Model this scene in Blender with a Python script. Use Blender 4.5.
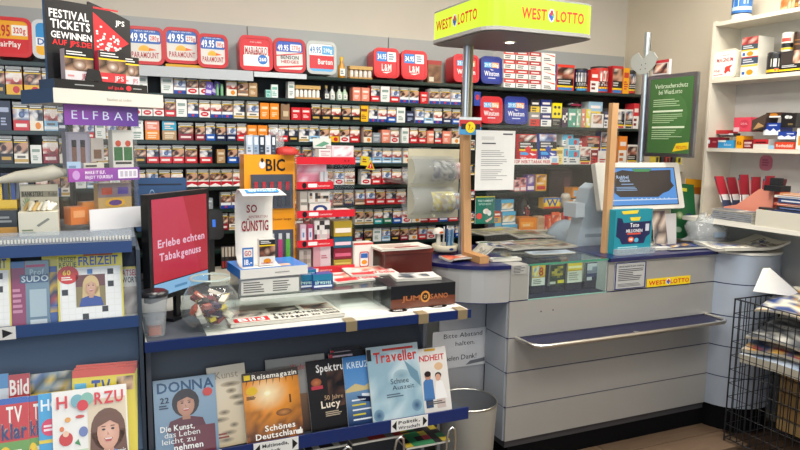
import bpy, math, random
from mathutils import Matrix, Vector
for _o in list(bpy.data.objects): bpy.data.objects.remove(_o)
SC = bpy.context.scene
COL = SC.collection
R_ = math.radians
# ---------------------------------------------------------------- camera
YAW, PITCH, ROLL, FPX, EYE = R_(23.81), R_(7.35), R_(0.85), 656.4, 1.62
FW = Vector((math.sin(YAW)*math.cos(PITCH), math.cos(YAW)*math.cos(PITCH), -math.sin(PITCH)))
_rt = Vector((math.cos(YAW), -math.sin(YAW), 0)); _up = _rt.cross(FW)
RT = _rt*math.cos(ROLL) + _up*math.sin(ROLL); UP = -_rt*math.sin(ROLL) + _up*math.cos(ROLL)
cam = bpy.data.cameras.new('camera'); cam.sensor_width = 36; cam.lens = FPX/800*36; cam.clip_start = .02
camo = bpy.data.objects.new('camera', cam); COL.objects.link(camo)
camo.matrix_world = Matrix(((RT.x, UP.x, -FW.x, 0), (RT.y, UP.y, -FW.y, 0), (RT.z, UP.z, -FW.z, EYE), (0, 0, 0, 1)))
SC.camera = camo
def at(px, py, X=None, Y=None, Z=None):
    """survey: the point of the photograph that lies on a given plane of the shop"""
    d = RT*((px-400)/FPX) - UP*((py-225)/FPX) + FW
    t = X/d.x if X is not None else Y/d.y if Y is not None else (Z-EYE)/d.z
    return Vector((0, 0, EYE)) + d*t
# ---------------------------------------------------------------- light
SC.view_settings.view_transform = 'Standard'; SC.view_settings.look = 'None'
SC.view_settings.exposure = 0.0; SC.view_settings.gamma = 1.0; SC.view_settings.use_curve_mapping = False
wd = bpy.data.worlds.new('daylight'); SC.world = wd; wd.use_nodes = True
wd.node_tree.nodes['Background'].inputs[0].default_value = (.62, .74, .95, 1)
wd.node_tree.nodes['Background'].inputs[1].default_value = .22
SC.cycles.transparent_max_bounces = 32
CEIL = 3.0
def area(name, loc, rot, sx, sy, power, colr):
    l = bpy.data.lights.new(name, 'AREA'); l.shape = 'RECTANGLE'; l.size = sx; l.size_y = sy; l.energy = power; l.color = colr
    o = bpy.data.objects.new(name, l); COL.objects.link(o); o.location = loc; o.rotation_euler = rot
    return o
area('shop_window_daylight', (-.9, -1.55, 1.75), (R_(90), 0, R_(-8)), 3.6, 1.9, 56, (.80, .90, 1.0))
LAMPS = [(.3, 2.3), (1.6, 2.3), (2.75, 2.35), (.3, .8), (1.7, .8), (2.9, .9)]
LAMP_POWER = 19
# ---------------------------------------------------------------- helpers
def lin(c):
    f = lambda x: x/12.92 if x <= .04045 else ((x+.055)/1.055)**2.4
    if isinstance(c, str):
        c = c.lstrip('#')
        if len(c) == 3: c = ''.join(a*2 for a in c)
        c = [int(c[i:i+2], 16)/255 for i in (0, 2, 4)]
        return tuple(f(x) for x in c)
    return tuple(c)[:3]
def mix(a, b, t):
    a, b = lin(a), lin(b); return tuple(x+(y-x)*t for x, y in zip(a, b))
GL = {}
def make_glyphs(chars):
    tmp = []
    for bold in (0, 1):
        for ch in chars:
            cu = bpy.data.curves.new('glyph', 'FONT'); cu.body = ch; cu.size = 1; cu.resolution_u = 2
            cu.offset = .022 if bold else 0.0; cu.fill_mode = 'FRONT'
            o = bpy.data.objects.new('glyph', cu); COL.objects.link(o); tmp.append((bold, ch, o))
    dg = bpy.context.evaluated_depsgraph_get()
    for bold, ch, o in tmp:
        me = o.evaluated_get(dg).to_mesh()
        vs = [(v.co.x, v.co.y) for v in me.vertices]; fs = [tuple(p.vertices) for p in me.polygons]
        if vs:
            x0 = min(v[0] for v in vs); x1 = max(v[0] for v in vs)
            GL[bold, ch] = ([(x-x0, y) for x, y in vs], fs, x1-x0)
        o.evaluated_get(dg).to_mesh_clear()
    for _, _, o in tmp:
        c = o.data; bpy.data.objects.remove(o); bpy.data.curves.remove(c)
make_glyphs('ABCDEFGHIJKLMNOPQRSTUVWXYZabcdefghijklmnopqrstuvwxyz0123456789ÄÖÜäöüß.,:;!?-&%()/€\'"+*$')
EPS = .0005
class B:
    """collects coloured faces of ONE mesh; print is drawn in a local u,v frame"""
    def __init__(s): s.v = []; s.f = []; s.c = []; s.sm = []; s.m = Matrix.Identity(4)
    def fr(s, O=(0, 0, 0), U=(1, 0, 0), V=(0, 0, 1)):
        U = Vector(U); V = Vector(V); N = U.cross(V).normalized(); O = Vector(O)
        s.m = Matrix(((U.x, V.x, N.x, O.x), (U.y, V.y, N.y, O.y), (U.z, V.z, N.z, O.z), (0, 0, 0, 1))); return s
    def id(s): s.m = Matrix.Identity(4); return s
    def add(s, vs, fs, c, smooth=False):
        n = len(s.v); s.v += [tuple(s.m @ Vector(p)) for p in vs]
        per_v = isinstance(c, list)
        cl = [lin(x) for x in c] if per_v else lin(c)
        for f in fs:
            s.f.append(tuple(i+n for i in f)); s.c.append([cl[i] for i in f] if per_v else [cl]*len(f)); s.sm.append(smooth)
        return s
    # flat print
    def rect(s, u0, v0, u1, v1, c, l=1):
        n = (l+.6)*EPS; return s.add([(u0, v0, n), (u1, v0, n), (u1, v1, n), (u0, v1, n)], [(0, 1, 2, 3)], c)
    def grad(s, u0, v0, u1, v1, cb, ct, l=1):
        n = (l+.6)*EPS; return s.add([(u0, v0, n), (u1, v0, n), (u1, v1, n), (u0, v1, n)], [(0, 1, 2, 3)], [cb, cb, ct, ct])
    def poly(s, pts, c, l=1):
        return s.add([(a, b, (l+.6)*EPS) for a, b in pts], [tuple(range(len(pts)))], c)
    def ell(s, cu, cv, ru, rv, c, l=1, c2=None, n=20):
        pts = [(cu+ru*math.cos(6.28319*i/n), cv+rv*math.sin(6.28319*i/n), (l+.6)*EPS) for i in range(n)]
        if c2 is None: return s.add(pts, [tuple(range(n))], c)
        return s.add(pts+[(cu, cv, (l+.6)*EPS)], [(i, (i+1) % n, n) for i in range(n)], [c2]*n+[c])
    def rrect(s, u0, v0, u1, v1, r, c, l=1):
        return s.poly(rr_pts(u0, v0, u1, v1, r), c, l)
    def speck(s, u0, v0, u1, v1, nx, ny, cols, l=1, seed=1):
        rg = random.Random(seed)
        for i in range(nx):
            for j in range(ny):
                s.rect(u0+(u1-u0)*i/nx, v0+(v1-v0)*j/ny, u0+(u1-u0)*(i+1)/nx, v0+(v1-v0)*(j+1)/ny, rg.choice(cols), l)
        return s
    def blur(s, u0, v0, u1, v1, nx, ny, cols, l=1, seed=1):
        """a smooth colour field (photo print)"""
        rg = random.Random(seed); vs = []; cs = []
        for j in range(ny+1):
            for i in range(nx+1):
                vs.append((u0+(u1-u0)*i/nx, v0+(v1-v0)*j/ny, (l+.6)*EPS)); cs.append(rg.choice(cols))
        return s.add(vs, [(j*(nx+1)+i, j*(nx+1)+i+1, (j+1)*(nx+1)+i+1, (j+1)*(nx+1)+i) for j in range(ny) for i in range(nx)], cs)
    def field(s, u0, v0, u1, v1, nx, ny, fn, l=0):
        vs = [(u0+(u1-u0)*i/nx, v0+(v1-v0)*j/ny, (l+.6)*EPS) for j in range(ny+1) for i in range(nx+1)]
        return s.add(vs, [(j*(nx+1)+i, j*(nx+1)+i+1, (j+1)*(nx+1)+i+1, (j+1)*(nx+1)+i) for j in range(ny) for i in range(nx)], [fn(i/nx, j/ny) for j in range(ny+1) for i in range(nx+1)])
    def lines(s, u0, v0, u1, v1, n, c, l=1, seed=3, fill=.55):
        rg = random.Random(seed); h = (v1-v0)/n
        for i in range(n):
            v = v1-h*(i+1); s.rect(u0, v+h*(1-fill)/2, u0+(u1-u0)*rg.uniform(.55, 1), v+h*(1+fill)/2, c, l)
        return s
    def text(s, t, u0, v0, u1, v1, c, l=2, bold=1, keep=0):
        """fit the writing into the box: baseline v0, cap height v1"""
        x = 0; put = []
        for ch in t:
            if ch == ' ': x += .28; continue
            g = GL.get((bold, ch))
            if not g: continue
            put.append((g, x)); x += g[2]+.075
        w = max(x-.075, .01); sx = (u1-u0)/w; sy = (v1-v0)/.70
        if keep: sx = min(sx, keep*sy)
        vs = []; fs = []
        for g, gx in put:
            n = len(vs); vs += [(u0+(gx+p[0])*sx, v0+p[1]*sy, (l+.6)*EPS) for p in g[0]]; fs += [tuple(i+n for i in f) for f in g[1]]
        return s.add(vs, fs, c)
    # solids
    def box(s, x0, x1, y0, y1, z0, z1, c, **k):
        vs = [(x0, y0, z0), (x1, y0, z0), (x1, y1, z0), (x0, y1, z0), (x0, y0, z1), (x1, y0, z1), (x1, y1, z1), (x0, y1, z1)]
        for nm, f in (('bot', (3, 2, 1, 0)), ('top', (4, 5, 6, 7)), ('front', (0, 1, 5, 4)), ('right', (1, 2, 6, 5)), ('back', (2, 3, 7, 6)), ('left', (3, 0, 4, 7))):
            cc = k.get(nm, c)
            if cc is not None: s.add([vs[i] for i in f], [(0, 1, 2, 3)], cc)
        return s
    def prism(s, pts, n0, n1, c, cs=None):
        k = len(pts); vs = [(a, b, n0) for a, b in pts]+[(a, b, n1) for a, b in pts]
        s.add(vs, [tuple(range(k-1, -1, -1)), tuple(range(k, 2*k))], c)
        return s.add(vs, [(i, (i+1) % k, (i+1) % k+k, i+k) for i in range(k)], cs or c)
    def tube(s, path, r, c, n=8, closed=False, cap=True):
        P = [Vector(p) for p in path]; m = len(P); vs = []; prev = None
        for i, p in enumerate(P):
            a = P[(i-1) % m] if (closed or i) else p; b = P[(i+1) % m] if (closed or i < m-1) else p
            t = (b-a).normalized()
            if prev is None: q = t.orthogonal().normalized()
            else: q = (prev-t*prev.dot(t)).normalized()
            prev = q; w = t.cross(q); rr = r[i] if isinstance(r, (list, tuple)) else r
            vs += [tuple(p+(q*math.cos(6.28319*j/n)+w*math.sin(6.28319*j/n))*rr) for j in range(n)]
        fs = [(i*n+j, i*n+(j+1) % n, ((i+1) % m)*n+(j+1) % n, ((i+1) % m)*n+j) for i in range(m if closed else m-1) for j in range(n)]
        s.add(vs, fs, c, True)
        if cap and not closed: s.add(vs[:n], [tuple(range(n-1, -1, -1))], c); s.add(vs[-n:], [tuple(range(n))], c)
        return s
    def lathe(s, prof, c, n=24, ctr=(0, 0, 0), cols=None, caps=(1, 1)):
        vs = []; cc = []
        for k, (r, z) in enumerate(prof):
            for j in range(n):
                a = 6.28319*j/n; vs.append((ctr[0]+r*math.cos(a), ctr[1]+r*math.sin(a), ctr[2]+z)); cc.append(cols[k] if cols else c)
        fs = [(i*n+j, i*n+(j+1) % n, (i+1)*n+(j+1) % n, (i+1)*n+j) for i in range(len(prof)-1) for j in range(n)]
        s.add(vs, fs, cc if cols else c, True)
        if caps[0] and prof[0][0] > 1e-4: s.add(vs[:n], [tuple(range(n-1, -1, -1))], cc[:n] if cols else c)
        if caps[1] and prof[-1][0] > 1e-4: s.add(vs[-n:], [tuple(range(n))], cc[-n:] if cols else c)
        return s
    def sheet(s, fn, nu, nv, c, th=0.0):
        """a bent sheet: fn(u,v)->point, u,v in 0..1"""
        vs = [tuple(fn(i/nu, j/nv)) for j in range(nv+1) for i in range(nu+1)]
        cc = [c(i/nu, j/nv) for j in range(nv+1) for i in range(nu+1)] if callable(c) else c
        return s.add(vs, [(j*(nu+1)+i, j*(nu+1)+i+1, (j+1)*(nu+1)+i+1, (j+1)*(nu+1)+i) for j in range(nv) for i in range(nu)], cc, True)
    def mesh(s, name):
        me = bpy.data.meshes.new(name); me.from_pydata(s.v, [], s.f)
        a = me.color_attributes.new('Col', 'FLOAT_COLOR', 'CORNER'); flat = []
        for c in s.c:
            for q in c: flat += [q[0], q[1], q[2], 1.0]
        a.data.foreach_set('color', flat); me.polygons.foreach_set('use_smooth', s.sm); me.update()
        return me
    def build(s, name, mat, parent=None, loc=None, rz=0, bev=0, solid=0):
        me = s.mesh(name); me.materials.append(M[mat]); return put(me, name, parent, loc, rz, bev, solid)
def put(me, name, parent=None, loc=None, rz=0, bev=0, solid=0):
    o = bpy.data.objects.new(name, me); COL.objects.link(o)
    if parent is not None: o.parent = parent
    if loc is not None: o.location = loc
    if rz: o.rotation_euler = (0, 0, rz)
    if solid:
        q = o.modifiers.new('thickness', 'SOLIDIFY'); q.thickness = solid; q.offset = -1
    if bev:
        q = o.modifiers.new('edge', 'BEVEL'); q.width = bev; q.segments = 2; q.limit_method = 'ANGLE'
    return o
def rr_pts(u0, v0, u1, v1, r, n=4):
    p = []
    for cx, cy, a0 in ((u1-r, v0+r, -90), (u1-r, v1-r, 0), (u0+r, v1-r, 90), (u0+r, v0+r, 180)):
        for i in range(n+1):
            a = R_(a0+90*i/n); p.append((cx+r*math.cos(a), cy+r*math.sin(a)))
    return p
def tag(o, label=None, cat=None, group=None, kind=None):
    if label: o['label'] = label
    if cat: o['category'] = cat
    if group: o['group'] = group
    if kind: o['kind'] = kind
    return o
def thing(name, label, cat, loc=(0, 0, 0), rz=0, group=None):
    o = bpy.data.objects.new(name, None); COL.objects.link(o); o.empty_display_size = .05
    o.location = loc; o.rotation_euler = (0, 0, rz); return tag(o, label, cat, group)
ORD = ['zeroth', 'first', 'second', 'third', 'fourth', 'fifth', 'sixth', 'seventh', 'eighth', 'ninth', 'tenth']
def ordn(n):
    if n <= 10: return ORD[n]
    return '%d%s' % (n, 'th' if 10 < n % 100 < 14 else {1: 'st', 2: 'nd', 3: 'rd'}.get(n % 10, 'th'))
# ---------------------------------------------------------------- materials
M = {}
def vmat(name, rough=.5, metal=0.0, coat=0.0, noise=0.0, nscale=40, bump=0.0, spec=.5, stretch=(1, 1, 1)):
    m = bpy.data.materials.new(name); m.use_nodes = True; nt = m.node_tree; bs = nt.nodes['Principled BSDF']
    at_ = nt.nodes.new('ShaderNodeAttribute'); at_.attribute_name = 'Col'; src = at_.outputs['Color']
    bs.inputs['Roughness'].default_value = rough; bs.inputs['Metallic'].default_value = metal
    bs.inputs['Coat Weight'].default_value = coat; bs.inputs['Coat Roughness'].default_value = .12
    bs.inputs['Specular IOR Level'].default_value = spec
    if noise or bump:
        tc = nt.nodes.new('ShaderNodeTexCoord'); mp = nt.nodes.new('ShaderNodeMapping'); mp.inputs['Scale'].default_value = stretch
        nz = nt.nodes.new('ShaderNodeTexNoise'); nz.inputs['Scale'].default_value = nscale; nz.inputs['Detail'].default_value = 4
        nt.links.new(tc.outputs['Object'], mp.inputs[0]); nt.links.new(mp.outputs[0], nz.inputs['Vector'])
        if noise:
            mr = nt.nodes.new('ShaderNodeMapRange'); mr.inputs['To Min'].default_value = 1-noise; mr.inputs['To Max'].default_value = 1+noise
            nt.links.new(nz.outputs['Fac'], mr.inputs['Value'])
            mx = nt.nodes.new('ShaderNodeVectorMath'); mx.operation = 'SCALE'
            nt.links.new(src, mx.inputs[0]); nt.links.new(mr.outputs[0], mx.inputs['Scale']); src = mx.outputs[0]
        if bump:
            bp = nt.nodes.new('ShaderNodeBump'); bp.inputs['Strength'].default_value = bump; bp.inputs['Distance'].default_value = .01
            nt.links.new(nz.outputs['Fac'], bp.inputs['Height']); nt.links.new(bp.outputs[0], bs.inputs['Normal'])
    nt.links.new(src, bs.inputs['Base Color']); M[name] = m; return m
vmat('paper', .55, noise=.04, nscale=25)
vmat('gloss', .3, coat=.25)
vmat('satin', .42, noise=.03, nscale=15)
vmat('plaster', .85, noise=.035, nscale=3.5, bump=.06)
vmat('metal', .3, metal=1.0, noise=.05, nscale=30)
vmat('lacquer', .38, metal=.25, noise=.03, nscale=8)
vmat('wood', .55, noise=.16, nscale=9, stretch=(12, 12, .8), bump=.05)
vmat('plank', .42, noise=.3, nscale=5, stretch=(1.2, 16, 8), bump=.08)
vmat('rubber', .8, spec=.12)
def clear(name, tint, gl=.08, opac=0.0):
    m = bpy.data.materials.new(name); m.use_nodes = True; nt = m.node_tree; nt.nodes.remove(nt.nodes['Principled BSDF'])
    out = nt.nodes['Material Output']; tr = nt.nodes.new('ShaderNodeBsdfTransparent'); tr.inputs[0].default_value = (*tint, 1)
    gs = nt.nodes.new('ShaderNodeBsdfGlossy'); gs.inputs['Roughness'].default_value = gl; gs.inputs['Color'].default_value = (1, 1, 1, 1)
    df = nt.nodes.new('ShaderNodeBsdfDiffuse'); df.inputs[0].default_value = (.85, .88, .9, 1)
    lw = nt.nodes.new('ShaderNodeLayerWeight'); lw.inputs[0].default_value = .5
    pw = nt.nodes.new('ShaderNodeMath'); pw.operation = 'POWER'; pw.inputs[1].default_value = 4; nt.links.new(lw.outputs['Facing'], pw.inputs[0])
    fn = nt.nodes.new('ShaderNodeMath'); fn.operation = 'MULTIPLY_ADD'; fn.inputs[1].default_value = .55; fn.inputs[2].default_value = .025; nt.links.new(pw.outputs[0], fn.inputs[0])
    mx = nt.nodes.new('ShaderNodeMixShader'); m2 = nt.nodes.new('ShaderNodeMixShader'); m2.inputs[0].default_value = opac
    nt.links.new(tr.outputs[0], m2.inputs[1]); nt.links.new(df.outputs[0], m2.inputs[2])
    nt.links.new(fn.outputs[0], mx.inputs[0]); nt.links.new(m2.outputs[0], mx.inputs[1]); nt.links.new(gs.outputs[0], mx.inputs[2])
    nt.links.new(mx.outputs[0], out.inputs[0]); M[name] = m
clear('acrylic', (.975, .98, .985), .06, .012)
clear('frosted', (.85, .88, .9), .2, .22)
clear('glass', (.88, .94, .92), .03, .02)
clear('jar_glass', (.90, .95, .94), .03, .07)
def glow(name, strength):
    m = bpy.data.materials.new(name); m.use_nodes = True; nt = m.node_tree; bs = nt.nodes['Principled BSDF']
    at_ = nt.nodes.new('ShaderNodeAttribute'); at_.attribute_name = 'Col'
    nt.links.new(at_.outputs['Color'], bs.inputs['Emission Color']); bs.inputs['Emission Strength'].default_value = strength
    bs.inputs['Base Color'].default_value = (.02, .02, .02, 1); bs.inputs['Roughness'].default_value = .25; M[name] = m
glow('lit_sign', 1.25); glow('screen', .85); glow('lamp', 9.0)
# ================================================================ the room
XW, YW, XL, YF = 3.57, 3.95, -2.3, -1.7       # right wall, back wall, left wall, shop front
def struct(b, name, mat, parent=None, **k):
    o = b.build(name, mat, parent, **k); return tag(o, kind='structure') if parent is None else o
fl = struct(B().box(XL, XW, YF, YW, -.06, -.012, '#3a2c22'), 'floor', 'plank')
rg = random.Random(5)
pk = {}
for k, c in enumerate(('#6a5644', '#5e4b3a', '#725c47', '#64503e')):
    me = B().box(0, 1.196, 0, .176, -.012, 0, c).mesh('plank'); me.materials.append(M['plank']); pk[k] = me
for j in range(11):
    x = XW-.02-1.2*4-(j*.41) % 1.2+1.2
    y = 2.62-.18*(j+1)+.09
    while x < XW-.05:
        if x > -.8 and x+1.2 < XW:
            put(pk[rg.randrange(4)], 'plank', fl, (x, y, 0))
        x += 1.2
wb = struct(B().box(XL, XW+.1, YW, YW+.1, -.06, CEIL, '#ccc5b8'), 'wall_back', 'plaster')
struct(B().box(XW, XW+.1, YF, YW, -.06, CEIL, '#d2c7b2'), 'wall_right', 'plaster')
struct(B().box(XL-.1, XL, YF, YW+.1, -.06, CEIL, '#cfc8ba'), 'wall_left', 'plaster')
struct(B().box(XL-.1, XW+.1, YF, YW+.1, CEIL, CEIL+.08, '#e8e6e0'), 'ceiling', 'plaster')
seams = [XL, at(247, 30, Y=3.93).x, at(388, 40, Y=3.93).x, at(624, 58, Y=3.93).x]
for a, b_ in zip(seams, seams[1:]):      # grey boards along the wall above the racks
    B().box(a+.003, b_-.003, 3.925, YW, .2, 2.262, '#a2a5a4').build('panel', 'satin', wb)
for i, (x, y) in enumerate(LAMPS):
    t = thing('ceiling_lamp', 'square ceiling light panel, %s of the six above the shop' % ORD[i+1], 'lamp', (x, y, CEIL), 0, 'ceiling lamps')
    B().box(-.32, .32, -.32, .32, -.02, 0, '#dddddd').build('frame', 'satin', t)
    B().rect(-.29, -.29, .29, .29, '#ffffff', 0).build('diffuser', 'lamp', t, loc=(0, 0, -.0225)).rotation_euler = (math.pi, 0, 0)
    area('lamp_light', (x, y, CEIL-.03), (0, 0, 0), .56, .56, LAMP_POWER, (1.0, .93, .82))
# ================================================================ tobacco racks on the back wall
YS, YB = 3.72, 3.92
DK, GRN = '#161d1c', '#172a27'
def rack(label, x0, x1, shelves, zb):
    t = thing('tobacco_rack', label, 'shelf', (x0, YS, zb)); w = x1-x0
    B().box(0, w, YB-YS-.012, YB-YS, 0, 1.97-zb, DK).build('back_panel', 'satin', t)
    for x in (0, w-.012): B().box(x, x+.012, .02, YB-YS-.012, 0, shelves[0]-zb-.02, DK).build('upright', 'satin', t)
    for z in shelves:
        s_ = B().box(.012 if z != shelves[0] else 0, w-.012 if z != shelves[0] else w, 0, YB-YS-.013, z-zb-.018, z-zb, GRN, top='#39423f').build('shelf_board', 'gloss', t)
        B().box(.013, w-.013, -.006, -.001, z-zb-.014, z-zb+.002, '#1c302c').build('price_rail', 'gloss', s_)
    return t
XA = at(69.2, 120, Y=YS).x; XB = at(472, 120, Y=YS).x; XC = at(643.5, 120, Y=YS).x
ZM = [1.975, 1.845, 1.724, 1.600, 1.477, 1.348, 1.224, 1.103, .994]
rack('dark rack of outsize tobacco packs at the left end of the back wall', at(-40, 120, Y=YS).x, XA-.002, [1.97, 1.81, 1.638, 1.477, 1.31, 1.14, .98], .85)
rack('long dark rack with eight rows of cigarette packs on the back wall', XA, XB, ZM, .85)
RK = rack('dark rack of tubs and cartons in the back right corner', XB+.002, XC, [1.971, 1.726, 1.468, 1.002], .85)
B().box(.013, at(547, 192, Y=YS).x-XB-.002, 0, YB-YS-.013, 1.286-.85-.014, 1.286-.85, GRN).build('shelf_board', 'gloss', RK)
# light grey lip boards on the top of the racks
g = tag(B().box(at(131, 70, Y=YS).x, at(252, 75, Y=YS).x, YS-.03, YS+.19, 1.978, 1.984, '#c4c8ca').box(at(131, 70, Y=YS).x, at(252, 75, Y=YS).x, YS-.036, YS-.03, 1.93, 1.984, '#b9bec2').build('shelf_lip', 'satin'),
        'pale grey ledge under the tubs with an orange sun logo', 'ledge')
tag(B().box(at(253, 78, Y=YS).x, at(305, 80, Y=YS).x, YS-.03, YS+.1, 1.978, 1.983, '#d4d8da').box(at(253, 78, Y=YS).x, at(305, 80, Y=YS).x, YS-.034, YS-.03, 1.955, 1.983, '#ccd2d6').build('shelf_lip', 'satin'),
    'short white ledge strip under the red and white sealed tub', 'ledge')
# ---------------------------------------------------------------- packs
SK = ['#d9a88c', '#8a4a38', '#4a2420', '#efd9c8', '#2a1c1c', '#b06a55']
DRK = ['#1d1d22', '#4a4f5c', '#c9b9a8', '#7a8aa5', '#2a2a30', '#8f5a48']
PAL = [SK, ['#f0ece8', '#1c1c22', '#c9ccd6', '#3a3f58', '#e6d8d0', '#15151a'], ['#7b8fb5', '#eef0f4', '#3a4f86', '#1c2032', '#b8836d', '#dfe6f0'], ['#e9cfc0', '#c0443a', '#f4e8e0', '#8a2420', '#3a1c1a', '#f0ece6'], ['#1b1210', '#c99b80', '#5c2f26', '#f2e2d4', '#0e0c0d']]
# code: (name, kind, lower colour, accent)
ST = {
 'm': ('red chevron cigarette pack', 'chev', '#f4f2ee', '#c8142a'), 'M': ('white cigarette pack with gold base', 'band', '#f1ece2', '#c9a65a'),
 'p': ('red-based cigarette pack', 'script', '#cf1f2c', '#f6e9e4'), 'b': ('blue-based cigarette pack', 'script', '#1d58b0', '#e6eef6'),
 'B': ('white and blue based cigarette pack', 'dots', '#e9ecef', '#1c3f9a'), 'w': ('white cigarette pack with red oval', 'oval', '#f2f1ee', '#cf2030'),
 'n': ('navy-based cigarette pack', 'script', '#15224d', '#d9dde6'), 'k': ('black-based cigarette pack', 'script', '#17171a', '#c9a24a'),
 'y': ('black and yellow tobacco pack', 'disc', '#e9b41a', '#c4202a'), 'o': ('plain orange carton box', 'full', '#ee8a1d', '#f7d9b0'),
 'W': ('plain white slim box', 'full', '#eceeea', '#8fa39a'), 't': ('teal-based cigarette pack', 'script', '#1e9a9c', '#e4f2f0'),
 'g': ('green-based cigarette pack', 'script', '#24714a', '#e4efe6'), 's': ('small salmon pink box', 'full', '#e98a72', '#f6e2d8'),
 'c': ('small brown cardboard box', 'full', '#b08a5e', '#e4d3b6'), 'l': ('pale blue based cigarette pack', 'band', '#8fc1e4', '#eef4f8'),
 'r': ('maroon-based cigarette pack', 'script', '#8c1a30', '#efd9d6'), 'P': ('purple box leaning on its neighbour', 'full', '#5b3fa0', '#e6e0f2'),
 'G': ('grey metal lighter box', 'full', '#8d959d', '#c9cfd5'), 'R': ('plain bright red box', 'full', '#cf1b26', '#f4dcd8'),
 'Y': ('plain yellow box', 'full', '#f0b822', '#7a3a1a'), 'C': ('cream cigarette pack with orange sun', 'disc', '#f2ead8', '#e88a20'),
 'T': ('teal and cream box', 'full', '#2f9fc0', '#ecd9cf'), 'N': ('dark navy box', 'full', '#1c2340', '#aab4cf'),
 'd': ('warning-picture pack with brown base', 'band', '#9a6a45', '#e6d3bc'), 'D': ('dark brown leather-look pouch', 'full', '#8a6a4c', '#3b2a20'),
}
def pack_mesh(code, w, h, d, v):
    nm, kind, c1, c2 = ST[code]; b = B(); pal = PAL[v % len(PAL)]
    b.box(0, w, 0, d, 0, h, c1 if kind == 'full' else '#b9bbba', left=c1, right=c1, front=None)
    b.fr()
    if kind == 'full':
        b.rect(0, 0, w, h, c1, 0); b.rect(w*.15, h*.62, w*.85, h*.78, c2, 1); b.lines(w*.2, h*.15, w*.8, h*.45, 3, c2, 1, v)
    else:
        b.rect(0, h*.90, w, h, '#9b9d9c', 0); b.rect(0, h*.80, w, h*.90, '#2b2b2d', 0)
        b.rect(w*.06, h*.83, w*.9, h*.875, '#d9d9d6', 1)
        b.rect(0, h*.765, w, h*.80, '#e8c21e', 0)
        b.blur(0, h*.36, w, h*.765, 3, 3, pal, 0, v*7+3)
        b.ell(w*(.35+.1*(v % 4)), h*.56, w*.2, h*.12, pal[0], 1, pal[2], 8)
        b.rect(0, 0, w, h*.36, c1, 0)
        if kind == 'chev': b.poly([(0, 0), (w, 0), (w, h*.06), (w/2, h*.2), (0, h*.06)], '#f6f4f0', 2); b.rect(0, 0, w, h*.3, c2, 1)
        elif kind == 'band': b.rect(0, h*.05, w, h*.16, c2, 1); b.rect(w*.2, h*.2, w*.8, h*.28, '#6b6a68', 1)
        elif kind == 'script': b.rect(w*.15, h*.12, w*.85, h*.24, c2, 1)
        elif kind == 'dots': b.rect(0, 0, w, h*.2, c2, 1); b.ell(w*.5, h*.1, w*.12, h*.07, '#c92a30', 2, n=8)
        elif kind == 'oval': b.ell(w*.5, h*.19, w*.38, h*.14, c2, 1, n=12); b.rect(w*.3, h*.16, w*.7, h*.22, '#f4e4e0', 2)
        elif kind == 'disc': b.ell(w*.62, h*.18, w*.22, h*.13, c2, 1, n=12)
    me = b.mesh('cigarette_pack'); me.materials.append(M['gloss']); return me
PM = {}
def pack_at(code, x, z, w, h, d, label, group, y=YS+.008, v=0, rz=0):
    key = (code, round(w, 3), round(h, 3), v)
    if key not in PM: PM[key] = pack_mesh(code, w, h, d, v)
    o = put(PM[key], 'cigarette_pack' if ST[code][1] != 'full' else 'tobacco_box', None, (x, y, z), rz)
    return tag(o, label, 'cigarette pack' if ST[code][1] != 'full' else 'box', group)
SMALL = 'smcWRGPo'
# every row: runs of (first pixel, pixel pitch, codes); '.' leaves a gap
ROWS = [
 (1, [(75, 10.5, 'WWMWW.'), (138, 12.6, 'W.WBww'), (228, 11, 'Cd'), (250, 9, 'c'), (289, 7, 'W'), (353, 8.6, 'ss'), (371, 9.6, 'pWpBB'), (420, 8, 'R'), (429, 10.7, 'BBB')]),
 (2, [(76, 11, 'WMWpW'), (132, 11.4, 'wwwpWBwBBM'), (248, 12.5, 'M'), (261, 9.8, 'oo'), (292, 10, 'RRkkkkk'), (360, 9.2, 'YBBbWNBlBnb')]),
 (3, [(74, 11, 'MpWMp'), (179, 15.5, 'r'), (196, 10.4, 'rbnnpoo'), (269, 10.2, 'dpkMlBywp'), (364, 9, 'CGsw'), (402, 8, 'W'), (410, 8.8, 'pps'), (434, 9, 'psC')]),
 (4, [(74, 11.5, 'WdMWM'), (134, 12.8, 'kpppp'), (200, 13, 'p'), (217, 9, 'c'), (228, 10.6, 'bb'), (250, 10.3, 'kkkww'), (303, 10, 'lllMM'), (353, 10, 'lllll'), (404, 9.5, 'Cww')]),
 (5, [(74, 11.5, 'WlBW'), (133, 12.5, 'MCdp'), (186, 11.7, 'mmmmm'), (250, 10.6, 'mmwMpoBwwM'), (362, 10.3, 'wppp'), (404, 10.3, 'wwpb')]),
 (6, [(204, 9, 'G'), (220, 11.3, 'BBB'), (258, 10.8, 'nnbBr'), (313, 10.4, 'lpdk'), (356, 10.4, 'dpppp'), (412, 10, 'lwC')]),
 (7, [(218, 10, 'rMr'), (252, 10.4, 'kkgwBrM'), (330, 10.4, 'Bl'), (356, 9.6, 'MMtgbwC')]),
 (8, [(262, 10.4, 'wwBkr'), (330, 10.4, 'rr'), (356, 9.2, 'rkWlkrCpw'), (449, 9, 'nb')]),
]
ROWN = {1: 'top', 2: 'second', 3: 'third', 4: 'fourth', 5: 'fifth', 6: 'sixth', 7: 'seventh', 8: 'lowest'}
rg = random.Random(11); npk = 0
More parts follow.
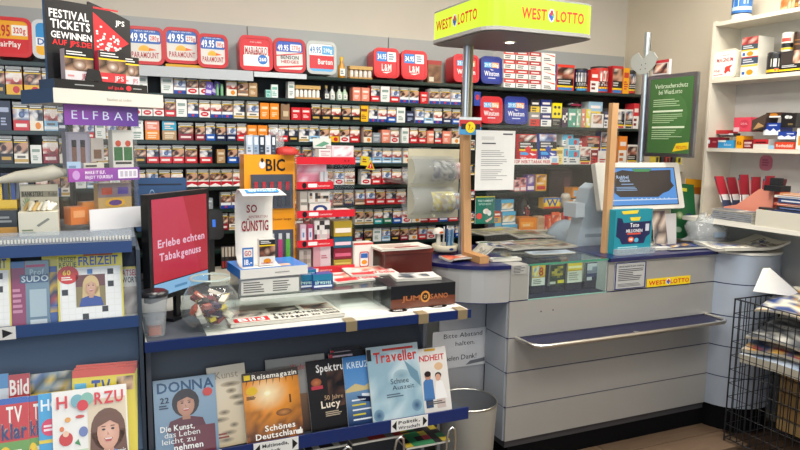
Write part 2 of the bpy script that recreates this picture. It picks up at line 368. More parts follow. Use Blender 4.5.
for row, runs in ROWS:
    n = 0; z = ZM[row]
    for p0, pitch, s in runs:
        for i, ch in enumerate(s):
            if ch == '.': continue
            pxl = p0+pitch*i
            xa = at(pxl, 150, Y=YS).x; xb = at(pxl+pitch-.9, 150, Y=YS).x
            w = min(xb-xa, .084); w = round(w/.002)*.002
            h = {'m': .094, 'G': .06, 'c': .075, 's': .078, 'W': .092, 'R': .07, 'N': .072, 'o': .088}.get(ch, rg.choice((.092, .092, .096)))
            if row == 8: h = min(h, .084)
            n += 1; npk += 1
            pack_at(ch, xa, z+.004, w, h, .06, '%s, %s from left, %s row of long rack' % (ST[ch][0], ordn(n), ROWN[row]), 'packs in the long back-wall rack', v=rg.randrange(5))
# flat boxes stacked in the third row, left
for px0, px1, cc, lb in ((132, 144, 'WW', 'white'), (146, 160, 'os', 'orange'), (163, 177, 'cT', 'teal')):
    xa, xb = at(px0, 150, Y=YS).x, at(px1, 150, Y=YS).x
    for k, ch in enumerate(cc):
        c1 = ST[ch][2]; b = B().box(0, xb-xa, 0, .06, 0, .05, c1); b.fr().rect(.01, .03, xb-xa-.01, .04, ST[ch][3], 1).lines(.012, .006, xb-xa-.012, .026, 2, ST[ch][3], 1, k)
        tag(b.build('tobacco_box', 'gloss', loc=(xa, YS+.008, ZM[3]+.004+k*.0505)), '%s flat box stacked beside %s, third row' % ('lower' if k == 0 else 'upper', {'white': 'the purple vape display, white', 'orange': 'the white flat boxes, orange', 'teal': 'the orange flat boxes, teal and cream'}[lb]), 'box', 'flat boxes in the third row')
# small red and blue flat boxes in the seventh row
for k, c in enumerate(('#a01c24', '#c8202c', '#1d52a0', '#c3262e')):
    xa, xb = at(420+k*9.8, 215, Y=YS).x, at(429+k*9.8, 215, Y=YS).x
    b = B().box(0, xb-xa, 0, .06, 0, .035, c); b.fr().rect(.006, .012, xb-xa-.006, .02, '#f0e6e2', 1)
    tag(b.build('tobacco_box', 'gloss', loc=(xa, YS+.008, ZM[7]+.003)), '%s flat box, %s of four in a line beside the pen cup' % ('blue' if k == 2 else 'red', ORD[k+1]), 'box', 'flat boxes in the seventh row')
# outsize packs of the left rack
LROWS = [(1.81, [(-8, 'k', 15, .134), (8, 'y', 16, .135), (26, 'y', 17, .135), (44, 'y', 16, .133)]), (1.638, [(-2, 'N', 13, .14), (13, 'p', 16, .137), (29.5, 'C', 13.5, .133), (44, 'l', 13.5, .138), (57.5, 'n', 8.5, .12)]),
         (1.477, [(-3, 'k', 14, .134), (12, 'M', 14, .132), (28.5, 'W', 11, .09), (41, 'r', 15.5, .135), (57.5, 'C', 8.5, .125)]), (1.31, [(-3, 'N', 14, .12), (14, 'n', 16, .12), (32, 'p', 12, .118), (45, 'b', 12, .118), (57.5, 'M', 8.5, .12)])]
for r, (z, its) in enumerate(LROWS):
    for i, (p, ch, wp, h) in enumerate(its):
        xa, xb = at(p, 120, Y=YS).x, at(p+wp, 120, Y=YS).x
        pack_at(ch, xa, z+.003, round((xb-xa)/.002)*.002, h, .08, 'outsize %s, %s from left, %s row of left rack' % (ST[ch][0].replace('outsize ', ''), ORD[i+1], ORD[r+1]), 'outsize packs in the left rack', v=rg.randrange(5))
# ---------------------------------------------------------------- tubs on the top shelf
def tub(px0, px1, py0, py1, rim, face, label, draw, z=1.985, y=YS+.03, d=.11, tilt=0):
    P0 = at(px0, py1, Y=y); P1 = at(px1, py0, Y=y); w = P1.x-P0.x; h = P1.z-at(px1, py1, Y=y).z
    t = thing('tobacco_tub', label, 'tub', (P0.x, y, z), 0, 'tobacco tubs'); t.rotation_euler = (R_(-4), 0, 0) if not tilt else (R_(-4), R_(tilt), 0)
    t.location.z += .009
    b = B(); b.fr((0, .014, 0)); b.prism(rr_pts(.006, .004, w-.006, h-.004, .03), -d, 0, rim); b.build('tub', 'gloss', t)
    b = B(); b.fr((0, 0, 0)); pts = rr_pts(0, 0, w, h, .034); pin = rr_pts(.017, .017, w-.017, h-.017, .022); k = len(pts)
    vs = [(a, c, -.014) for a, c in pts]+[(a, c, 0) for a, c in pts]+[(a, c, 0) for a, c in pin]+[(a, c, -.005) for a, c in pin]
    b.add(vs, [(i+o, (i+1) % k+o, (i+1) % k+o+k, i+o+k) for o in (0, k, 2*k) for i in range(k)], rim, False); b.build('rim', 'satin', t)
    b = B(); b.fr((.012, .004, .012), (w-.024, 0, 0), (0, 0, h-.024)); b.poly([((a-.012)/(w-.024), (c-.012)/(h-.024)) for a, c in rr_pts(.012, .012, w-.012, h-.012, .024)], face, 0); draw(b); b.build('label', 'satin', t)
    return t
def f_sun(price, w2):
    def q(b):
        b.rrect(.02, .56, .98, .98, .08, '#1a5cb0', 1); b.text(price, .07, .62, .56, .86, '#ffffff', 2); b.rrect(.62, .63, .94, .84, .04, '#e9e9e6', 2); b.text(w2, .65, .67, .91, .80, '#c8242c', 3)
        b.text('NISSA HAVEN', .2, .91, .8, .955, '#e8eef6', 2, 0); b.ell(.47, .36, .17, .15, '#f0a21c', 1, '#f0b43a'); b.poly([(.62, .44), (.85, .38), (.6, .34)], '#e0641c', 2); b.rect(.2, .12, .8, .335, '#d6d3cd', 2)
        b.text('PARAMOUNT', .1, .13, .9, .3, '#a8242a', 3)
    return q
def f_sun2(b): f_sun('49.95', '280g')(b)
f1 = lambda b: (b.rect(0, .45, 1, .99, '#f0a818', 1), b.rect(.5, .55, .95, .85, '#f6f0e6', 2), b.text('320g', .55, .62, .9, .78, '#d02a24', 3), b.text('9.95', .02, .52, .46, .84, '#c41f22', 3), b.rect(0, 0, 1, .45, '#d21f26', 1), b.text('FairPlay', .08, .22, .75, .38, '#f6ece6', 2))
tub(-8, 31, 21, 61, '#d22a2e', '#e8e4de', 'red-rimmed orange and red tobacco tub cut by the left picture edge', f1)
f2 = lambda b: (b.rect(0, .55, 1, .99, '#2a8fcf', 1), b.rect(0, .3, 1, .55, '#f3f3f1', 1), b.text('DRUM', .08, .34, .9, .52, '#1d5fae', 2), b.rect(0, 0, 1, .3, '#f0b21c', 1))
tub(33, 70, 23, 62, '#cfd3d6', '#f0efe9', 'grey-rimmed blue, white and yellow tub half hidden by the black festival poster', f2)
tub(126, 164, 27, 65, '#bc1c24', '#d6d3cd', 'leftmost red-rimmed white tub with orange sun logo, 280g badge', f_sun('49.95', '280g'))
tub(164, 200, 28, 64, '#bc1c24', '#d6d3cd', 'middle red-rimmed white tub with orange sun logo, on a yellow box', f_sun('49.95', '270g'), z=2.0)
tub(198, 228, 34, 68, '#bc1c24', '#d6d3cd', 'rightmost red-rimmed white tub with orange sun logo', f_sun('49.95', '285g'), y=YS+.01)
b = B().box(0, .2, 0, .09, 0, .018, '#c99a1c'); tag(b.build('tobacco_box', 'satin', loc=(at(166, 66, Y=YS).x, YS+.02, 1.985)), 'flat yellow box under the middle sun-logo tub', 'box')
def f_m(b):
    b.rect(0, 0, 1, 1, '#d11f2c', 1); b.poly([(.06, .08), (.94, .08), (.94, .42), (.5, .64), (.06, .42)], '#f4f2ee', 2); b.rect(.1, .44, .9, .72, '#f4f2ee', 2); b.text('MARLBORO', .12, .46, .88, .70, '#b01824', 3); b.ell(.72, .3, .17, .16, '#2a70c0', 3); b.text('260', .6, .25, .84, .36, '#fff', 4); b.text('RED LABEL', .3, .84, .7, .88, '#f0d8d6', 3, 0)
tub(240, 273, 40, 75, '#c8202a', '#d11f2c', 'red tub with white roof shape and round blue sticker', f_m)
def f_b(b):
    b.rrect(.02, .62, .98, .97, .06, '#2450b4', 1); b.text('49.95', .08, .66, .46, .85, '#fff', 2); b.rrect(.52, .66, .92, .88, .04, '#f3f3f1', 2); b.text('270g', .57, .71, .88, .84, '#b8242c', 3); b.text('BENSON', .18, .38, .82, .50, '#2a2a30', 2); b.text('HEDGES', .2, .24, .82, .34, '#b8282e', 2); b.poly([(.02, .5), (.98, .62), (.98, .58), (.02, .46)], '#c8242c', 1); b.poly([(.02, .12), (.98, .2), (.98, .14), (.02, .05)], '#c8242c', 1)
tub(274, 306, 43, 77, '#b81c26', '#d8d6d2', 'red-rimmed white tub with blue top band and thin red swoosh', f_b)
def f_bu(b):
    b.rect(.02, .58, .98, .98, '#ecedee', 1); b.text('49.95', .06, .66, .48, .88, '#2c78b4', 2); b.rect(.52, .62, .96, .92, '#5aa3d6', 2); b.text('290g', .58, .7, .9, .84, '#e8f0f4', 3); b.rect(.02, .12, .98, .58, '#c9202e', 1); b.text('Burton', .36, .28, .92, .46, '#f6eeec', 2); b.rect(.02, .02, .98, .12, '#58a8dc', 1)
tub(307, 337, 46, 79, '#b9bcba', '#f0efec', 'grey-rimmed tub with red lower half and pale price field', f_bu)
def f_lm(b):
    b.rect(0, 0, 1, 1, '#d32430', 1); b.rrect(.06, .56, .52, .93, .03, '#2a7ed0', 2); b.text('34.95', .1, .64, .49, .84, '#fff', 3); b.rrect(.54, .56, .94, .93, .03, '#eceef0', 2); b.lines(.6, .62, .9, .88, 3, '#6c7c94', 3); b.text('L&M', .28, .2, .72, .46, '#f6eae8', 2); b.poly([(.3, .14), (.75, .18), (.5, .10)], '#f6eae8', 2)
tub(374, 400, 52, 82, '#d01f2b', '#d32430', 'left of two red tubs with blue price field beside the pole', f_lm)
tub(401.5, 428, 54, 83, '#d01f2b', '#d32430', 'right of two red tubs with blue price field beside the pole', f_lm)
def f_w(c):
    def q(b):
        b.rect(0, 0, 1, 1, c, 1); b.rect(.1, .6, .5, .82, '#4aa8e2', 2); b.rect(.5, .6, .9, .82, '#f0a46c', 2); b.text('29.95', .12, .64, .48, .78, '#eef6fb', 3); b.text('150g', .55, .64, .86, .78, '#fff', 3); b.text('Winston', .1, .26, .9, .46, '#f2f2f4', 2); b.poly([(.4, .56), (.62, .5), (.5, .48)], '#e8e8ee', 2); b.rect(.3, .14, .7, .18, '#dfe3ea', 2)
    return q
tub(453.5, 480, 58, 86, '#d0222c', '#cf2230', 'red tub with grey eagle lettering on top shelf behind the sign pole', f_w('#cf2230'))
tub(481, 503.5, 60, 87.5, '#1f2f86', '#22389a', 'navy blue tub with eagle lettering on the top shelf right of the pole', f_w('#22389a'))
tub(480.5, 503.5, 99, 126, '#d0222c', '#cf2230', 'red eagle tub on the second shelf of the corner rack', f_w('#cf2230'), z=1.73)
tub(504.5, 529, 99, 126.5, '#1f2f86', '#22389a', 'navy eagle tub on the second shelf of the corner rack', f_w('#22389a'), z=1.73)
# ================================================================ other goods on the racks
def ibox(name, px0, px1, py0, py1, Y, z, d, base, label, cat, draw=None, group=None, rz=0, mat='gloss', side=None, top=None, gap=.0):
    """a box whose front lies on the plane Y and whose base stands at height z"""
    xa, xb = at(px0, py1, Y=Y).x+gap, at(px1, py1, Y=Y).x-gap; pm = (px0+px1)/2
    h = at(pm, py0, Y=Y).z-at(pm, py1, Y=Y).z; w = xb-xa
    b = B().box(0, w, 0, d, 0, h, base, left=side or base, right=side or base, top=top or base)
    if draw: b.fr((0, 0, 0), (w, 0, 0), (0, 0, h)); draw(b)
    o = b.build(name, mat, loc=(xa, Y, z), rz=rz); return tag(o, label, cat, group)
def dc(top, bot='#f1efeb', tx='#7a2a2a', band=.5):       # carton end: colour over pale with writing
    return lambda b: (b.rect(0, band, 1, 1, top, 1), b.rect(.15, band+.15, .85, band+.3, '#f4e8e4', 2), b.rect(0, 0, 1, band, bot, 1), b.lines(.12, .08, .88, band-.06, 2, tx, 2, 4))
def dw(base, acc, v=0, txt=None):                         # tin or tub with warning picture
    def q(b):
        b.rect(0, 0, 1, 1, base, 1); b.blur(.04, .45, .96, .9, 3, 3, PAL[v % 5], 2, v+9); b.rect(.04, .2, .96, .45, '#141416', 2); b.lines(.1, .25, .85, .42, 2, '#c9c9c6', 3, v); b.rect(.04, .13, .96, .2, '#ecc71c', 2); b.rect(.1, .02, .9, .12, acc, 2)
        if txt: b.text(txt, .1, .9, .9, .97, acc, 3)
    return q
def plain(c, n=3, seed=1, top=None):
    return lambda b: (b.rect(.12, .62, .88, .82, top or c, 1), b.lines(.15, .15, .85, .5, n, c, 1, seed))
# carton stacks on the top shelf of the corner rack
for px0, px1, n, cs, nm in ((503.5, 515, 4, ('#f1efeb', '#d23b34'), 'first'), (516, 528, 4, ('#b9bcbd', '#c7322f'), 'second'), (529, 540.5, 4, ('#f0efec', '#b8262b'), 'third'), (541.5, 555, 4, ('#f5f3ef', '#e2472f'), 'fourth')):
    for k in range(n):
        hpx = 9.3; base = 89+(px0-503)*.045-k*hpx*1.0
        c = cs[1] if (k+(px0 > 530)) % 2 else cs[1]
        ibox('cigarette_carton', px0, px1, base-hpx+.3, base, YS+.02, 1.974+k*.0605, .13, cs[0], '%s carton from the bottom in the %s carton stack on the top corner shelf' % (ORD[k+1], nm), 'carton',
             dc(c, '#f1efeb', '#5a5a5a', .55) if nm != 'fourth' else (lambda b: (b.poly([(.1, .95), (.95, .75), (.95, .6)], '#dd3a2c', 1), b.lines(.15, .1, .85, .5, 2, '#6a6a6a', 1))), 'cartons in four stacks')
def tin(px0, px1, py0, py1, Y, z, base, label, draw, cat='tin', n=20, lid='#222226', group=None):
    xa, xb = at(px0, py1, Y=Y).x, at(px1, py1, Y=Y).x; r = (xb-xa)/2; pm = (px0+px1)/2
    h = at(pm, py0, Y=Y).z-at(pm, py1, Y=Y).z
    t = thing('tobacco_tin', label, cat, ((xa+xb)/2, Y+r, z), 0, group)
    b = B(); wrap = B(); wrap.fr((0, 0, 0), (1, 0, 0), (0, 1, 0)); draw(wrap)
    b.lathe([(r*.97, 0), (r, .004), (r, h-.012)], base, n); b.build('body', 'gloss', t)
    # the print is wrapped round the front of the tin
    me = B()
    for f, c in zip(wrap.f, wrap.c):
        vs = [wrap.v[i] for i in f]; us = [p[0] for p in vs]; u0, u1 = min(us), max(us); kk = max(1, int((u1-u0)*8))
        if len(vs) == 4:
            for q in range(kk):
                a, e = u0+(u1-u0)*q/kk, u0+(u1-u0)*(q+1)/kk
                pts = [(a, vs[0][1]), (e, vs[1][1]), (e, vs[2][1]), (a, vs[3][1])]; rr = r+.0006+vs[0][2]
                me.add([(math.sin((u-.5)*2.6)*rr, -math.cos((u-.5)*2.6)*rr, .006+v*(h-.022)) for u, v in pts], [(0, 1, 2, 3)], list(c), True)
    me.build('label', 'gloss', t)
    B().lathe([(r*1.01, h-.012), (r*1.01, h-.002), (r*.95, h)], lid, n).build('lid', 'satin', t)
    return t
ibox('tobacco_box', 556, 573.5, 64.5, 90.5, YS+.02, 1.974, .12, '#2f7fc8', 'square tobacco tub box with blue and red sides beside the carton stacks', 'box', dw('#e03a2c', '#2f7fc8', 0), side='#2f7fc8')
tin(578, 590, 69, 92.5, YS+.03, 1.974, '#1c2a58', 'dark navy tobacco tin on the top corner shelf', dw('#16203f', '#3c9ad0', 1))
ibox('tobacco_box', 590, 598, 70, 92.5, YS+.02, 1.974, .1, '#d8362c', 'narrow red and white tobacco box between two tins on the top shelf', 'box', dc('#d8362c', '#f1efeb'))
tin(597, 611, 67, 93.5, YS+.01, 1.974, '#c9302c', 'red and blue tobacco tin on the top corner shelf', dw('#cf342e', '#2b7cc6', 3))
ibox('tobacco_box', 611.5, 622, 66, 93.5, YS+.02, 1.974, .1, '#c9262e', 'red tobacco box with a warning photo on the top corner shelf', 'box', dw('#c9262e', '#2b7cc6', 4))
ibox('tobacco_box', 622.5, 628.5, 68, 94, YS+.02, 1.974, .1, '#f0a81c', 'narrow yellow tobacco box on the top corner shelf', 'box', plain('#c9402a', 4))
tin(629, 637, 70, 94.5, YS+.03, 1.974, '#1d1d20', 'black tobacco tin at the right end of the top corner shelf', dw('#1d1d20', '#c9262e', 2))
# second shelf
Z2 = 1.729
ibox('tobacco_box', 529.5, 539.5, 112, 126, YS+.02, Z2, .1, '#b9b4ac', 'grey and red carton, lower left of four by the navy tub', 'carton', dc('#8a8a86', '#d03a34'))
ibox('tobacco_box', 530.5, 539.5, 98.5, 111.6, YS+.025, Z2+.0875, .1, '#22242a', 'black carton, upper left of four by the navy tub', 'carton', dc('#22242a', '#e7c31d', '#222'))
ibox('cigarette_carton', 540.5, 551, 113.5, 127, YS+.02, Z2, .1, '#1d2c74', 'navy and white carton, lower right of four by the navy tub', 'carton', dc('#1d2c74', '#f0efec', '#44506e'))
ibox('cigarette_carton', 540.5, 551, 99, 112.6, YS+.02, Z2+.0875, .1, '#1d2c74', 'navy and white carton, upper right of four by the navy tub', 'carton', dc('#1d2c74', '#f0efec', '#44506e'))
ibox('tobacco_box', 551.5, 560.5, 118.5, 127.2, YS+.02, Z2, .1, '#1b1b1d', 'low black box under the bright yellow card', 'box', plain('#8c8c88', 2))
ibox('tobacco_box', 552, 561.5, 103, 118, YS+.02, Z2+.058, .05, '#f2de12', 'bright yellow card box with black print', 'box', lambda b: (b.ell(.3, .72, .14, .1, '#35350a', 1), b.ell(.7, .72, .14, .1, '#35350a', 1), b.ell(.3, .28, .14, .1, '#35350a', 1), b.ell(.7, .28, .14, .1, '#35350a', 1)))
for k, (c, p0, p1) in enumerate((('#3a2144', 561.5, 567.5), ('#58a08a', 568, 575.5), ('#7fb89a', 576, 580.5), ('#d98a74', 581, 585), ('#e6d94e', 585.5, 590))):
    ibox('filter_box', p0, p1, 109+.2*k, 127.4+.2*k, YS+.02, Z2, .08, c, '%s small filter box, %s of five in a row on the second corner shelf' % (('dark purple', 'teal', 'mint green', 'salmon', 'lemon yellow')[k], ORD[k+1]), 'box', lambda b: b.speck(.1, .1, .9, .9, 3, 6, ['#f2f2ee', c, '#ddddcc', c, c], 1, k), 'filter boxes')
t = thing('tobacco_pouch', 'crumpled black pouch lying on the small filter boxes', 'pouch', (at(571, 108, Y=YS+.06).x, YS+.07, Z2+.124))
b = B(); b.lathe([(.001, 0), (.052, .006), (.064, .028), (.05, .052), (.001, .062)], '#101012', 12); b.build('bag', 'gloss', t); B().box(-.04, .045, -.066, -.06, .02, .034, '#8c2a44').build('seal', 'gloss', t)
ibox('tobacco_box', 588, 602, 98, 117, YS+.06, Z2+.05, .08, '#c9d6e0', 'pale blue and yellow box behind the white box, second corner shelf', 'box', dc('#9cc3de', '#e9c94a', '#666'))
ibox('tobacco_box', 591, 603, 114, 128, YS+.02, Z2, .08, '#ece9e4', 'white box with brown picture on the second corner shelf', 'box', lambda b: b.blur(.15, .3, .85, .9, 3, 3, SK, 1, 4))
ibox('cigarette_carton', 603.5, 608.5, 112, 128.5, YS+.02, Z2, .09, '#22264a', 'slim dark carton left of the wooden post', 'carton', dc('#3a3f66', '#e3e3e6', '#444'))
ibox('cigarette_carton', 617, 624, 110, 129, YS+.03, Z2, .09, '#2a2a2e', 'slim black carton right of the wooden post', 'carton', dw('#e8e6e2', '#c9262e', 1))
ibox('cigarette_carton', 624.5, 632, 110, 129.2, YS+.03, Z2, .09, '#e6e4e0', 'white warning-photo carton near the metal pole', 'carton', dw('#e8e6e2', '#3a3a3e', 2))
ibox('cigarette_carton', 632.5, 638, 104, 129.4, YS+.03, Z2, .09, '#d8303a', 'tall red and white carton at the end of second corner shelf', 'carton', dc('#d8303a', '#f4f2f0'))
# third shelf: pouches and cartons
Z3 = 1.471
def pouch(px0, px1, py0, py1, c, label, v):
    Y = YS+.02; xa, xb = at(px0, py1, Y=Y).x, at(px1, py1, Y=Y).x; w = xb-xa; pm = (px0+px1)/2; h = at(pm, py0, Y=Y).z-at(pm, py1, Y=Y).z
    t = thing('tobacco_pouch', label, 'pouch', (xa, Y, Z3+.002)); t.rotation_euler = (R_(-3), 0, 0)
    f = lambda u, q: (u*w, -.02*math.sin(math.pi*u)*math.sin(math.pi*min(1, q*1.15)), q*h)
    b = B().sheet(f, 8, 8, c); b.add([(0, .02, 0), (w, .02, 0), (w, .012, h), (0, .012, h)], [(3, 2, 1, 0)], c); b.build('bag', 'gloss', t)
    b = B(); b.fr((0, -.022, 0), (w, 0, 0), (0, .012, h)); b.blur(.05, .74, .95, .97, 4, 2, PAL[v], 1, v); b.rect(.05, .5, .95, .74, '#1a1a1c', 1); b.lines(.1, .54, .9, .72, 2, '#ccc', 2); b.rect(.05, .44, .95, .5, '#ecc71c', 1)
    b.rect(.05, .03, .95, .44, c, 1); b.rect(.1, .3, .5, .4, '#3aa0de', 2); b.text('Winston', .1, .08, .9, .24, '#f4f2f2', 2); b.poly([(.55, .38), (.9, .32), (.7, .28)], '#f0f0f0', 2); b.build('label', 'gloss', t)
pouch(517, 536.5, 129, 159, '#d2232f', 'red tobacco pouch with warning photo beside the taped letter', 3)
pouch(537.5, 556, 130, 160.5, '#1f3f9c', 'blue tobacco pouch with warning photo beside the red pouch', 2)
ibox('price_strip', 512, 551, 161, 166.4, YS-.012, Z3, .004, '#f2f0ec', 'white price strip with red print under the two pouches', 'price strip', lambda b: b.text('TOP WERT TABAK PREIS', .03, .25, .97, .8, '#c8262e', 2), mat='paper')
ibox('cigarette_pack', 550, 558.5, 157.5, 166, YS-.006, Z3, .03, '#e9ecee', 'small white and blue pack in front of the blue pouch', 'cigarette pack', lambda b: (b.rect(.2, .25, .8, .75, '#9cc3de', 1), b.rect(0, 0, 1, .18, '#c9302c', 1)))
ibox('cigarette_pack', 553.5, 563, 150, 167, YS+.03, Z3, .05, '#e8d68e', 'cream yellow pack right of the blue pouch', 'cigarette pack', plain('#b09440', 3))
for k, (p0, p1, y0, y1, zz) in enumerate(((563, 567.5, 152, 167.5, 0), (568, 578.5, 154, 168, 0), (568, 578.5, 141, 154, .089), (562.5, 573, 130, 141, .178))):
    ibox('cigarette_carton', p0, p1, y0, y1, YS+.05 if k == 3 else YS+.02, Z3+(zz if k < 3 else .13), .1, '#eef0ef', 'light blue and white carton, %s of four beside the yellow pack' % ('slim one at the left', 'lower', 'middle', 'top rear')[k], 'carton', lambda b: (b.rect(0, .5, 1, 1, '#4fb4d8', 1), b.ell(.65, .72, .16, .2, '#d23a34', 2), b.lines(.1, .1, .9, .42, 2, '#5a6a70', 2)), 'light blue cartons')
ibox('cigarette_carton', 574, 585, 136, 149, YS+.09, Z3+.09, .07, '#c9342e', 'large red carton behind the light blue cartons', 'carton', dc('#c9342e', '#e8e2da'))
ibox('cigarette_carton', 579, 590, 151, 168.5, YS+.02, Z3, .1, '#e9e4da', 'white pack with red and black warning next to light blue cartons', 'cigarette pack', dw('#e9e4da', '#c9262e', 3))
ibox('cigarette_carton', 586, 599, 139, 153, YS+.04, Z3+.1, .08, '#b8282a', 'red carton with black warning on the third corner shelf', 'carton', dw('#c02a2a', '#e8e2da', 4))
ibox('cigarette_carton', 590.5, 597, 155, 169, YS+.02, Z3, .08, '#8a1f26', 'slim dark red pack on the third corner shelf', 'cigarette pack', dc('#8a1f26', '#c92a30'))
ibox('cigarette_carton', 597.5, 609, 156, 169.5, YS+.02, Z3, .08, '#efece6', 'white carton with red writing left of the wooden post', 'carton', dc('#efece6', '#efece6', '#c24038'))
ibox('cigarette_carton', 600, 610, 136, 155.5, YS+.05, Z3+.092, .06, '#2a4f9c', 'tall white and blue carton left of the wooden post', 'carton', dw('#e9eaec', '#2a4f9c', 2))
ibox('cigarette_carton', 617.5, 625.5, 142, 170, YS+.03, Z3, .08, '#ef8a2a', 'orange and white carton right of the wooden post', 'carton', dc('#ef8a2a', '#f1eee8', '#c86a20'))
ibox('cigarette_carton', 626, 636, 151, 170.5, YS+.03, Z3, .08, '#b9262e', 'red pack with black warning right of the orange carton', 'cigarette pack', dw('#e6e2dc', '#b9262e', 0))
# fourth shelf and its half-height neighbour
ZH = at(566, 208, Y=YS).z
B().box(at(544, 207, Y=YS).x-(XB+.002), at(600, 207, Y=YS).x-(XB+.002), 0, .18, ZH-.85-.012, ZH-.85, '#2a302e').build('shelf_board', 'gloss', RK)
Z4 = 1.289
for k, (p0, p1, c, y0) in enumerate(((514, 519.5, '#e2a7a2', 181), (520, 526, '#d98c8c', 179), (526.5, 534.5, '#6a4f96', 176), (535.5, 546, '#d9a21c', 176))):
    ibox('tobacco_pouch', p0, p1, y0, 192.2, YS+.03, Z4, .05, c, '%s pouch standing on the fourth corner shelf' % ('pale pink', 'rose pink', 'purple', 'golden yellow')[k], 'pouch', lambda b: (b.blur(.1, .4, .9, .95, 2, 3, [c, '#e8d9d6', c, '#6a3a48'], 1, k), b.rect(.1, .08, .9, .3, '#b92a34' if k > 2 else '#f0e2e2', 2)))
ibox('display_box', 548.5, 571, 171, 208, YS+.1, ZH+.001, .07, '#2a2528', 'dark brown glossy display box behind the letter W bag', 'box', lambda b: (b.grad(.05, .5, .95, .97, '#231c1f', '#4a3c42', 1), b.rect(.62, .52, .9, .8, '#5a4147', 2)))
ibox('sweets_bag', 543.5, 560.5, 197.5, 208, YS+.0, ZH+.001, .06, '#e2b53a', 'yellow and blue bag with a big blue letter W', 'bag', lambda b: (b.rect(0, .55, 1, 1, '#3a6cb4', 1), b.text('W', .15, .2, .85, .85, '#2a54a4', 3), b.rect(.1, .2, .9, .85, '#f2d23a', 2), b.rect(0, 0, 1, .16, '#d8452a', 2)))
t = thing('paper_bag', 'crumpled pale grey bag behind the letter W bag', 'bag', (at(566, 207, Y=YS+.04).x, YS+.05, ZH+.001))
b = B().lathe([(.034, 0), (.042, .03), (.041, .06), (.03, .09), (.02, .1)], '#b9b2a4', 9, cols=['#a59d90', '#c4bdb0', '#98917f', '#cfc8ba', '#8a8478']); b.build('bag', 'paper', t); B().box(.0, .03, -.045, -.0425, .03, .055, '#d08a3a').build('label', 'paper', t)
ibox('cigarette_carton', 572, 585, 190, 200, YS+.01, ZH+.069, .1, '#e2942a', 'orange and blue topped carton above a white one', 'carton', lambda b: (b.rect(0, .8, 1, 1, '#e2942a', 1), b.rect(.1, .15, .9, .72, '#8fc3e4', 1), b.text('OCB', .2, .3, .8, .6, '#e8a040', 2)))
ibox('cigarette_carton', 573, 585.5, 199.8, 208, YS+.01, ZH+.001, .1, '#f0efec', 'white carton with grey print under the orange one', 'carton', plain('#8a8a88', 2))
# lowest shelf of the corner rack
Z5 = 1.005
def stripe(b): b.rect(0, .72, 1, 1, '#4fa8d0', 1); b.blur(.05, .2, .95, .7, 3, 2, ['#f0ead8', '#cfae5a', '#e9e4d6', '#8c8470'], 2, 5); b.rect(0, 0, 1, .14, '#e9e6de', 1)
for k, (p0, p1, y0, y1) in enumerate(((502.5, 517, 222, 232), (502, 516.5, 208.5, 221.5), (501, 516, 196.5, 208.2))):
    ibox('cigarette_carton', p0, p1, y0, y1, YS-.03, Z5+(0, .067, .156)[k], .12, '#3f8fb8', 'blue and cream striped carton, %s of the tilted stack of three' % ('bottom', 'middle', 'top')[k], 'carton', stripe, 'striped cartons', rz=R_(6*k))
ibox('cigarette_carton', 494.5, 501.5, 221, 233, YS-.02, Z5, .08, '#3a6f9a', 'small blue carton left of the striped stack, lower one', 'carton', stripe)
ibox('cigarette_carton', 493.5, 501, 209, 220.8, YS-.02, Z5+.08, .08, '#b8442e', 'small red carton left of the striped stack, upper one', 'carton', dc('#b8442e', '#d9a04a', '#3a6f9a'))
ibox('sweets_box', 519, 536.5, 217.5, 233, YS-.03, Z5, .12, '#e8861c', 'orange sweets box on the lowest corner shelf', 'box', lambda b: (b.rect(.1, .4, .8, .75, '#f2a53a', 1), b.text('mini', .2, .48, .6, .66, '#f8e2b0', 2), b.rect(0, 0, 1, .2, '#b85c14', 1)))
ibox('paper_bag', 537, 545, 216, 232, YS-.02, Z5, .06, '#c9a884', 'tan paper bag beside the orange sweets box', 'bag', lambda b: b.rect(.1, .5, .9, .9, '#b5906a', 1), mat='paper')
rg = random.Random(3)
for k in range(9):
    px = 541+k*3.4; c = rg.choice(('#d98a74', '#c9302c', '#e8a83a', '#d8b08a', '#e86a3a', '#8c3a4a'))
    ibox('snack_packet', px, px+7.5, 214+rg.uniform(-2, 8), 233, YS-.01-.012*k % .05, Z5, .012, c, '%s snack packet, %s from left in the lowest corner heap' % ({'#d98a74': 'salmon', '#c9302c': 'red', '#e8a83a': 'amber', '#d8b08a': 'tan', '#e86a3a': 'orange', '#8c3a4a': 'wine red'}[c], ORD[k+1]), 'snack', lambda b: b.blur(.1, .15, .9, .85, 2, 3, [c, '#f2e2c8', c, '#b5442c'], 1, k), 'snacks in the corner heap')
t = thing('sweets_bag', 'black bag with white skull-like print on the lowest corner shelf', 'bag', (at(525, 217, Y=YS+.1).x, YS+.13, Z5+.0005))
b = B().lathe([(.03, 0), (.045, .03), (.044, .19), (.03, .22), (.02, .24)], '#17171a', 10); b.build('bag', 'gloss', t)
b = B(); b.fr((-.025, -.046, .11), (.05, 0, 0), (0, 0, .07)); b.speck(0, 0, 1, 1, 5, 6, ['#17171a', '#17171a', '#c9c9c6', '#8a3a3a'], 1, 8); b.build('print', 'gloss', t)
for k, (px, c) in enumerate(((505, '#2aa0a4'), (512, '#1f8f7c'), (519, '#3aa88e'), (526, '#2c9ab8'), (532, '#c9d85a'), (536, '#d83a44'))):
    ibox('sweets_bag', px-4, px+4, 236, 243, YS-.15, .93, .05, c, '%s sweets bag peeking over the counter papers, %s of six' % (('turquoise', 'green', 'sea green', 'blue', 'lime', 'red')[k], ORD[k+1]), 'bag', None, 'sweets bags behind the counter')
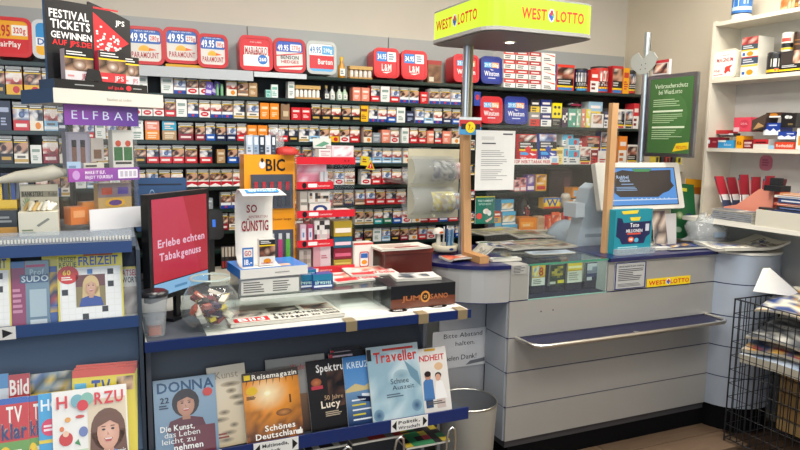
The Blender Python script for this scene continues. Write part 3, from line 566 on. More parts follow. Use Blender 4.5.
tag(B().box(at(492, 240, Y=YS-.19).x, at(548, 240, Y=YS-.19).x, YS-.2, YS-.008, 0, .928, '#17191a').build('low_cabinet', 'satin'), 'black low cabinet below the corner rack', 'cabinet')
# bottles and tubes in the main rack's top rows
def bottle(px, py1, Y, z, h, r, c, cap, label, group):
    t = thing('bottle', label, 'bottle', (at(px, py1, Y=Y).x, Y+r, z), 0, group)
    b = B().lathe([(r*.9, 0), (r, .004), (r, h*.55), (r*.45, h*.7), (r*.42, h*.8)], c, 12); b.build('body', 'gloss', t)
    B().lathe([(r*.5, h*.8), (r*.5, h), (r*.3, h)], cap, 10).build('cap', 'satin', t)
    bb = B().fr((-r*.7, -r-.0008, h*.12), (r*1.4, 0, 0), (0, 0, h*.32)); bb.rect(0, 0, 1, 1, '#e9e6dc', 0); bb.lines(.15, .2, .85, .8, 2, '#5a7a8a', 1); bb.build('label', 'paper', t)
for k, (px, c) in enumerate(((327, '#2c3038'), (333, '#c8ccc6'), (340, '#b9c8b8'), (345.5, '#a9c2a4'))):
    bottle(px, 100, YS+.01, ZM[1]+.001, .084, .0165, c, '#3a3a3a' if k else '#8a7a4a', '%s small vape liquid bottle, %s of four in a row on the top shelf' % (('dark', 'clear', 'pale', 'greenish')[k], ORD[k+1]), 'vape liquid bottles')
bottle(342.5, 80, YS+.02, ZM[0]+.001, .125, .022, '#c98a1c', '#e0b23a', 'amber lighter fluid bottle beside the cardboard tray of tubes', None)
def tubetray(px0, px1, py, z, h, n, label, wc):
    xa, xb = at(px0, py, Y=YS).x, at(px1, py, Y=YS).x; w = xb-xa
    t = thing('tube_tray', label, 'tray', (xa, YS+.01, z))
    B().box(0, w, .035, .05, 0, h, '#c9a05e').box(0, w, 0, .05, 0, .012, '#b98c4c').box(0, w, -.001, .05, h-.02, h, '#c9a05e').build('carton', 'paper', t)
    for k in range(n):
        x = w*(k+.5)/n; rr = w/n*.42
        B().lathe([(rr, .012), (rr, h*.62), (rr*.6, h*.68), (rr*.6, h-.021)], wc, 10, (x, .002+rr*.95, 0)).build('tube', 'gloss', t)
tubetray(350.5, 373, 80, ZM[0]+.001, .075, 5, 'cardboard tray of red and white lip tubes on the top shelf', '#d9cfc4')
tubetray(296, 321, 100, ZM[1]+.001, .078, 6, 'cardboard tray of six white tubes in the top row', '#e9e6de')
for k, px in enumerate((218, 222.5)):
    b = B().lathe([(.008, 0), (.008, .06), (.006, .065)], '#7fb88a', 8); tag(b.build('vape_stick', 'gloss', loc=(at(px, 95, Y=YS).x, YS+.02, ZM[1]+.001)), 'pale green vape stick, %s of two beside the purple box' % ('left', 'right')[k], 'vape', 'vape sticks')
for k, (px, a) in enumerate(((205, 8), (211, 24))):
    b = B().box(0, .035, 0, .02, 0, .072, '#5b3fa0', front='#6a4fb2'); b.fr((0, 0, 0), (.035, 0, 0), (0, 0, .072)); b.rect(.1, .15, .9, .4, '#d9d2ee', 1); b.text('IQ', .25, .6, .75, .8, '#d9d2ee', 1)
    o = tag(b.build('vape_box', 'gloss', loc=(at(px, 95, Y=YS).x, YS+.005+.022*k, ZM[1]+.004+.012*k)), 'purple vape box, %s, leaning in the top row' % ('upright one', 'tilted one')[k], 'box', 'purple vape boxes'); o.rotation_euler = (0, R_(a), 0)
ibox('vape_box', 266, 271, 91, 99, YS+.01, ZM[1]+.001, .03, '#a9dcd2', 'small mint box beside a pale tall box', 'box', plain('#5aa89a', 2)); ibox('vape_box', 271.5, 278, 85.5, 99, YS+.01, ZM[1]+.001, .03, '#e6efe9', 'tall pale mint box in the top row', 'box', plain('#7fb8aa', 3))
t = thing('tobacco_pouch', 'brown paper tobacco pouch between orange boxes and red box', 'pouch', (at(281.5, 122, Y=YS).x, YS+.01, ZM[2]+.001))
b = B().sheet(lambda u, v: (u*.05, -.008*math.sin(math.pi*u), v*.088+.004*math.sin(9*u)*v), 6, 6, '#8f6f50'); b.add([(0, .02, 0), (.05, .02, 0), (.05, .01, .088), (0, .01, .088)], [(3, 2, 1, 0)], '#7a5c40'); b.build('bag', 'paper', t)
B().fr((.01, -.009, .02), (.03, 0, 0), (0, 0, .03)).rect(0, 0, 1, 1, '#cdb894').build('label', 'paper', t)
ibox('paper_bag', 427.5, 441, 60.5, 83.5, YS+.05, ZM[0]+.003, .06, '#8a6248', 'brown cardboard pouch with red top between the red tubs', 'pouch', lambda b: (b.blur(.05, .1, .95, .75, 3, 3, ['#7a543c', '#94694c', '#6a4832'], 1, 3), b.rect(0, .82, 1, 1, '#a83a38', 2), b.rect(.1, .08, .45, .28, '#d8d0bc', 2)), mat='paper')
ibox('tobacco_box', 474, 480.5, 89, 103, YS+.005, ZM[1]+.003, .06, '#1c3c9c', 'blue box with red spot right behind the sign pole', 'box', lambda b: b.ell(.5, .6, .3, .2, '#c92a34', 1))
for k, (y0, y1, c) in enumerate(((140, 150, '#d8dcdc'), (165, 175, '#e8c23a'), (190, 200, '#b8282c'), (212, 223, '#2c3a6a'))):
    ibox('cigarette_pack', 467.5, 474.5, y0, y1, YS-.002, at(470, y1, Y=YS).z, .05, c, '%s pack showing between the post and the letter, %s from the top' % (('pale grey', 'yellow', 'red', 'navy')[k], ORD[k+1]), 'cigarette pack', dw(c, '#eee', k), 'packs behind the post')
# ================================================================ lottery counter
YC = 2.63; CX0, CX1 = 1.745, 3.108; ZR = [.136, .314, .492, .667, .852, 1.012]; GREY, BLU = '#a9a7a3', '#161a52'
ct = thing('lottery_counter', 'grey panelled lottery counter with blue joints and dark blue top', 'counter', (CX0, YC, 0)); CW = CX1-CX0
B().box(.006, CW, .006, .62, .1, .848, '#3c3c40').build('carcass', 'satin', ct)
B().box(.03, CW+.02, .012, .5, 0, .13, '#08080a').build('kick_board', 'rubber', ct)
for z0, z1 in zip(ZR[:4], ZR[1:5]):
    B().box(0, CW, -.006, .006, z0+.003, z1-.003, GREY).build('panel', 'lacquer', ct, bev=.0015)
    B().box(-.008, .004, .007, .19, z0+.003, z1-.003, '#a8adb4').build('side_panel', 'lacquer', ct, bev=.0015)
    B().box(-.004, CW, -.001, .19, z1-.003, z1+.003, BLU).build('joint_strip', 'satin', ct)
gx0, gx1 = at(528, 280, Y=YC).x-CX0, at(606.5, 280, Y=YC).x-CX0
B().box(gx1+.004, CW, -.006, .6, .856, 1.012, GREY).build('top_panel', 'lacquer', ct, bev=.002)
B().box(0, gx0-.004, -.006, .5, .856, 1.03, '#a8a7a2').build('end_panel', 'lacquer', ct, bev=.002)
B().box(gx1+.002, CW+.01, -.02, .66, 1.012, 1.032, BLU).build('worktop', 'gloss', ct, bev=.003)
B().box(0, gx0-.004, .1, .66, 1.012, 1.032, '#20245e').build('worktop', 'gloss', ct)
B().box(gx0, gx1, .5, .66, .86, 1.022, '#20245e').build('rear_worktop', 'gloss', ct)
# glass ticket case let into the front
gc = B().box(gx0, gx1, .2, .5, .853, .86, '#14173a').box(gx0, gx1, .2, .206, .86, 1.02, '#1a1d48').box(gx0, gx0+.006, 0, .2, .856, 1.02, '#c2c4c2').box(gx1-.006, gx1, 0, .2, .856, 1.02, '#c2c4c2').box(gx0+.006, gx1-.006, 0, .2, .853, .857, '#14173a').build('ticket_case', 'satin', ct)
B().box(gx0+.006, gx1-.006, -.004, 0, .854, 1.02, '#ffffff').build('glass_front', 'glass', gc)
B().box(gx0, gx1, -.008, .5, 1.023, 1.031, '#9fd0be').build('glass_top', 'glass', gc)
B().box(gx0, gx1, -.0085, -.006, 1.022, 1.031, '#3e8f72').box(gx0, gx1, -.006, -.004, .851, .856, '#8fc0b0').build('glass_edge', 'gloss', gc)
# round left pod
po = B(); prof = []
cx, cy, r = 1.745-CX0, .29, .30
arc = [(0, 0)]+[(-.02-.33*math.sin(a), .36-.36*math.cos(a)) for a in [R_(10*i) for i in range(1, 10)]]+[(-.35, .45), (0, .45)]
po.prism(arc, .85, 1.012, '#b4b4b2'); po.build('round_pod', 'lacquer', ct)
B().prism([(x*1.02, y-.008 if y < .4 else y) for x, y in arc], 1.0125, 1.032, BLU).build('pod_top', 'gloss', ct)
B().prism([(x*1.0, y) for x, y in arc], .846, .85, BLU).build('pod_strip', 'satin', ct)
# recessed link panel between counter and magazine stand
B().box(at(438, 350, Y=2.85).x-CX0, -.001, .21, .225, .02, .85, '#b2b4b8').build('link_panel', 'lacquer', ct)
# right column
kc, kr = (3.33-CX0, 2.66-YC), .224
def colm(z0, z1, c, rr, nm, mat='lacquer'):
    pts = [(kc[0]+rr*math.cos(R_(a)), kc[1]+rr*math.sin(R_(a))) for a in range(0, 360, 10)]
    b = B(); k = len(pts); vs = [(x, y, z0) for x, y in pts]+[(x, y, z1) for x, y in pts]
    b.add(vs, [(i, (i+1) % k, (i+1) % k+k, i+k) for i in range(k)], c, True); b.add(vs, [tuple(range(k, 2*k))], c); return b.build(nm, mat, ct)
colm(0, .13, '#08080a', kr-.012, 'column_kick', 'rubber')
for z0, z1 in ((.136, .314), (.314, .492), (.492, .667), (.667, .852), (.852, 1.02)): colm(z0+.003, z1-.003, '#aab4c2', kr, 'column_panel')  # light-blue window reflection is put into the column colour
for z in (.314, .492, .667, .852): colm(z-.003, z+.003, BLU, kr-.003, 'column_strip', 'satin')
colm(1.02, 1.032, '#dcdad2', kr+.004, 'column_top', 'satin')
# screws, notice, sticker
for px, py in ((541, 311.5), (553, 310)):
    p = at(px, py, Y=YC-.007); B().fr((p.x-CX0, -.007, p.z)).ell(0, 0, .004, .004, '#2a2a2a', 0, n=8).build('screw', 'metal', ct)
def flat(name, q, Y, label, cat, draw, mat='paper', th=.002, base='#ffffff'):
    """an upright sheet: q = px,py of the left-bottom and right-top corner on plane Y"""
    a = at(q[0], q[1], Y=Y); e = at(q[2], q[3], Y=Y); w = e.x-a.x; h = e.z-a.z
    b = B().box(0, w, 0, th, 0, h, base); b.fr((0, 0, 0), (w, 0, 0), (0, 0, h)); draw(b)
    return tag(b.build(name, mat, loc=(a.x, Y, a.z)), label, cat)
flat('framed_notice', (614, 290, 646.5, 261), YC-.012, 'small blue-framed notice on the counter front', 'notice', lambda b: (b.rect(0, 0, 1, 1, '#1f2a6a', 1), b.rect(.04, .03, .96, .97, '#b9bab8', 2), b.text('Glücksspiel kann süchtig', .1, .83, .92, .89, '#23232a', 3), b.lines(.1, .3, .92, .78, 7, '#4a4a52', 3, 2, .45), b.lines(.1, .08, .92, .22, 3, '#5a5a60', 3, 5, .4)))
def lotto(b, l=1, c='#d8241e'):
    b.text('WEST', .04, .25, .43, .74, c, l+1); b.text('LOTTO', .535, .25, .965, .74, c, l+1); clover(b, .485, .5, .045, .34, l+1)
def clover(b, u, v, ru, rv, l):
    b.ell(u, v, ru*1.15, rv*1.15, '#eef0ea', l-.5, n=12)
    for i, (du, dv, cc) in enumerate(((.6, 0, '#3aa86a'), (0, -.55, '#2a5fc4'), (-.6, 0, '#2a50c0'), (0, .55, '#d8241e'))): b.ell(u+du*ru*.75, v+dv*rv*.75, ru*.5, rv*.5, cc, l+.4+i*.3, n=10)
flat('lottery_sticker', (646.5, 287.5, 690.5, 275.2), YC-.0095, 'yellow sticker with red lottery lettering on the counter front', 'sticker', lambda b: (b.rect(0, 0, 1, 1, '#f3d21c', 1), lotto(b, 2)), th=.001, base='#f3d21c')
b_ = flat('printed_label', (512.5, 274.5, 526, 265), YC-.0095, 'tiny printed label on the pale panel left of the glass case', 'label', lambda b: (b.rect(0, 0, 1, 1, '#adaca8', 0), b.lines(.06, .1, .95, .95, 5, '#4c4c4c', 1, 8, .5)), th=.001, base='#adaca8')
# scratch tickets in the case
def tk(k, b):
    if k == 0: b.rect(0, .38, 1, 1, '#e9b838', 1); b.blur(.05, .42, .6, .95, 3, 3, ['#4a86c8', '#e9c23a', '#f2e6b0'], 2, 3); b.text('8', .5, .48, .85, .88, '#b8361c', 3); b.rect(0, 0, 1, .38, '#eceae2', 1); b.lines(.1, .06, .9, .32, 3, '#8a8a84', 2)
    elif k == 1: b.rect(0, 0, 1, 1, '#2a3a34', 1); b.speck(.1, .35, .9, .92, 4, 5, ['#b9a63a', '#3a4a40', '#8c7f30', '#23302c'], 2, 4); b.rect(.55, .1, 1, .25, '#e6d22a', 2); b.rect(0, .08, .4, .2, '#c9c9c2', 2)
    elif k == 2: b.rect(0, .62, 1, 1, '#e8c832', 1); b.rect(.05, .74, .95, .86, '#f3e9b6', 2); b.rect(0, 0, 1, .62, '#e9e6da', 1); b.lines(.1, .1, .9, .55, 4, '#b0aca0', 2); b.rect(0, .6, 1, .64, '#b98a1c', 2)
    else: b.rect(0, 0, 1, 1, '#20284c', 1); b.speck(.08, .05, .92, .95, 3, 5, ['#c9ccd4', '#20284c', '#8a90a4', '#30386a'], 2, 6)
for k, (p0, p1, y0, y1) in enumerate(((531.5, 545.5, 264.5, 286), (549.5, 564.5, 264, 286), (567, 582.5, 262.5, 283), (585, 604, 261.5, 281.5))):
    a = at(p0, y1, Y=2.70); e = at(p1, y0, Y=2.70); w, h = e.x-a.x, e.z-a.z
    b = B(); b.fr((0, 0, 0), (w, 0, 0), (0, 0, h)); b.add([(0, 0, 0), (1, 0, 0), (1, 1, 0), (0, 1, 0), (0, 0, -.02), (1, 0, -.02), (1, 1, -.008), (0, 1, -.008)], [(0, 1, 2, 3), (7, 6, 5, 4), (0, 3, 7, 4), (1, 5, 6, 2), (3, 2, 6, 7), (0, 4, 5, 1)], '#8a8a88'); tk(k, b)
    o = tag(b.build('scratch_ticket_pack', 'paper', loc=(a.x, 2.70, max(a.z, .866))), ('yellow and blue scratch ticket pack with a number 8', 'dark green scratch ticket pack with gold squares', 'yellow-topped cream scratch ticket pack', 'navy scratch ticket pack with silver squares')[k]+' in the glass case', 'ticket pack', 'scratch ticket packs')
    B().box(-.004, w+.004, .002, .02, .8578-o.location.z, -.001, '#14173a').build('holder', 'satin', o)
# bag shelf with chrome rail
bs = thing('bag_shelf', 'dark blue bag shelf with chrome rail along the counter front', 'shelf', (CX0, YC-.006, .667))
B().box(.05, CW-.06, -.13, -.001, -.012, -.002, '#0e1234').build('board', 'satin', bs, bev=.002)
def rail(z, a, e, rr=.012):
    n = 6; c = .07; p = [(a, -.001, z)]+[(a, -.165+c, z)]
    p += [(a+c-c*math.cos(R_(15*i)), -.165+c-c*math.sin(R_(15*i)), z) for i in range(1, n+1)]
    p += [(e-c+c*math.sin(R_(15*i)), -.165+c-c*math.cos(R_(15*i)), z) for i in range(0, n+1)]+[(e, -.001-.0, z)]
    return p
B().tube(rail(.0, .045, CW-.045)[0:], .0105, '#d6d2ca', 10).build('rail', 'metal', bs)
for x in (.07, CW*.5, CW-.1): B().tube([(x, -.12, -.004), (x, -.158, .002)], .006, '#d6d2ca').build('bracket', 'metal', bs)
# ---------------------------------------------------------------- lottery canopy sign
CZ = 2.105; cx0, cx1, cy0, cy1 = 1.50, 2.09, 2.50, 3.08; ch = .128
cn = thing('lottery_canopy_sign', 'lit yellow-green lottery canopy sign on a metal pole above the counter', 'sign', (cx0, cy0, CZ)); w, d = cx1-cx0, cy1-cy0
def cpts(g, r=.085): return rr_pts(g, g, w-g, d-g, r-g, 5)
B().prism(cpts(.0), .012, ch+.012, '#cbe626').build('light_box', 'lit_sign', cn)
B().prism(cpts(-.004, .087), -.004, .0115, '#a7a6a2').build('base_rim', 'satin', cn)
B().prism(cpts(.012), -.008, -.0045, '#7c7872').build('soffit', 'satin', cn)
B().prism(cpts(.0), ch+.0125, ch+.02, '#9a9a96').build('cap', 'satin', cn)
B().tube([(.28, .26, -.012), (.28, .26, -.007)], .032, '#d8d4cc', 16).build('spot_ring', 'metal', cn)
B().fr((.28, .26, -.0125), (1, 0, 0), (0, -1, 0)).ell(0, 0, .02, .02, '#fff4dc', 1).build('spot_bulb', 'lamp', cn)
b = B(); b.fr((.157, -.002, .012), (w*.60, 0, 0), (0, 0, ch)); b.text('WEST', .03, .32, .40, .68, '#e0331c', 2); b.text('LOTTO', .545, .32, .98, .68, '#e0331c', 2); clover(b, .475, .5, .045, .2, 2)
b.build('lettering', 'paper', cn); b = B(); b.fr((-.002, d*.86, .012), (0, -d*.72, 0), (0, 0, ch)); b.text('WEST', .03, .30, .42, .66, '#e0331c', 2); b.text('LOTTO', .56, .30, .98, .66, '#e0331c', 2); clover(b, .49, .48, .045, .2, 2)
b.build('lettering', 'paper', cn)
pxy = at(467, 46, Z=CZ-.01)
B().tube([(pxy.x-cx0, pxy.y-cy0, -.01), (pxy.x-cx0, pxy.y-cy0, 1.034-CZ)], .019, '#c9d2dc', 16).build('pole', 'metal', cn)
B().box(pxy.x-cx0+.026, pxy.x-cx0+.032, pxy.y-cy0-.012, pxy.y-cy0+.012, -.8, -.01, '#b9b28a').build('cable_duct', 'satin', cn)
# ---------------------------------------------------------------- wooden posts with clear pane
def post(px0, py0, px1, py1, Y, label, ww=.042, feet=True):
    a = at(px0, py0, Y=Y); e = at(px1, py1, Y=Y); t = thing('wooden_post', label, 'post', (e.x, Y, 1.033)); dx = a.x-e.x; h = a.z-1.033
    B().fr((0, 0, 0)).prism([(-ww/2, 0), (ww/2, 0), (dx+ww/2, h), (dx-ww/2, h)], -.03, 0, '#c69a6c').build('upright', 'wood', t)
    if feet: B().box(-ww*.6, ww*.6, -.16, -.001, -.0, .035, '#b98a58').build('foot', 'wood', t, bev=.002)
YP = 2.78
post(466.5, 128, 468, 258, 2.86, 'pale wooden post beside the taped letter')
post(616, 103, 607, 254, 2.74, 'pale wooden post leaning beside the lottery screen', .04, False)
pa = at(470, 108, Y=2.80); pe = at(612, 240, Y=2.80)
tag(B().box(1.70, 2.52, 2.80, 2.804, 1.036, at(500, 104, Y=2.80).z, '#ffffff').build('sneeze_guard', 'acrylic'), 'clear acrylic sneeze guard between the two wooden posts', 'screen guard')
flat('letter', (474.5, 190.5, 515.5, 131), 2.795, 'white typed letter taped to the clear guard', 'letter', lambda b: (b.rect(0, 0, 1, 1, '#e2e2de', 0), b.rect(.68, .93, .93, .955, '#55555a', 1), b.rect(.14, .84, .46, .9, '#cfcfcc', 1), b.rect(.15, .775, .5, .795, '#44444a', 1), b.lines(.14, .55, .86, .68, 4, '#8c8c90', 1, 3, .3), b.lines(.14, .4, .86, .53, 4, '#8c8c90', 1, 6, .3), b.lines(.14, .16, .86, .36, 6, '#8c8c90', 1, 9, .3)), base='#dcdcd8', th=.0008)
flat('price_sign', (459, 134.5, 481.5, 117.5), 2.82, 'small red and blue price sign with 7.- on a yellow star', 'sign', lambda b: (b.rect(0, .45, 1, 1, '#c8363c', 1), b.rect(0, 0, 1, .45, '#4a9ad0', 1), b.rect(0, .84, 1, 1, '#dfe6ea', 2), b.rect(.08, .3, .3, .62, '#1a1a1e', 2), b.rect(.72, .3, .95, .62, '#1a1a1e', 2), b.ell(.5, .42, .22, .32, '#f2dc1c', 3), b.text('7.-', .4, .28, .62, .58, '#b8241e', 4)))
flat('flyer', (475, 224, 495, 196), 2.84, 'dark green flyer with white drawing below the letter', 'flyer', lambda b: (b.rect(0, 0, 1, 1, '#14705c', 1), b.rect(0, .96, 1, 1, '#d9d23a', 2), b.text('TESTAMENT', .1, .8, .9, .87, '#cfe6de', 2), b.text('SPENDE', .15, .68, .8, .75, '#9fcabd', 2), b.ell(.2, .28, .15, .11, '#d2473f', 2), b.ell(.55, .45, .16, .1, '#e8ded2', 2), b.poly([(.5, .1), (.9, .25), (.85, .15), (.62, .04)], '#e8b8a8', 2), b.ell(.72, .38, .1, .1, '#e6efe9', 2)))
# ================================================================ things on the lottery counter
ZT = 1.033
def newsp(name, cx, cy, w, d, rz, z, th, label, cat, draw, curl=0.0, base='#d9d6cc', group=None, wav=.004, seed=1):
    """a flat-lying paper or magazine; the top sheet is printed, edges show the pages"""
    t = thing(name, label, cat, (cx, cy, z), rz, group)
    rgw = random.Random(seed); ph = rgw.uniform(0, 6)
    top = lambda u, v: th+wav*(1+math.sin(u*7+ph)*math.cos(v*5+ph))+curl*max(0, u-.6)**2*6+curl*max(0, .25-v)**2*3
    wv = B(); wv.fr((0, 0, 0), (1, 0, 0), (0, 1, 0)); draw(wv)
    b = B().sheet(lambda u, v: ((u-.5)*w, (v-.5)*d, top(u, v)), 12, 8, base)
    n = 12; ring = [(i/n, 0) for i in range(n+1)]+[(1, i/n) for i in range(1, n+1)]+[(1-i/n, 1) for i in range(1, n+1)]+[(0, 1-i/n) for i in range(1, n)]
    k = len(ring); low = [((u-.5)*w, (v-.5)*d, max(0, top(u, v)-th)) for u, v in ring]; up = [((u-.5)*w, (v-.5)*d, top(u, v)) for u, v in ring]
    b.add(low+up, [(i, (i+1) % k, (i+1) % k+k, i+k) for i in range(k)], '#c9c6bb'); b.add(low, [tuple(range(k-1, -1, -1))], '#b9b6ab'); b.build('pages', 'paper', t)
    pr = B()
    for f, c in zip(wv.f, wv.c):
        pts = [wv.v[i] for i in f]
        if len(pts) == 4 and pts[0][1] == pts[1][1] and pts[1][0] == pts[2][0] and max(pts[1][0]-pts[0][0], pts[2][1]-pts[1][1]) > .13:
            du, dv = pts[1][0]-pts[0][0], pts[2][1]-pts[1][1]; ku, kv = max(1, int(du/.09)), max(1, int(dv/.12))
            q = lambda s, e: tuple(c[0][j]*(1-s)*(1-e)+c[1][j]*s*(1-e)+c[2][j]*s*e+c[3][j]*(1-s)*e for j in range(3))
            for a in range(ku):
                for e in range(kv):
                    cr = [(a/ku, e/kv), ((a+1)/ku, e/kv), ((a+1)/ku, (e+1)/kv), (a/ku, (e+1)/kv)]
                    uv = [(pts[0][0]+du*s, pts[0][1]+dv*g) for s, g in cr]
                    pr.add([((u-.5)*w, (v-.5)*d, top(u, v)+.0012+pts[0][2]) for u, v in uv], [(0, 1, 2, 3)], [q(s, g) for s, g in cr])
            continue
        pr.add([((p[0]-.5)*w, (p[1]-.5)*d, top(p[0], p[1])+.0012+p[2]) for p in pts], [tuple(range(len(pts)))], list(c))
    pr.build('print', 'paper', t); return t
def grid_print(fn, nx=12, ny=8):
    return lambda b: fn(b)
def columns(b, seed=1, pics=((.55, .45, .95, .85),), pal=None, head=None, hc='#20222a', bg='#c4c0b0'):
    for i in range(8):
        for j in range(6): b.rect(i/8, j/6, (i+1)/8, (j+1)/6, bg, 0)
    for i in range(4): b.lines(.04+i*.24, .06, .25+i*.24, .72, 12, '#6f6d68', 1, seed+i, .5)
    for k, (a, c, e, f) in enumerate(pics): b.blur(a, c, e, f, 4, 3, pal or ['#4a5a6a', '#c9a880', '#2a2f38', '#8a7a62'], 2, seed+k)
    if head: b.text(head, .06, .8, .94, .94, hc, 2)
# papers on the pod and on the glass case
newsp('newspaper', at(462, 257, Z=ZT).x, at(462, 257, Z=ZT).y-.055, .27, .12, R_(10), ZT, .008, 'folded newspaper with orange photo at the rounded counter end', 'newspaper', lambda b: (columns(b, 3, ((.02, .3, .75, .95),), ['#d98a6a', '#c95a3a', '#e9c9b4', '#b8442c']),), curl=.05, seed=4)
p = at(502, 246, Z=ZT); newsp('magazine', p.x, p.y, .24, .2, R_(-6), ZT, .006, 'navy and white brochure lying by the wooden post', 'magazine', lambda b: (b.rect(0, 0, 1, 1, '#e6e6e2', 0), b.rect(.05, .05, .95, .6, '#27386c', 1), b.blur(.2, .35, .8, .75, 5, 2, ['#c9cdd6', '#3a4a80', '#e9e6de'], 2, 3), b.rect(.5, .12, .7, .18, '#b9423a', 2), b.rect(.05, .8, .6, .92, '#4a7a4a', 1)), seed=5)
p = at(495, 234, Z=ZT); newsp('newspaper', p.x, p.y, .36, .26, R_(5), ZT+.012, .005, 'newspaper with yellow strip spread behind the navy brochure', 'newspaper', lambda b: (columns(b, 8, ((.05, .5, .75, .95),), ['#8c8c84', '#c9c04a', '#6a706a', '#c9c6b8']), b.rect(.3, .36, .95, .42, '#d2c23a', 3)), seed=7)
p = at(533, 246, Z=ZT); newsp('newspaper', p.x, p.y, .42, .26, R_(-3), ZT, .008, 'newspaper with a red headline strip on the glass case', 'newspaper', lambda b: (columns(b, 12, ((.45, .15, .95, .48), (.05, .62, .95, .95)), ['#7a7a5a', '#b9b294', '#8a5a4a', '#4a5a6a', '#c9c0a0']), b.rect(.05, .52, .55, .58, '#c9766a', 3)), seed=2)
p = at(540, 237, Z=ZT); newsp('newspaper', p.x, p.y, .42, .3, R_(-10), ZT+.014, .006, 'spread newspaper with olive photo on top of the counter', 'newspaper', lambda b: columns(b, 16, ((.05, .4, .5, .92), (.6, .3, .95, .7)), ['#7a7a54', '#b9b48c', '#a0664a', '#4a5a40']), seed=9)
p = at(515, 260, Z=ZT+.0); newsp('coupon_stack', p.x-.06, p.y-.0, .16, .05, R_(-4), ZT, .012, 'small stack of lottery coupons at the front edge', 'coupons', lambda b: (b.rect(0, 0, 1, 1, '#b9bcb6', 0), b.lines(.1, .2, .9, .8, 3, '#5a6a5a', 1)), wav=.001)
p = at(557, 255, Z=ZT+.0); newsp('coupon_stack', p.x+.0, p.y+.06, .26, .09, R_(-3), ZT, .004, 'pale blue coupon sheets under the newspapers on the glass', 'coupons', lambda b: (b.rect(0, 0, 1, 1, '#b8c8d4', 0), b.lines(.1, .2, .9, .8, 4, '#8a9aa8', 1)), wav=.001)
# pen tray with a mushroom shaped stamp
p = at(445, 249.5, Z=ZT+.02); t = thing('pen_holder', 'round cream pen holder with blue pens and a white mushroom knob', 'pen holder', (p.x, p.y, ZT+.016))
B().lathe([(.062, 0), (.068, .006), (.07, .03), (.064, .034), (.06, .03), (.058, .012), (.001, .012)], '#d9d0b4', 24).build('bowl', 'satin', t)
B().fr((-.02, -.0705, .008), (.04, 0, 0), (0, 0, .016)).ell(.5, .5, .3, .4, '#2a3a7a', 1).build('emblem', 'paper', t)
for k, (x, y, c) in enumerate(((.012, -.02, '#7fa8c9'), (.03, -.01, '#4f86b4'), (.045, .005, '#8fb4d0'), (-.005, .01, '#c9ccd0'), (.02, .02, '#3a6a9c'))):
    b = B().tube([(x, y, .013), (x+.004, y+.003, .11)], .0055, c, 8); b.tube([(x+.004, y+.003, .1105), (x+.0045, y+.0033, .125)], .0035, '#dfe6ea', 8); b.build('pen', 'gloss', t)
B().lathe([(.012, .013), (.01, .09)], '#e2ddd0', 10, (-.04, 0, 0)).build('stem', 'satin', t)
B().lathe([(.03, .091), (.031, .1), (.022, .118), (.001, .124)], '#e9e2d6', 16, (-.04, 0, 0)).build('knob', 'satin', t)
B().fr((-.055, -.0315, .094), (.03, 0, 0), (0, 0, .014)).ell(.5, .5, .4, .4, '#e0661c', 1).build('spot', 'gloss', t)
# coupon holder: two clear rolls with slips
pl = at(410, 196, Y=3.14); pr_ = at(461, 196, Y=3.14); w = pr_.x-pl.x
t = thing('coupon_holder', 'clear acrylic wall holder with two curled slip pockets', 'holder', (pl.x, 3.14, at(430, 219, Y=3.14).z)); hh = at(430, 149, Y=3.14).z-at(430, 219, Y=3.14).z
B().box(0, w, .03, .034, hh*.86, hh, '#cfc8ac').box(0, w, .03, .034, 0, hh*.859, '#b4b09c').build('back_plate', 'satin', t)
for k, zc in enumerate((hh*.26, hh*.7)):
    rr = hh*.2
    prof = [(-math.sin(R_(a))*rr*1.15, zc+math.cos(R_(a))*rr) for a in range(0, 300, 20)]
    b = B().sheet(lambda u, v: (u*w*.82, .028+prof[min(len(prof)-1, int(v*(len(prof)-1)+.5))][0], prof[min(len(prof)-1, int(v*(len(prof)-1)+.5))][1]), 3, len(prof)-1, '#ffffff'); pk_ = b.build('pocket', 'frosted', t)
    b = B(); f2 = lambda u, v: (w*(.36+.44*u), .026-rr*1.05*math.sin(R_(40+110*v)), zc+rr*.9*math.cos(R_(40+110*v)))
    cols = ['#c9c6ba', '#6a6a70', '#b9b4a2', '#e2ddd0', '#8a8a88'] if k else ['#e2cf4a', '#c9b23a', '#efe9c8', '#e8d860', '#b8a88a']
    rg = random.Random(k+2); pal_ = [[rg.choice(cols) for _ in range(9)] for _ in range(9)]
    b.sheet(f2, 8, 8, lambda u, v: pal_[int(u*8)][int(v*8)]); b.build('slips', 'paper', pk_)
    b = B(); f3 = lambda u, v: (w*(.81+.19*u), .024-rr*.7*math.sin(R_(50+90*v)), zc+rr*.85*math.cos(R_(50+90*v))); cols2 = ['#d8c0bc', '#e2dcd4', '#b98a8a'] if k else ['#9cbcd4', '#c9d4da', '#b98a70']
    b.sheet(f3, 4, 4, lambda u, v: cols2[int(u*3+v*5) % 3]); b.build('slips', 'paper', pk_)
B().box(w*.45, w*.49, -.002, .029, hh*.03, hh*.06, '#e6e2c8').build('clip', 'gloss', t)
B().box(w*.3, w*.7, .0345, .585, hh*.45, hh*.5, '#8a8a88').build('wall_bracket', 'metal', t)
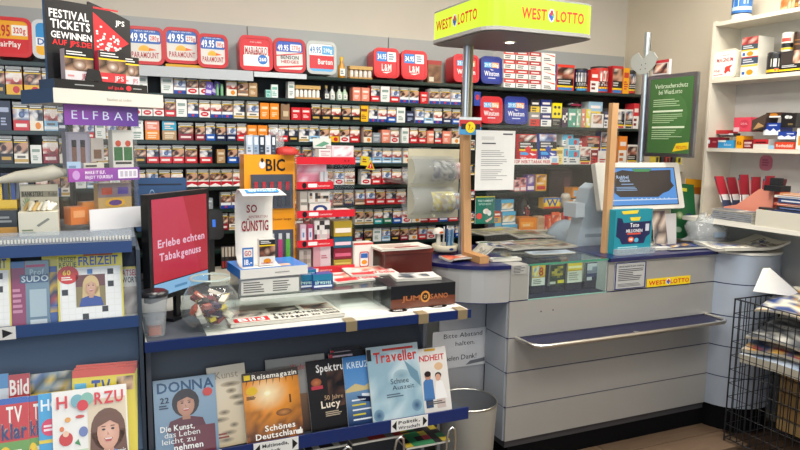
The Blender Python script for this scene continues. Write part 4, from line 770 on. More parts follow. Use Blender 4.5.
# lottery terminal, screen and poster
p = at(598, 248, Z=ZT); t = thing('lottery_terminal', 'pale blue-grey lottery terminal seen from its side behind the wooden post', 'terminal', (p.x+.03, 3.03, ZT))
B().fr((0, 0, 0)).prism([(-.12, 0), (.13, 0), (.12, .03), (.06, .34), (.005, .36), (-.04, .33), (-.1, .08)], -.05, .05, '#a9b8c2').build('housing', 'satin', t, bev=.008)
B().box(-.15, -.085, -.07, .04, .17, .25, '#bcc6cb').build('reader', 'satin', t, bev=.01)
B().box(-.06, .09, -.052, -.05, .05, .07, '#7d8c98').build('slot', 'satin', t)
p = at(577, 240, Z=ZT); t = thing('ticket_scanner', 'low rounded grey scanner with open lid lying on the counter', 'scanner', (p.x, p.y+.02, ZT))
B().sheet(lambda u, v: ((u-.5)*.3, (v-.5)*.22, .012+.1*math.sin(math.pi*u)**.7*(.6+.4*v)), 12, 6, '#9fb0bc').build('hood', 'satin', t, solid=.01)
B().box(-.15, .15, -.11, .11, 0, .012, '#c4c2b4').build('base', 'satin', t, bev=.004)
B().box(-.1, .12, -.115, -.111, .012, .018, '#8a98a4').build('front_lip', 'satin', t)
ms = thing('lottery_screen', 'white-framed customer screen with dark brown lottery picture', 'screen', (at(650, 215, Y=2.85).x, 2.85, ZT))
a = at(601, 211, Y=2.85); e = at(688, 163, Y=2.85); mx = ms.location.x; w0, w1, z0, z1 = a.x-mx, e.x-mx, a.z-ZT, e.z-ZT
tb = .07
b = B(); b.fr((w0, 0, z0), (1, 0, 0), (0, tb/(z1-z0), 1)); b.prism(rr_pts(0, 0, w1-w0, z1-z0, .012), -.035, 0, '#d8d6cc'); b.build('bezel', 'satin', ms)
W_, H_ = w1-w0, z1-z0
b = B(); b.fr((w0+W_*.14, -.0012+tb*.1, z0+H_*.1), (W_*.78, 0, 0), (0, tb*.78, H_*.78)); b.rect(-.015, -.02, 1.015, 1.02, '#1c1c1e', 0); b.rect(0, 0, 1, 1, '#5c9fe8', 1)
b.poly([(.05, .86), (.2, .95), (.33, .92), (.95, .95), (.93, .62), (.97, .5), (.88, .36), (.78, .3), (.7, .2), (.12, .22), (.04, .34), (.06, .6)], '#3b322c', 2); b.poly([(.34, .98), (.66, .98), (.6, .9), (.38, .9)], '#4a9a5a', 3)
b.text('Rubbel', .1, .72, .28, .8, '#bcd6f4', 3); b.text('Glück', .14, .63, .3, .7, '#bcd6f4', 3); b.rect(.16, .55, .34, .575, '#8fb4dc', 3); b.lines(.08, .38, .42, .5, 3, '#8fb4dc', 3, 5, .5); b.rect(0, .12, 1, .15, '#cfe4fa', 3)
for i in range(9): b.ell(.3+i*.07, .16, .012, .015, '#d9e8f8', 4, n=8)
b.build('display', 'screen', ms)
B().box(-.05, .05, .03, .09, 0, z0+.05, '#c9c7bd').box(-.1, .1, -.02, .14, 0, .015, '#c9c7bd').build('stand', 'satin', ms)
# poster on its pole
PX = 2.98; a = at(643.5, 156, X=PX); e = at(698, 72, X=PX); yl = (at(649, 80, X=PX).y+at(644, 155, X=PX).y)/2; yr = (at(699, 72, X=PX).y+at(692, 157, X=PX).y)/2; zb, zt = at(668, 157, X=PX).z, at(672, 74, X=PX).z; zt_post = zt
t = thing('framed_poster', 'green lottery poster in a grey snap frame on a metal pole', 'poster', (PX, yl, ZT)); d = yl-yr
b = B(); b.fr((0, 0, zb-ZT), (0, -1, 0), (0, 0, 1)); b.prism(rr_pts(0, 0, d, zt-zb, .008), -.015, .004, '#8e979c'); b.build('frame', 'metal', t)
b = B(); b.fr((-.0042, -.022, zb-ZT+.022), (0, -(d-.044), 0), (0, 0, zt-zb-.044)); b.rect(0, 0, 1, 1, '#3f6a36', 0); b.ell(.55, .5, .36, .3, '#47743e', 1)
b.text('Verbraucherschutz', .12, .87, .88, .93, '#dfeccf', 2, 0); b.text('bei WestLotto', .22, .79, .76, .85, '#dfeccf', 2, 0); b.lines(.1, .62, .86, .73, 4, '#b4cfa2', 2, 3, .4); b.rect(.1, .55, .8, .575, '#dfeccf', 2); b.lines(.1, .4, .86, .53, 5, '#b4cfa2', 2, 6, .35); b.rect(.1, .335, .86, .36, '#dfeccf', 2); b.lines(.1, .18, .86, .32, 5, '#b4cfa2', 2, 9, .35)
b.poly([(.62, .02), (.98, .06), (.98, .15), (.7, .13)], '#e6c81c', 2); b.text('WESTLOTTO', .7, .06, .94, .1, '#c83a1c', 3); b.build('poster', 'paper', t)
pt = at(642.5, 35, X=PX+.03)
B().tube([(.0, .028, 0), (.0, .028, pt.z-ZT)], .021, '#c3ccd2', 16).build('pole', 'metal', t)
b = B(); b.fr((-.025, .028, at(643, 73, X=PX).z-ZT), (0, -1, 0), (0, 0, 1)); hp = [(k_*1.5, z_) for k_, z_ in [(-.075, .075), (-.055, .11), (-.03, .12), (-.012, .09), (.0, .075), (.012, .09), (.03, .12), (.055, .11), (.075, .075), (.06, .03), (.02, -.01), (-.02, -.01), (-.06, .03)]]
b.prism(hp, -.003, .0, '#b0b4ae'); [b.ell(x, z, .004, .004, '#3a3a3a', 1, n=8) for x, z in ((-.02, .02), (.02, .02), (-.012, .045), (.02, .05))]; b.build('mount_plate', 'satin', t)
# teal brochure dispenser
a = at(614, 253.5, Y=2.69); e = at(653.5, 208.5, Y=2.69); w, h = e.x-a.x, e.z-a.z
t = thing('brochure_dispenser', 'teal and navy brochure dispenser with yellow banner on the counter', 'dispenser', (a.x, 2.69, ZT)); h = e.z-ZT
B().box(0, w, .004, .05, 0, h*.99, '#1a8fa0').build('body', 'paper', t)
b = B(); b.fr((0, .004, 0), (w, 0, 0), (0, 0, h)); b.rect(0, 0, 1, 1, '#168a9c', 0); b.poly([(.05, .82), (.18, .8), (.22, .7), (.95, .72), (.97, .78), (.95, .42), (.85, .36), (.8, .22), (.2, .22), (.14, .34), (.04, .4)], '#1b2150', 1)
b.poly([(.15, .96), (.62, .98), (.58, .9), (.2, .89)], '#e8d23a', 2); b.poly([(.38, .82), (.68, .82), (.64, .74), (.42, .74)], '#e8d23a', 2); b.text('Toto', .4, .6, .64, .69, '#f2f2f4', 2); b.text('MILLIONEN', .3, .48, .74, .55, '#e9e9ee', 2); b.rect(.33, .43, .7, .465, '#e2543a', 2); b.ell(.44, .32, .08, .06, '#e8623a', 2); b.ell(.59, .3, .06, .05, '#5ab4d4', 2); b.text('18', .4, .3, .48, .345, '#fff', 3); b.lines(.1, .13, .9, .17, 1, '#a8dbe4', 2); b.rect(.82, .5, .92, .66, '#c9ccd8', 2); b.build('front_print', 'paper', t)
B().box(-.002, w+.002, -.03, .0035, 0, .03, '#dfe6e8').build('card_tray', 'frosted', t)
# leaflets beside the screen
p = at(665, 245, Z=ZT)
def lean(name, px0, px1, py0, py1, Y, z, label, cat, draw, tilt=12, th=.004, rz=0, base='#e4e2da', mat='paper', group=None, slope=0):
    a = at(px0, py1, Y=Y); e = at(px1, py1, Y=Y); w = e.x-a.x; h = (at((px0+px1)/2, py0, Y=Y).z-z)/math.cos(R_(tilt))
    t = thing(name, label, cat, (a.x, Y, z), 0, group); t.rotation_euler = (R_(-tilt), R_(slope), rz); t.location.z += max(0, w*math.sin(R_(slope)))+th*math.sin(R_(tilt))
    b = B(); b.box(0, w, .0006, th, 0, h, base); b.build('pages', mat, t)
    b = B(); b.fr((0, 0, 0), (w, 0, 0), (0, 0, h)); b.rect(0, 0, 1, 1, base, -.5); draw(b); b.build('cover', 'gloss', t); return t
lean('leaflet', 655, 668, 212, 246, 2.82, ZT, 'grey brown leaflet leaning beside the teal dispenser', 'leaflet', lambda b: b.blur(0, 0, 1, 1, 3, 5, ['#8a8078', '#3a3a44', '#c9b8a8', '#5a4a44'], 1, 2))
lean('leaflet', 664, 676, 214, 247, 2.86, ZT, 'plain white leaflet leaning under the screen', 'leaflet', lambda b: b.rect(0, 0, 1, 1, '#cfccca', 1), 5)
lean('brochure', 672, 697, 186, 243, 2.96, ZT, 'dark green brochure with round photos right of the screen', 'brochure', lambda b: (b.rect(0, 0, 1, 1, '#1c5a34', 1), b.rect(0, .86, .7, .92, '#c9c23a', 2), b.lines(.1, .7, .6, .82, 3, '#5a9a6a', 2), b.ell(.35, .42, .14, .07, '#c9d8b0', 2, '#5a7a3a'), b.ell(.72, .4, .14, .07, '#3a4fa0', 2, '#1a2a4a'), b.ell(.25, .16, .14, .05, '#8aa48c', 2)), 14, slope=5)
lean('brochure', 690, 702, 196, 240, 3.01, ZT, 'white-edged brochure standing behind the green one', 'brochure', lambda b: b.blur(0, 0, 1, 1, 3, 4, ['#cfcbc0', '#6a6a64', '#b0a898', '#e2dfd6'], 1, 7), 8, .02, slope=6)
lean('brochure', 685, 708, 181, 232, 3.08, ZT, 'orange yellow brochure at the back right of the counter', 'brochure', lambda b: (b.rect(0, 0, 1, 1, '#d99a1c', 1), b.rect(.08, .7, .7, .86, '#b8641c', 2), b.lines(.1, .3, .9, .6, 4, '#e8bf5a', 2)), 8, slope=4)
for k in range(6):
    ibox('filing_slip', 655+k*5.5, 659+k*5.5, 155.5+.3*k, 164, 3.35, at(670, 164, Y=3.35).z, .05, ('#d8c23a', '#2a2a2e', '#c94a3a', '#2a2a2e', '#e2d23a', '#e6e4de')[k], '%s pack edge under the green poster, %s from left' % (('yellow', 'black', 'red', 'black', 'bright yellow', 'white')[k], ORD[k+1]), 'box', lambda b: b.rect(.2, .2, .8, .8, '#3a3a3a', 1), 'packs under the poster')
tag(B().box(at(650, 166, Y=3.34).x, at(697, 166, Y=3.34).x, 3.33, 3.5, at(670, 172, Y=3.34).z, at(670, 164.5, Y=3.34).z, '#c9c4b4').box(at(655, 166, Y=3.34).x, at(700, 166, Y=3.34).x, 3.4, 3.46, 1.033, at(670, 172, Y=3.34).z-.0005, '#b8b4a6').build('slip_rack', 'satin'), 'cream slip rack behind the lottery screen', 'rack')
for k in range(3):
    ibox('folder', 684+k*4.2, 687.5+k*4.2, 168, 186, 3.2, ZT, .08, ('#22242a', '#3a3f3a', '#c9c46a')[k], '%s folder spine right of the lottery screen' % ('black', 'dark grey', 'pale yellow')[k], 'folder', lambda b: b.rect(.2, .4, .8, .6, '#d9d84a', 1), 'folders')
# papers at the right end
p = at(680, 248, Z=ZT); newsp('magazine', p.x, p.y, .26, .14, R_(-4), ZT, .01, 'navy magazine with gold print near the rounded column', 'magazine', lambda b: (b.rect(0, 0, 1, 1, '#232c50', 0), b.speck(.1, .2, .9, .8, 7, 4, ['#232c50', '#b98a3a', '#3a4a7a', '#c9c4b8'], 1, 4)), seed=3)
p = at(662, 249.5, Z=ZT); newsp('coupon_stack', p.x, p.y, .14, .05, R_(-4), ZT, .012, 'short stack of white cards by the teal dispenser', 'coupons', lambda b: b.rect(0, 0, 1, 1, '#dcdcd8', 0), wav=.0005)
newsp('newspaper', 3.27, 2.60, .40, .28, R_(-14), ZT+.0005, .015, 'loose newspaper with blue print on the rounded column', 'newspaper', lambda b: columns(b, 22, ((.1, .3, .5, .8), (.6, .2, .9, .6)), ['#4a5a8a', '#c9c4b8', '#8a8c94', '#d9d6ce', '#7a4a44'], bg='#e4dfd0'), curl=.04, wav=.007, seed=6)
t = thing('crumpled_bag', 'crumpled clear plastic bag on the newspapers at the column', 'bag', (3.2, 2.78, ZT+.03))
rg = random.Random(8); pts = {}
def crm(u, v):
    k = (round(u, 3), round(v, 3))
    if k not in pts: pts[k] = rg.uniform(.75, 1.2)
    a = u*6.2832; e = v*1.45; return (math.cos(a)*.14*math.cos(e)*(pts[k] if 0 < u < 1 else 1), math.sin(a)*.10*math.cos(e)*(pts[k] if 0 < u < 1 else 1), .15*math.sin(e)*pts[k] if 0 < u < 1 else .15*math.sin(e))
b = B().sheet(crm, 14, 6, lambda u, v: random.Random(int(u*97+v*13)).choice(['#c9c4b4', '#8f8b82', '#dedbd0', '#a8a498'])); b.build('bag', 'frosted', t)
tag(B().box(-.05, .04, -.1, -.098, .03, .06, '#7a8a9a').build('print', 'paper', t), 'faint blue print')
# ================================================================ magazine stand in front of the counter
SX0, SX1, SY, SZ = .086, 1.335, 2.30, .93
st = thing('magazine_stand', 'grey magazine stand with blue front edges and newspapers on top', 'stand', (SX0, SY, 0)); SW = SX1-SX0; NB = '#152a5e'
B().box(0, SW, .004, .66, SZ-.03, SZ, '#b9bab6', top='#c6c6c0').build('top_board', 'satin', st)
B().box(-.004, SW+.004, -.006, .0035, SZ-.032, SZ+.003, NB).build('front_edge', 'gloss', st, bev=.001)
SR = at(431, 370, Y=2.42).x-SX0
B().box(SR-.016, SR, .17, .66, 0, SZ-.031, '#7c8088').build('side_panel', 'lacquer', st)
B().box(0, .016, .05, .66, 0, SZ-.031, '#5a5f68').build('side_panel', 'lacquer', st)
b = B(); b.add([(.017, .1, .5), (SR-.017, .1, .5), (SR-.017, .24, SZ-.031), (.017, .24, SZ-.031), (.017, .12, .5), (SR-.017, .12, .5), (SR-.017, .26, SZ-.031), (.017, .26, SZ-.031)], [(0, 1, 2, 3), (7, 6, 5, 4), (0, 3, 7, 4), (1, 5, 6, 2)], '#40454d'); b.build('sloping_back', 'lacquer', st)
B().box(.0, SW, .0, .12, .475, .49, '#4a5058').build('magazine_shelf', 'lacquer', st)
B().box(-.004, SW+.004, -.008, -.001, .462, .513, '#152c66').build('shelf_edge', 'gloss', st, bev=.001)
B().box(.017, SR-.017, .3, .31, .1, .474, '#34383e').build('lower_back', 'satin', st)
B().box(.0, SR, .02, .64, .06, .09, '#4a4e55').build('base_shelf', 'satin', st)
for x in (.02, SR-.06): B().box(x, x+.04, .06, .6, 0, .0595, '#222428').build('foot', 'satin', st)
for px, py in ((351, 327), (462, 308), (423, 313)):
    x = at(px, py, Y=SY).x-SX0; B().box(x-.022, x+.022, -.0085, -.0065, SZ-.034, SZ+.004, '#8a7a5c').box(x-.022, x+.022, -.0065, .05, SZ+.0035, SZ+.0045, '#8f8064').build('tape_patch', 'gloss', st)
for px, py in ((400, 312), (440, 307.5)):
    p = at(px, py, Z=SZ); b = B(); b.fr((p.x-SX0, p.y-SY+.02, SZ+.0005), (1, 0, 0), (0, 1, 0)); b.ell(0, 0, .042, .026, '#d8332c', 1); b.text('GO', -.02, -.008, .02, .01, '#f6ece8', 2); b.build('oval_sticker', 'paper', st)
B().fr((SW*.6, .05, SZ+.0005), (SW*.38, 0, 0), (0, .2, 0)).rect(0, 0, 1, 1, '#d6d5d0', 1).build('paper_liner', 'paper', st)
B().box(.004, .2, .01, .4, SZ+.0005, SZ+.0025, '#4a4e56').build('counter_mat', 'rubber', st)
# section signs on the shelf edge
def sect(px0, px1, pym, l1, l2, label, la=True, ra=True):
    a = at(px0, pym, Y=SY-.012).x; e = at(px1, pym, Y=SY-.012).x; w = e-a; b = B().box(0, w, 0, .0025, 0, .05, '#ecebe6'); b.fr((0, 0, 0), (w, 0, 0), (0, 0, .05))
    if la: b.poly([(.02, .5), (.14, .9), (.14, .1)], '#141416', 1)
    if ra: b.poly([(.98, .5), (.86, .1), (.86, .9)], '#141416', 1)
    b.text(l1, .19, .58, .78, .84, '#1c1c20', 1); b.text(l2, .19, .14, .6 if len(l2) < 9 else .78, .4, '#1c1c20', 1)
    tag(b.build('section_sign', 'paper', loc=(a, SY-.0115, .463)), label, 'sign', 'section signs')
sect(253.5, 298.5, 440, 'Multimedia,', 'Technik', 'white arrow sign reading Multimedia, Technik on the blue shelf edge')
sect(391.5, 428, 415, 'Politik,', 'Wirtschaft', 'white arrow sign reading Politik, Wirtschaft on the blue shelf edge')
sect(168, 222, 452, 'Frauen,', 'Mode', 'white arrow sign under the blue women magazine')
# ---------------------------------------------------------------- covers
def face(b, cx, cy, w, h, hair, skin, cloth, l=2, long=True):
    b.ell(cx, cy+.04*h, .42*w, .5*h, hair, l, n=18)
    if long: b.poly([(cx-.42*w, cy), (cx+.42*w, cy), (cx+.46*w, cy-.62*h), (cx-.46*w, cy-.62*h)], hair, l)
    b.poly([(cx-.62*w, cy-.95*h), (cx+.62*w, cy-.95*h), (cx+.5*w, cy-.56*h), (cx+.16*w, cy-.46*h), (cx-.16*w, cy-.46*h), (cx-.5*w, cy-.56*h)], cloth, l+1)
    b.rect(cx-.12*w, cy-.55*h, cx+.12*w, cy-.3*h, mix(skin, '#7a4a3a', .25), l+2)
    b.ell(cx, cy-.04*h, .27*w, .40*h, mix(skin, '#ffffff', .12), l+3, mix(skin, '#8a5a48', .2), n=18)
    b.poly([(cx-.28*w, cy+.1*h), (cx-.2*w, cy+.36*h), (cx+.1*w, cy+.4*h), (cx+.27*w, cy+.2*h), (cx+.28*w, cy+.1*h), (cx+.05*w, cy+.24*h)], hair, l+4)
    for s in (-1, 1): b.ell(cx+s*.11*w, cy+.04*h, .045*w, .025*h, '#2e2320', l+5, n=8); b.rect(cx+s*.11*w-.05*w, cy+.1*h, cx+s*.11*w+.05*w, cy+.12*h, mix(hair, '#000000', .3), l+5)
    b.poly([(cx-.02*w, cy), (cx+.03*w, cy-.1*h), (cx-.03*w, cy-.1*h)], mix(skin, '#7a3a2a', .3), l+5)
    b.poly([(cx-.11*w, cy-.17*h), (cx+.11*w, cy-.17*h), (cx+.06*w, cy-.25*h), (cx-.06*w, cy-.25*h)], '#b8524c', l+5); b.rect(cx-.08*w, cy-.195*h, cx+.08*w, cy-.172*h, '#f4ece6', l+6)
def mag(px0, px1, py0, Y, z, label, draw, tilt=18, th=.006, pyw=None, group=None, slope=0, h=.285, dyt=.08, base='#e4e2da', hfix=None):
    pw = pyw or py0+40; a = at(px0, pw, Y=Y); e = at(px1, pw, Y=Y); w = e.x-a.x; hh = hfix or (at((px0+px1)/2, py0, Y=Y+dyt).z-z)/math.cos(R_(tilt))
    t = thing('magazine', label, 'magazine', (a.x, Y, z), 0, group); t.rotation_euler = (R_(-tilt), R_(slope), 0); t.location.z += max(0, w*math.sin(R_(slope)))
    b = B(); b.box(0, w, .0006, th, 0, hh, '#dcd9d0'); b.build('pages', 'paper', t)
    b = B(); b.fr((0, 0, 0), (w, 0, 0), (0, 0, hh)); b.rect(0, 0, 1, 1, base, -.5); draw(b); b.build('cover', 'gloss', t); return t
MZ, MY, MG = .4945, 2.325, 'magazines on the stand shelf'
def c_donna(b):
    b.grad(0, 0, 1, 1, '#6f8ba4', '#8fa9bf', 0); b.text('DONNA', .06, .83, .97, .96, '#1d4a72', 1, 1); face(b, .5, .66, .52, .36, '#2c1f1c', '#c0896a', '#5c1f2a', 2, False); b.rect(.28, .0, .95, .36, '#6a2733', 6)
    b.text('22', .1, .7, .24, .77, '#1d2f44', 7); b.lines(.08, .62, .26, .68, 2, '#2a3c50', 7); b.text('Die Kunst,', .08, .34, .62, .41, '#f4f2ee', 13); b.text('das Leben', .14, .26, .7, .33, '#f4f2ee', 13, 0); b.text('leicht zu', .1, .18, .62, .25, '#f4f2ee', 13, 0); b.text('nehmen', .28, .09, .74, .165, '#f4f2ee', 13); b.ell(.86, .78, .08, .055, '#c8443c', 7)
mag(155, 219, 377.5, MY, MZ, 'pale blue fashion magazine with a dark-haired woman in maroon', c_donna, 18, pyw=420)
def c_sketch(b):
    b.grad(0, 0, 1, 1, '#cbb896', '#ded2bc', 0); b.text('Kunst', .2, .84, .8, .93, '#a8977c', 1, 0)
    rgq = random.Random(3)
    for k in range(9): b.ell(rgq.uniform(.2, .8), .08+k*.085, rgq.uniform(.12, .3), .035, '#5c5348', 1, '#c4b292', 10)
    b.lines(.1, .1, .5, .18, 2, '#8a3a2a', 3)
mag(213, 252, 366, MY+.016, MZ, 'sepia sketch art magazine half behind its neighbours', c_sketch, 18, pyw=410, slope=-2)
def c_reise(b):
    rq = random.Random(9)
    def sky(u, v):
        dd = math.hypot((u-.42)*.8, (v-.68)*1.2); c = mix('#fff4c8', '#e8942a', min(1, dd*3.2)) if dd < .31 else mix('#e8942a', '#5c3a26', min(1, (dd-.31)*2.2))
        return mix(c, '#4a2410' if rq.random() < .5 else '#d8802c', (.55 if v < .5 else .12)*rq.random())
    b.field(0, 0, 1, 1, 12, 16, sky, 0); b.ell(.42, .68, .06, .035, '#fffbe8', 1, '#fff0b8')
    for k in range(8): b.poly([(.1+k*.11, .98), (.14+k*.11, .98), (.05+k*.12, .80)], '#4a3428', 2)
    b.ell(.68, .38, .14, .05, '#c98a4a', 3, '#7a4a24'); b.rect(.8, .5, .83, .62, '#5a3a22', 2)
    b.rect(0, .88, 1, 1, '#3c322c', 2); b.rect(.03, .9, .14, .97, '#e2c21c', 3); b.text('Reisemagazin', .17, .895, .97, .965, '#ece6da', 3); b.ell(.15, .74, .1, .06, '#e2b81c', 3); b.lines(.05, .62, .25, .67, 3, '#2c2018', 3); b.text('Schönes', .32, .15, .86, .23, '#fbf6ec', 3); b.text('Deutschland', .15, .05, .96, .13, '#fbf6ec', 3); b.rect(.88, .04, .98, .1, '#f2eee6', 4)
mag(247, 304, 370, MY-.004, MZ, 'travel magazine with a glowing orange sunset landscape', c_reise, 18, pyw=405, slope=-1)
mag(270, 330, 356, MY+.040, MZ, 'grey and brown magazine with a red letter behind the sunset cover', lambda b: (b.grad(0, 0, 1, .5, '#3a2c22', '#7a5c44', 0), b.grad(0, .5, 1, 1, '#8c8884', '#9a9894', 0), b.text('A', .72, .66, .95, .92, '#b8342c', 1), b.text('Wohn', .4, .82, .66, .9, '#c04a40', 1, 0)), 16, pyw=395)
def c_spek(b):
    b.grad(0, 0, 1, 1, '#14100f', '#221c1a', 0); b.blur(.45, .3, 1, .82, 4, 5, ['#2a1e1a', '#1c1412', '#4a3228', '#5c4034', '#161010'], 1, 6); b.ell(.75, .62, .1, .04, '#0c0808', 2); b.text('Spektrum', .22, .82, 1.0, .93, '#efece8', 2); b.ell(.2, .68, .12, .06, '#c0784a', 2, '#8a4a2c'); b.rect(.08, .58, .34, .63, '#b83a4a', 3); b.text('50 Jahre', .35, .41, .78, .475, '#c9a884', 2, 0); b.text('Lucy', .26, .3, .7, .40, '#f4e6d0', 2); b.lines(.34, .17, .8, .25, 3, '#b9a890', 2)
mag(312, 356, 358.5, MY+.022, MZ, 'black science magazine with a dark ape face', c_spek, 18, pyw=392, slope=-1)
def c_kreuz(b):
    b.grad(0, .5, 1, 1, '#5f93c8', '#3f7cba', 0); b.grad(0, 0, 1, .5, '#122c5c', '#6c92b8', 0); b.text('KREUZFAHRT', .1, .83, 1.35, .92, '#cfe0ee', 1); b.poly([(0, .52), (.3, .6), (.55, .55), (.8, .62), (1, .56), (1, .5), (0, .48)], '#c9b884', 1); b.poly([(.3, .42), (1, .36), (1, .28), (.4, .34)], '#0e2040', 2); b.poly([(.45, .45), (.95, .42), (.95, .37), (.45, .41)], '#dfe4ea', 2)
    for k in range(5): b.lines(.15, .06+k*.07, .75, .1+k*.07, 1, '#d8c83a' if k % 2 else '#e6ecf2', 2, k)
mag(349, 384, 355, MY+.012, MZ, 'blue cruise magazine with a ship on calm water', c_kreuz, 18, pyw=390)
for k, (p0, p1, y0) in enumerate(((334, 372, 350), (336, 368, 346.5))):
    mag(p0, p1, y0, MY+.046+.012*k, MZ, 'dark magazine, %s one peeking above the cruise magazine' % ('front', 'rear')[k], lambda b: (b.rect(0, 0, 1, 1, '#1c181c', 0), b.lines(.1, .92, .9, .97, 1, '#c9b8c4', 1), b.rect(0, .8, .1, .98, '#b8323c', 1)), 15, pyw=385)
def c_trav(b):
    b.blur(0, 0, 1, 1, 6, 8, ['#a8c4d0', '#8fb0c0', '#c4d6dc', '#9ab8c6', '#b4ccd4'], 0, 5); b.rect(0, .9, 1, 1, '#b9cdd4', 1); b.text('Traveller', .12, .78, .96, .92, '#c8382a', 2); b.rect(.3, .93, .9, .96, '#c8382a', 2); b.poly([(.7, .78), (.95, .6), (.98, .4), (.8, .55)], '#6c92a6', 1); b.ell(.62, .58, .16, .08, '#7f9fb0', 1, '#a4bec8'); b.text('Schnee', .4, .48, .75, .55, '#2c3c48', 2, 0); b.text('Auszeit', .42, .4, .85, .46, '#3a4a56', 2, 0); b.ell(.12, .1, .1, .08, '#274a72', 2, '#7fa0b4'); b.ell(.86, .16, .1, .08, '#274a72', 2, '#7fa0b4'); b.lines(.3, .3, .7, .36, 2, '#5a7080', 2); b.rect(0, .82, .08, .97, '#222', 2)
mag(374, 426, 345, MY-.006, MZ, 'icy blue travel magazine with red title', c_trav, 18, pyw=380)
def c_ges(b):
    b.rect(0, 0, 1, 1, '#dedad4', 0); b.text('GESUNDHEIT', -.25, .8, .93, .89, '#c2323a', 1); b.rect(.4, .95, .7, .985, '#d8a82a', 1); b.ell(.42, .57, .085, .06, '#b98a70', 3); b.ell(.42, .6, .09, .045, '#2a1c18', 4); b.poly([(.26, .2), (.56, .2), (.55, .5), (.46, .53), (.34, .52), (.28, .48)], '#4a78b0', 2); b.ell(.7, .53, .075, .055, '#d0a088', 3); b.ell(.71, .56, .09, .05, '#1e1414', 2); b.poly([(.56, .2), (.9, .2), (.82, .46), (.72, .49), (.62, .46)], '#eceae8', 2.5); b.rect(.3, .08, .5, .22, '#32486c', 2); b.rect(.6, .06, .84, .2, '#c9b8b0', 2); b.ell(.75, .7, .12, .06, '#d9b48c', 1); b.lines(.35, .12, .95, .18, 2, '#5c5650', 3)
mag(417, 453, 347, MY+.008, MZ, 'white health magazine with a couple, far right of the shelf', c_ges, 17, pyw=378)
# wire holders and low magazines
for px in (281, 343, 396, 448):
    x = at(px, 440, Y=2.27).x
    t = thing('wire_holder', {281: 'chrome wire holder below the Multimedia sign', 343: 'chrome wire holder under the dark science magazine', 396: 'chrome wire holder below the Politik sign', 448: 'chrome wire holder beside the waste bin'}[px], 'holder', (x, 2.30, .30), 0, 'chrome wire holders')
    B().tube([(0, .0, -.2), (0, -.02, .1), (.006, -.025, .135), (.02, -.026, .145), (.034, -.025, .135), (.04, -.02, .1), (.045, .0, -.2)], .005, '#d8d8d4', 8).build('loop', 'metal', t)
    B().tube([(0, .0, -.2), (0, .05, -.202), (.045, .05, -.202), (.045, .0, -.2)], .004, '#d8d8d4', 8).build('foot_wire', 'metal', t)
for k, (p0, p1, y0, cols, lb) in enumerate(((345, 394, 431, ['#c9c2b4', '#b0392f', '#e2dcd0', '#8a8278'], 'cream and red'), (398, 440, 436, ['#2a2428', '#c9b23a', '#b83a4a', '#3a8a5a'], 'dark colourful'), (300, 340, 438, ['#3a3238', '#6a5a58', '#c9c0b4'], 'brown'))):
    x0, x1 = at(p0, 440, Y=2.4).x, at(p1, 440, Y=2.4).x
    newsp('magazine', (x0+x1)/2, 2.41, x1-x0, .20, 0, at(p0, y0+8, Y=2.32).z-.03, .008, '%s magazine on the lowest tier of the stand' % lb, 'magazine', lambda b: (b.speck(0, 0, 1, 1, 6, 5, cols, 0, k), b.lines(.1, .6, .8, .9, 2, cols[0], 1)), wav=.001, group='lowest magazines', seed=k)
lz = at(300, 446, Y=2.32).z-.04
# ---------------------------------------------------------------- glass shelf and desk
GX0, GX1, GZ = at(240, 299, Y=2.45).x, at(389, 286, Y=2.45).x, 1.02
gs = thing('glass_shelf', 'clear glass shelf with pale front edge above the newspapers', 'shelf', (GX0, 2.45, SZ)); GWd = GX1-GX0
B().box(0, GWd, 0, .33, GZ-SZ-.008, GZ-SZ, '#ffffff').build('pane', 'glass', gs)
B().box(0, GWd, -.003, -.0005, GZ-SZ-.010, GZ-SZ+.002, '#cfd4cc').build('front_edge', 'gloss', gs)
for x, ya in ((.02, .24), (GWd*.66, .03), (GWd-.03, .03)): B().box(x, x+.006, ya, .3, .0025, GZ-SZ-.0085, '#ffffff').build('support', 'acrylic', gs)
tag(B().box(.1, 1.36, 2.965, 3.12, 0, 1.0, '#26282c').box(.36, 1.125, 2.785, 3.12, 1.0005, GZ, '#c2beb0').build('back_desk', 'satin'), 'dark service desk with cream top behind the magazine stand', 'desk')
# silver tray with price list
p0 = at(239, 297, Y=2.47); p1 = at(301, 290, Y=2.47); w = p1.x-p0.x
t = thing('coin_tray', 'silver metal tray with a printed price list on its front', 'tray', (p0.x, 2.47, GZ+.001)); B().box(0, w, 0, .2, 0, .07, '#c9c8c2').build('box', 'metal', t, bev=.004)
b = B(); b.fr((.008, -.001, .006), (w-.016, 0, 0), (0, 0, .056)); b.rect(0, 0, 1, 1, '#d4d3cc', 0)
for i in range(2): b.lines(.04+i*.5, .1, .46+i*.5, .9, 5, '#6a6a66', 1, i+3, .5)
b.build('price_list', 'paper', t)
# blue display box with the curled sign
p0 = at(246, 278, Y=2.45); p1 = at(305, 270, Y=2.45); w = p1.x-p0.x+.01; zb = GZ+.072
t = thing('cigarette_display', 'blue and white display box with a curled white advert and a pack', 'display', (p0.x-.02, 2.455, zb), R_(5))
B().box(0, w+.03, 0, .2, 0, .036, '#1f74c8', front='#dcdad4', top='#2a80d4').build('base_box', 'gloss', t)
b = B(); b.fr((0, 0, .0), (w+.03, 0, 0), (0, 0, .036)); b.rect(.5, .4, .72, .5, '#8a8a88', 1); b.fr((0, 0, .036), (w+.03, 0, 0), (0, .2, 0)); b.rrect(.5, .1, .78, .3, .05, '#e2b8a0', 1); b.build('print', 'paper', t)
cw = at(275, 240, Y=2.52).x-at(236, 240, Y=2.52).x
prof = [(.01, .0385), (.05, .040), (.085, .05), (.105, .08), (.112, .15), (.112, .22), (.108, .285), (.095, .318), (.07, .334), (.04, .332), (.012, .322), (-.01, .314)]
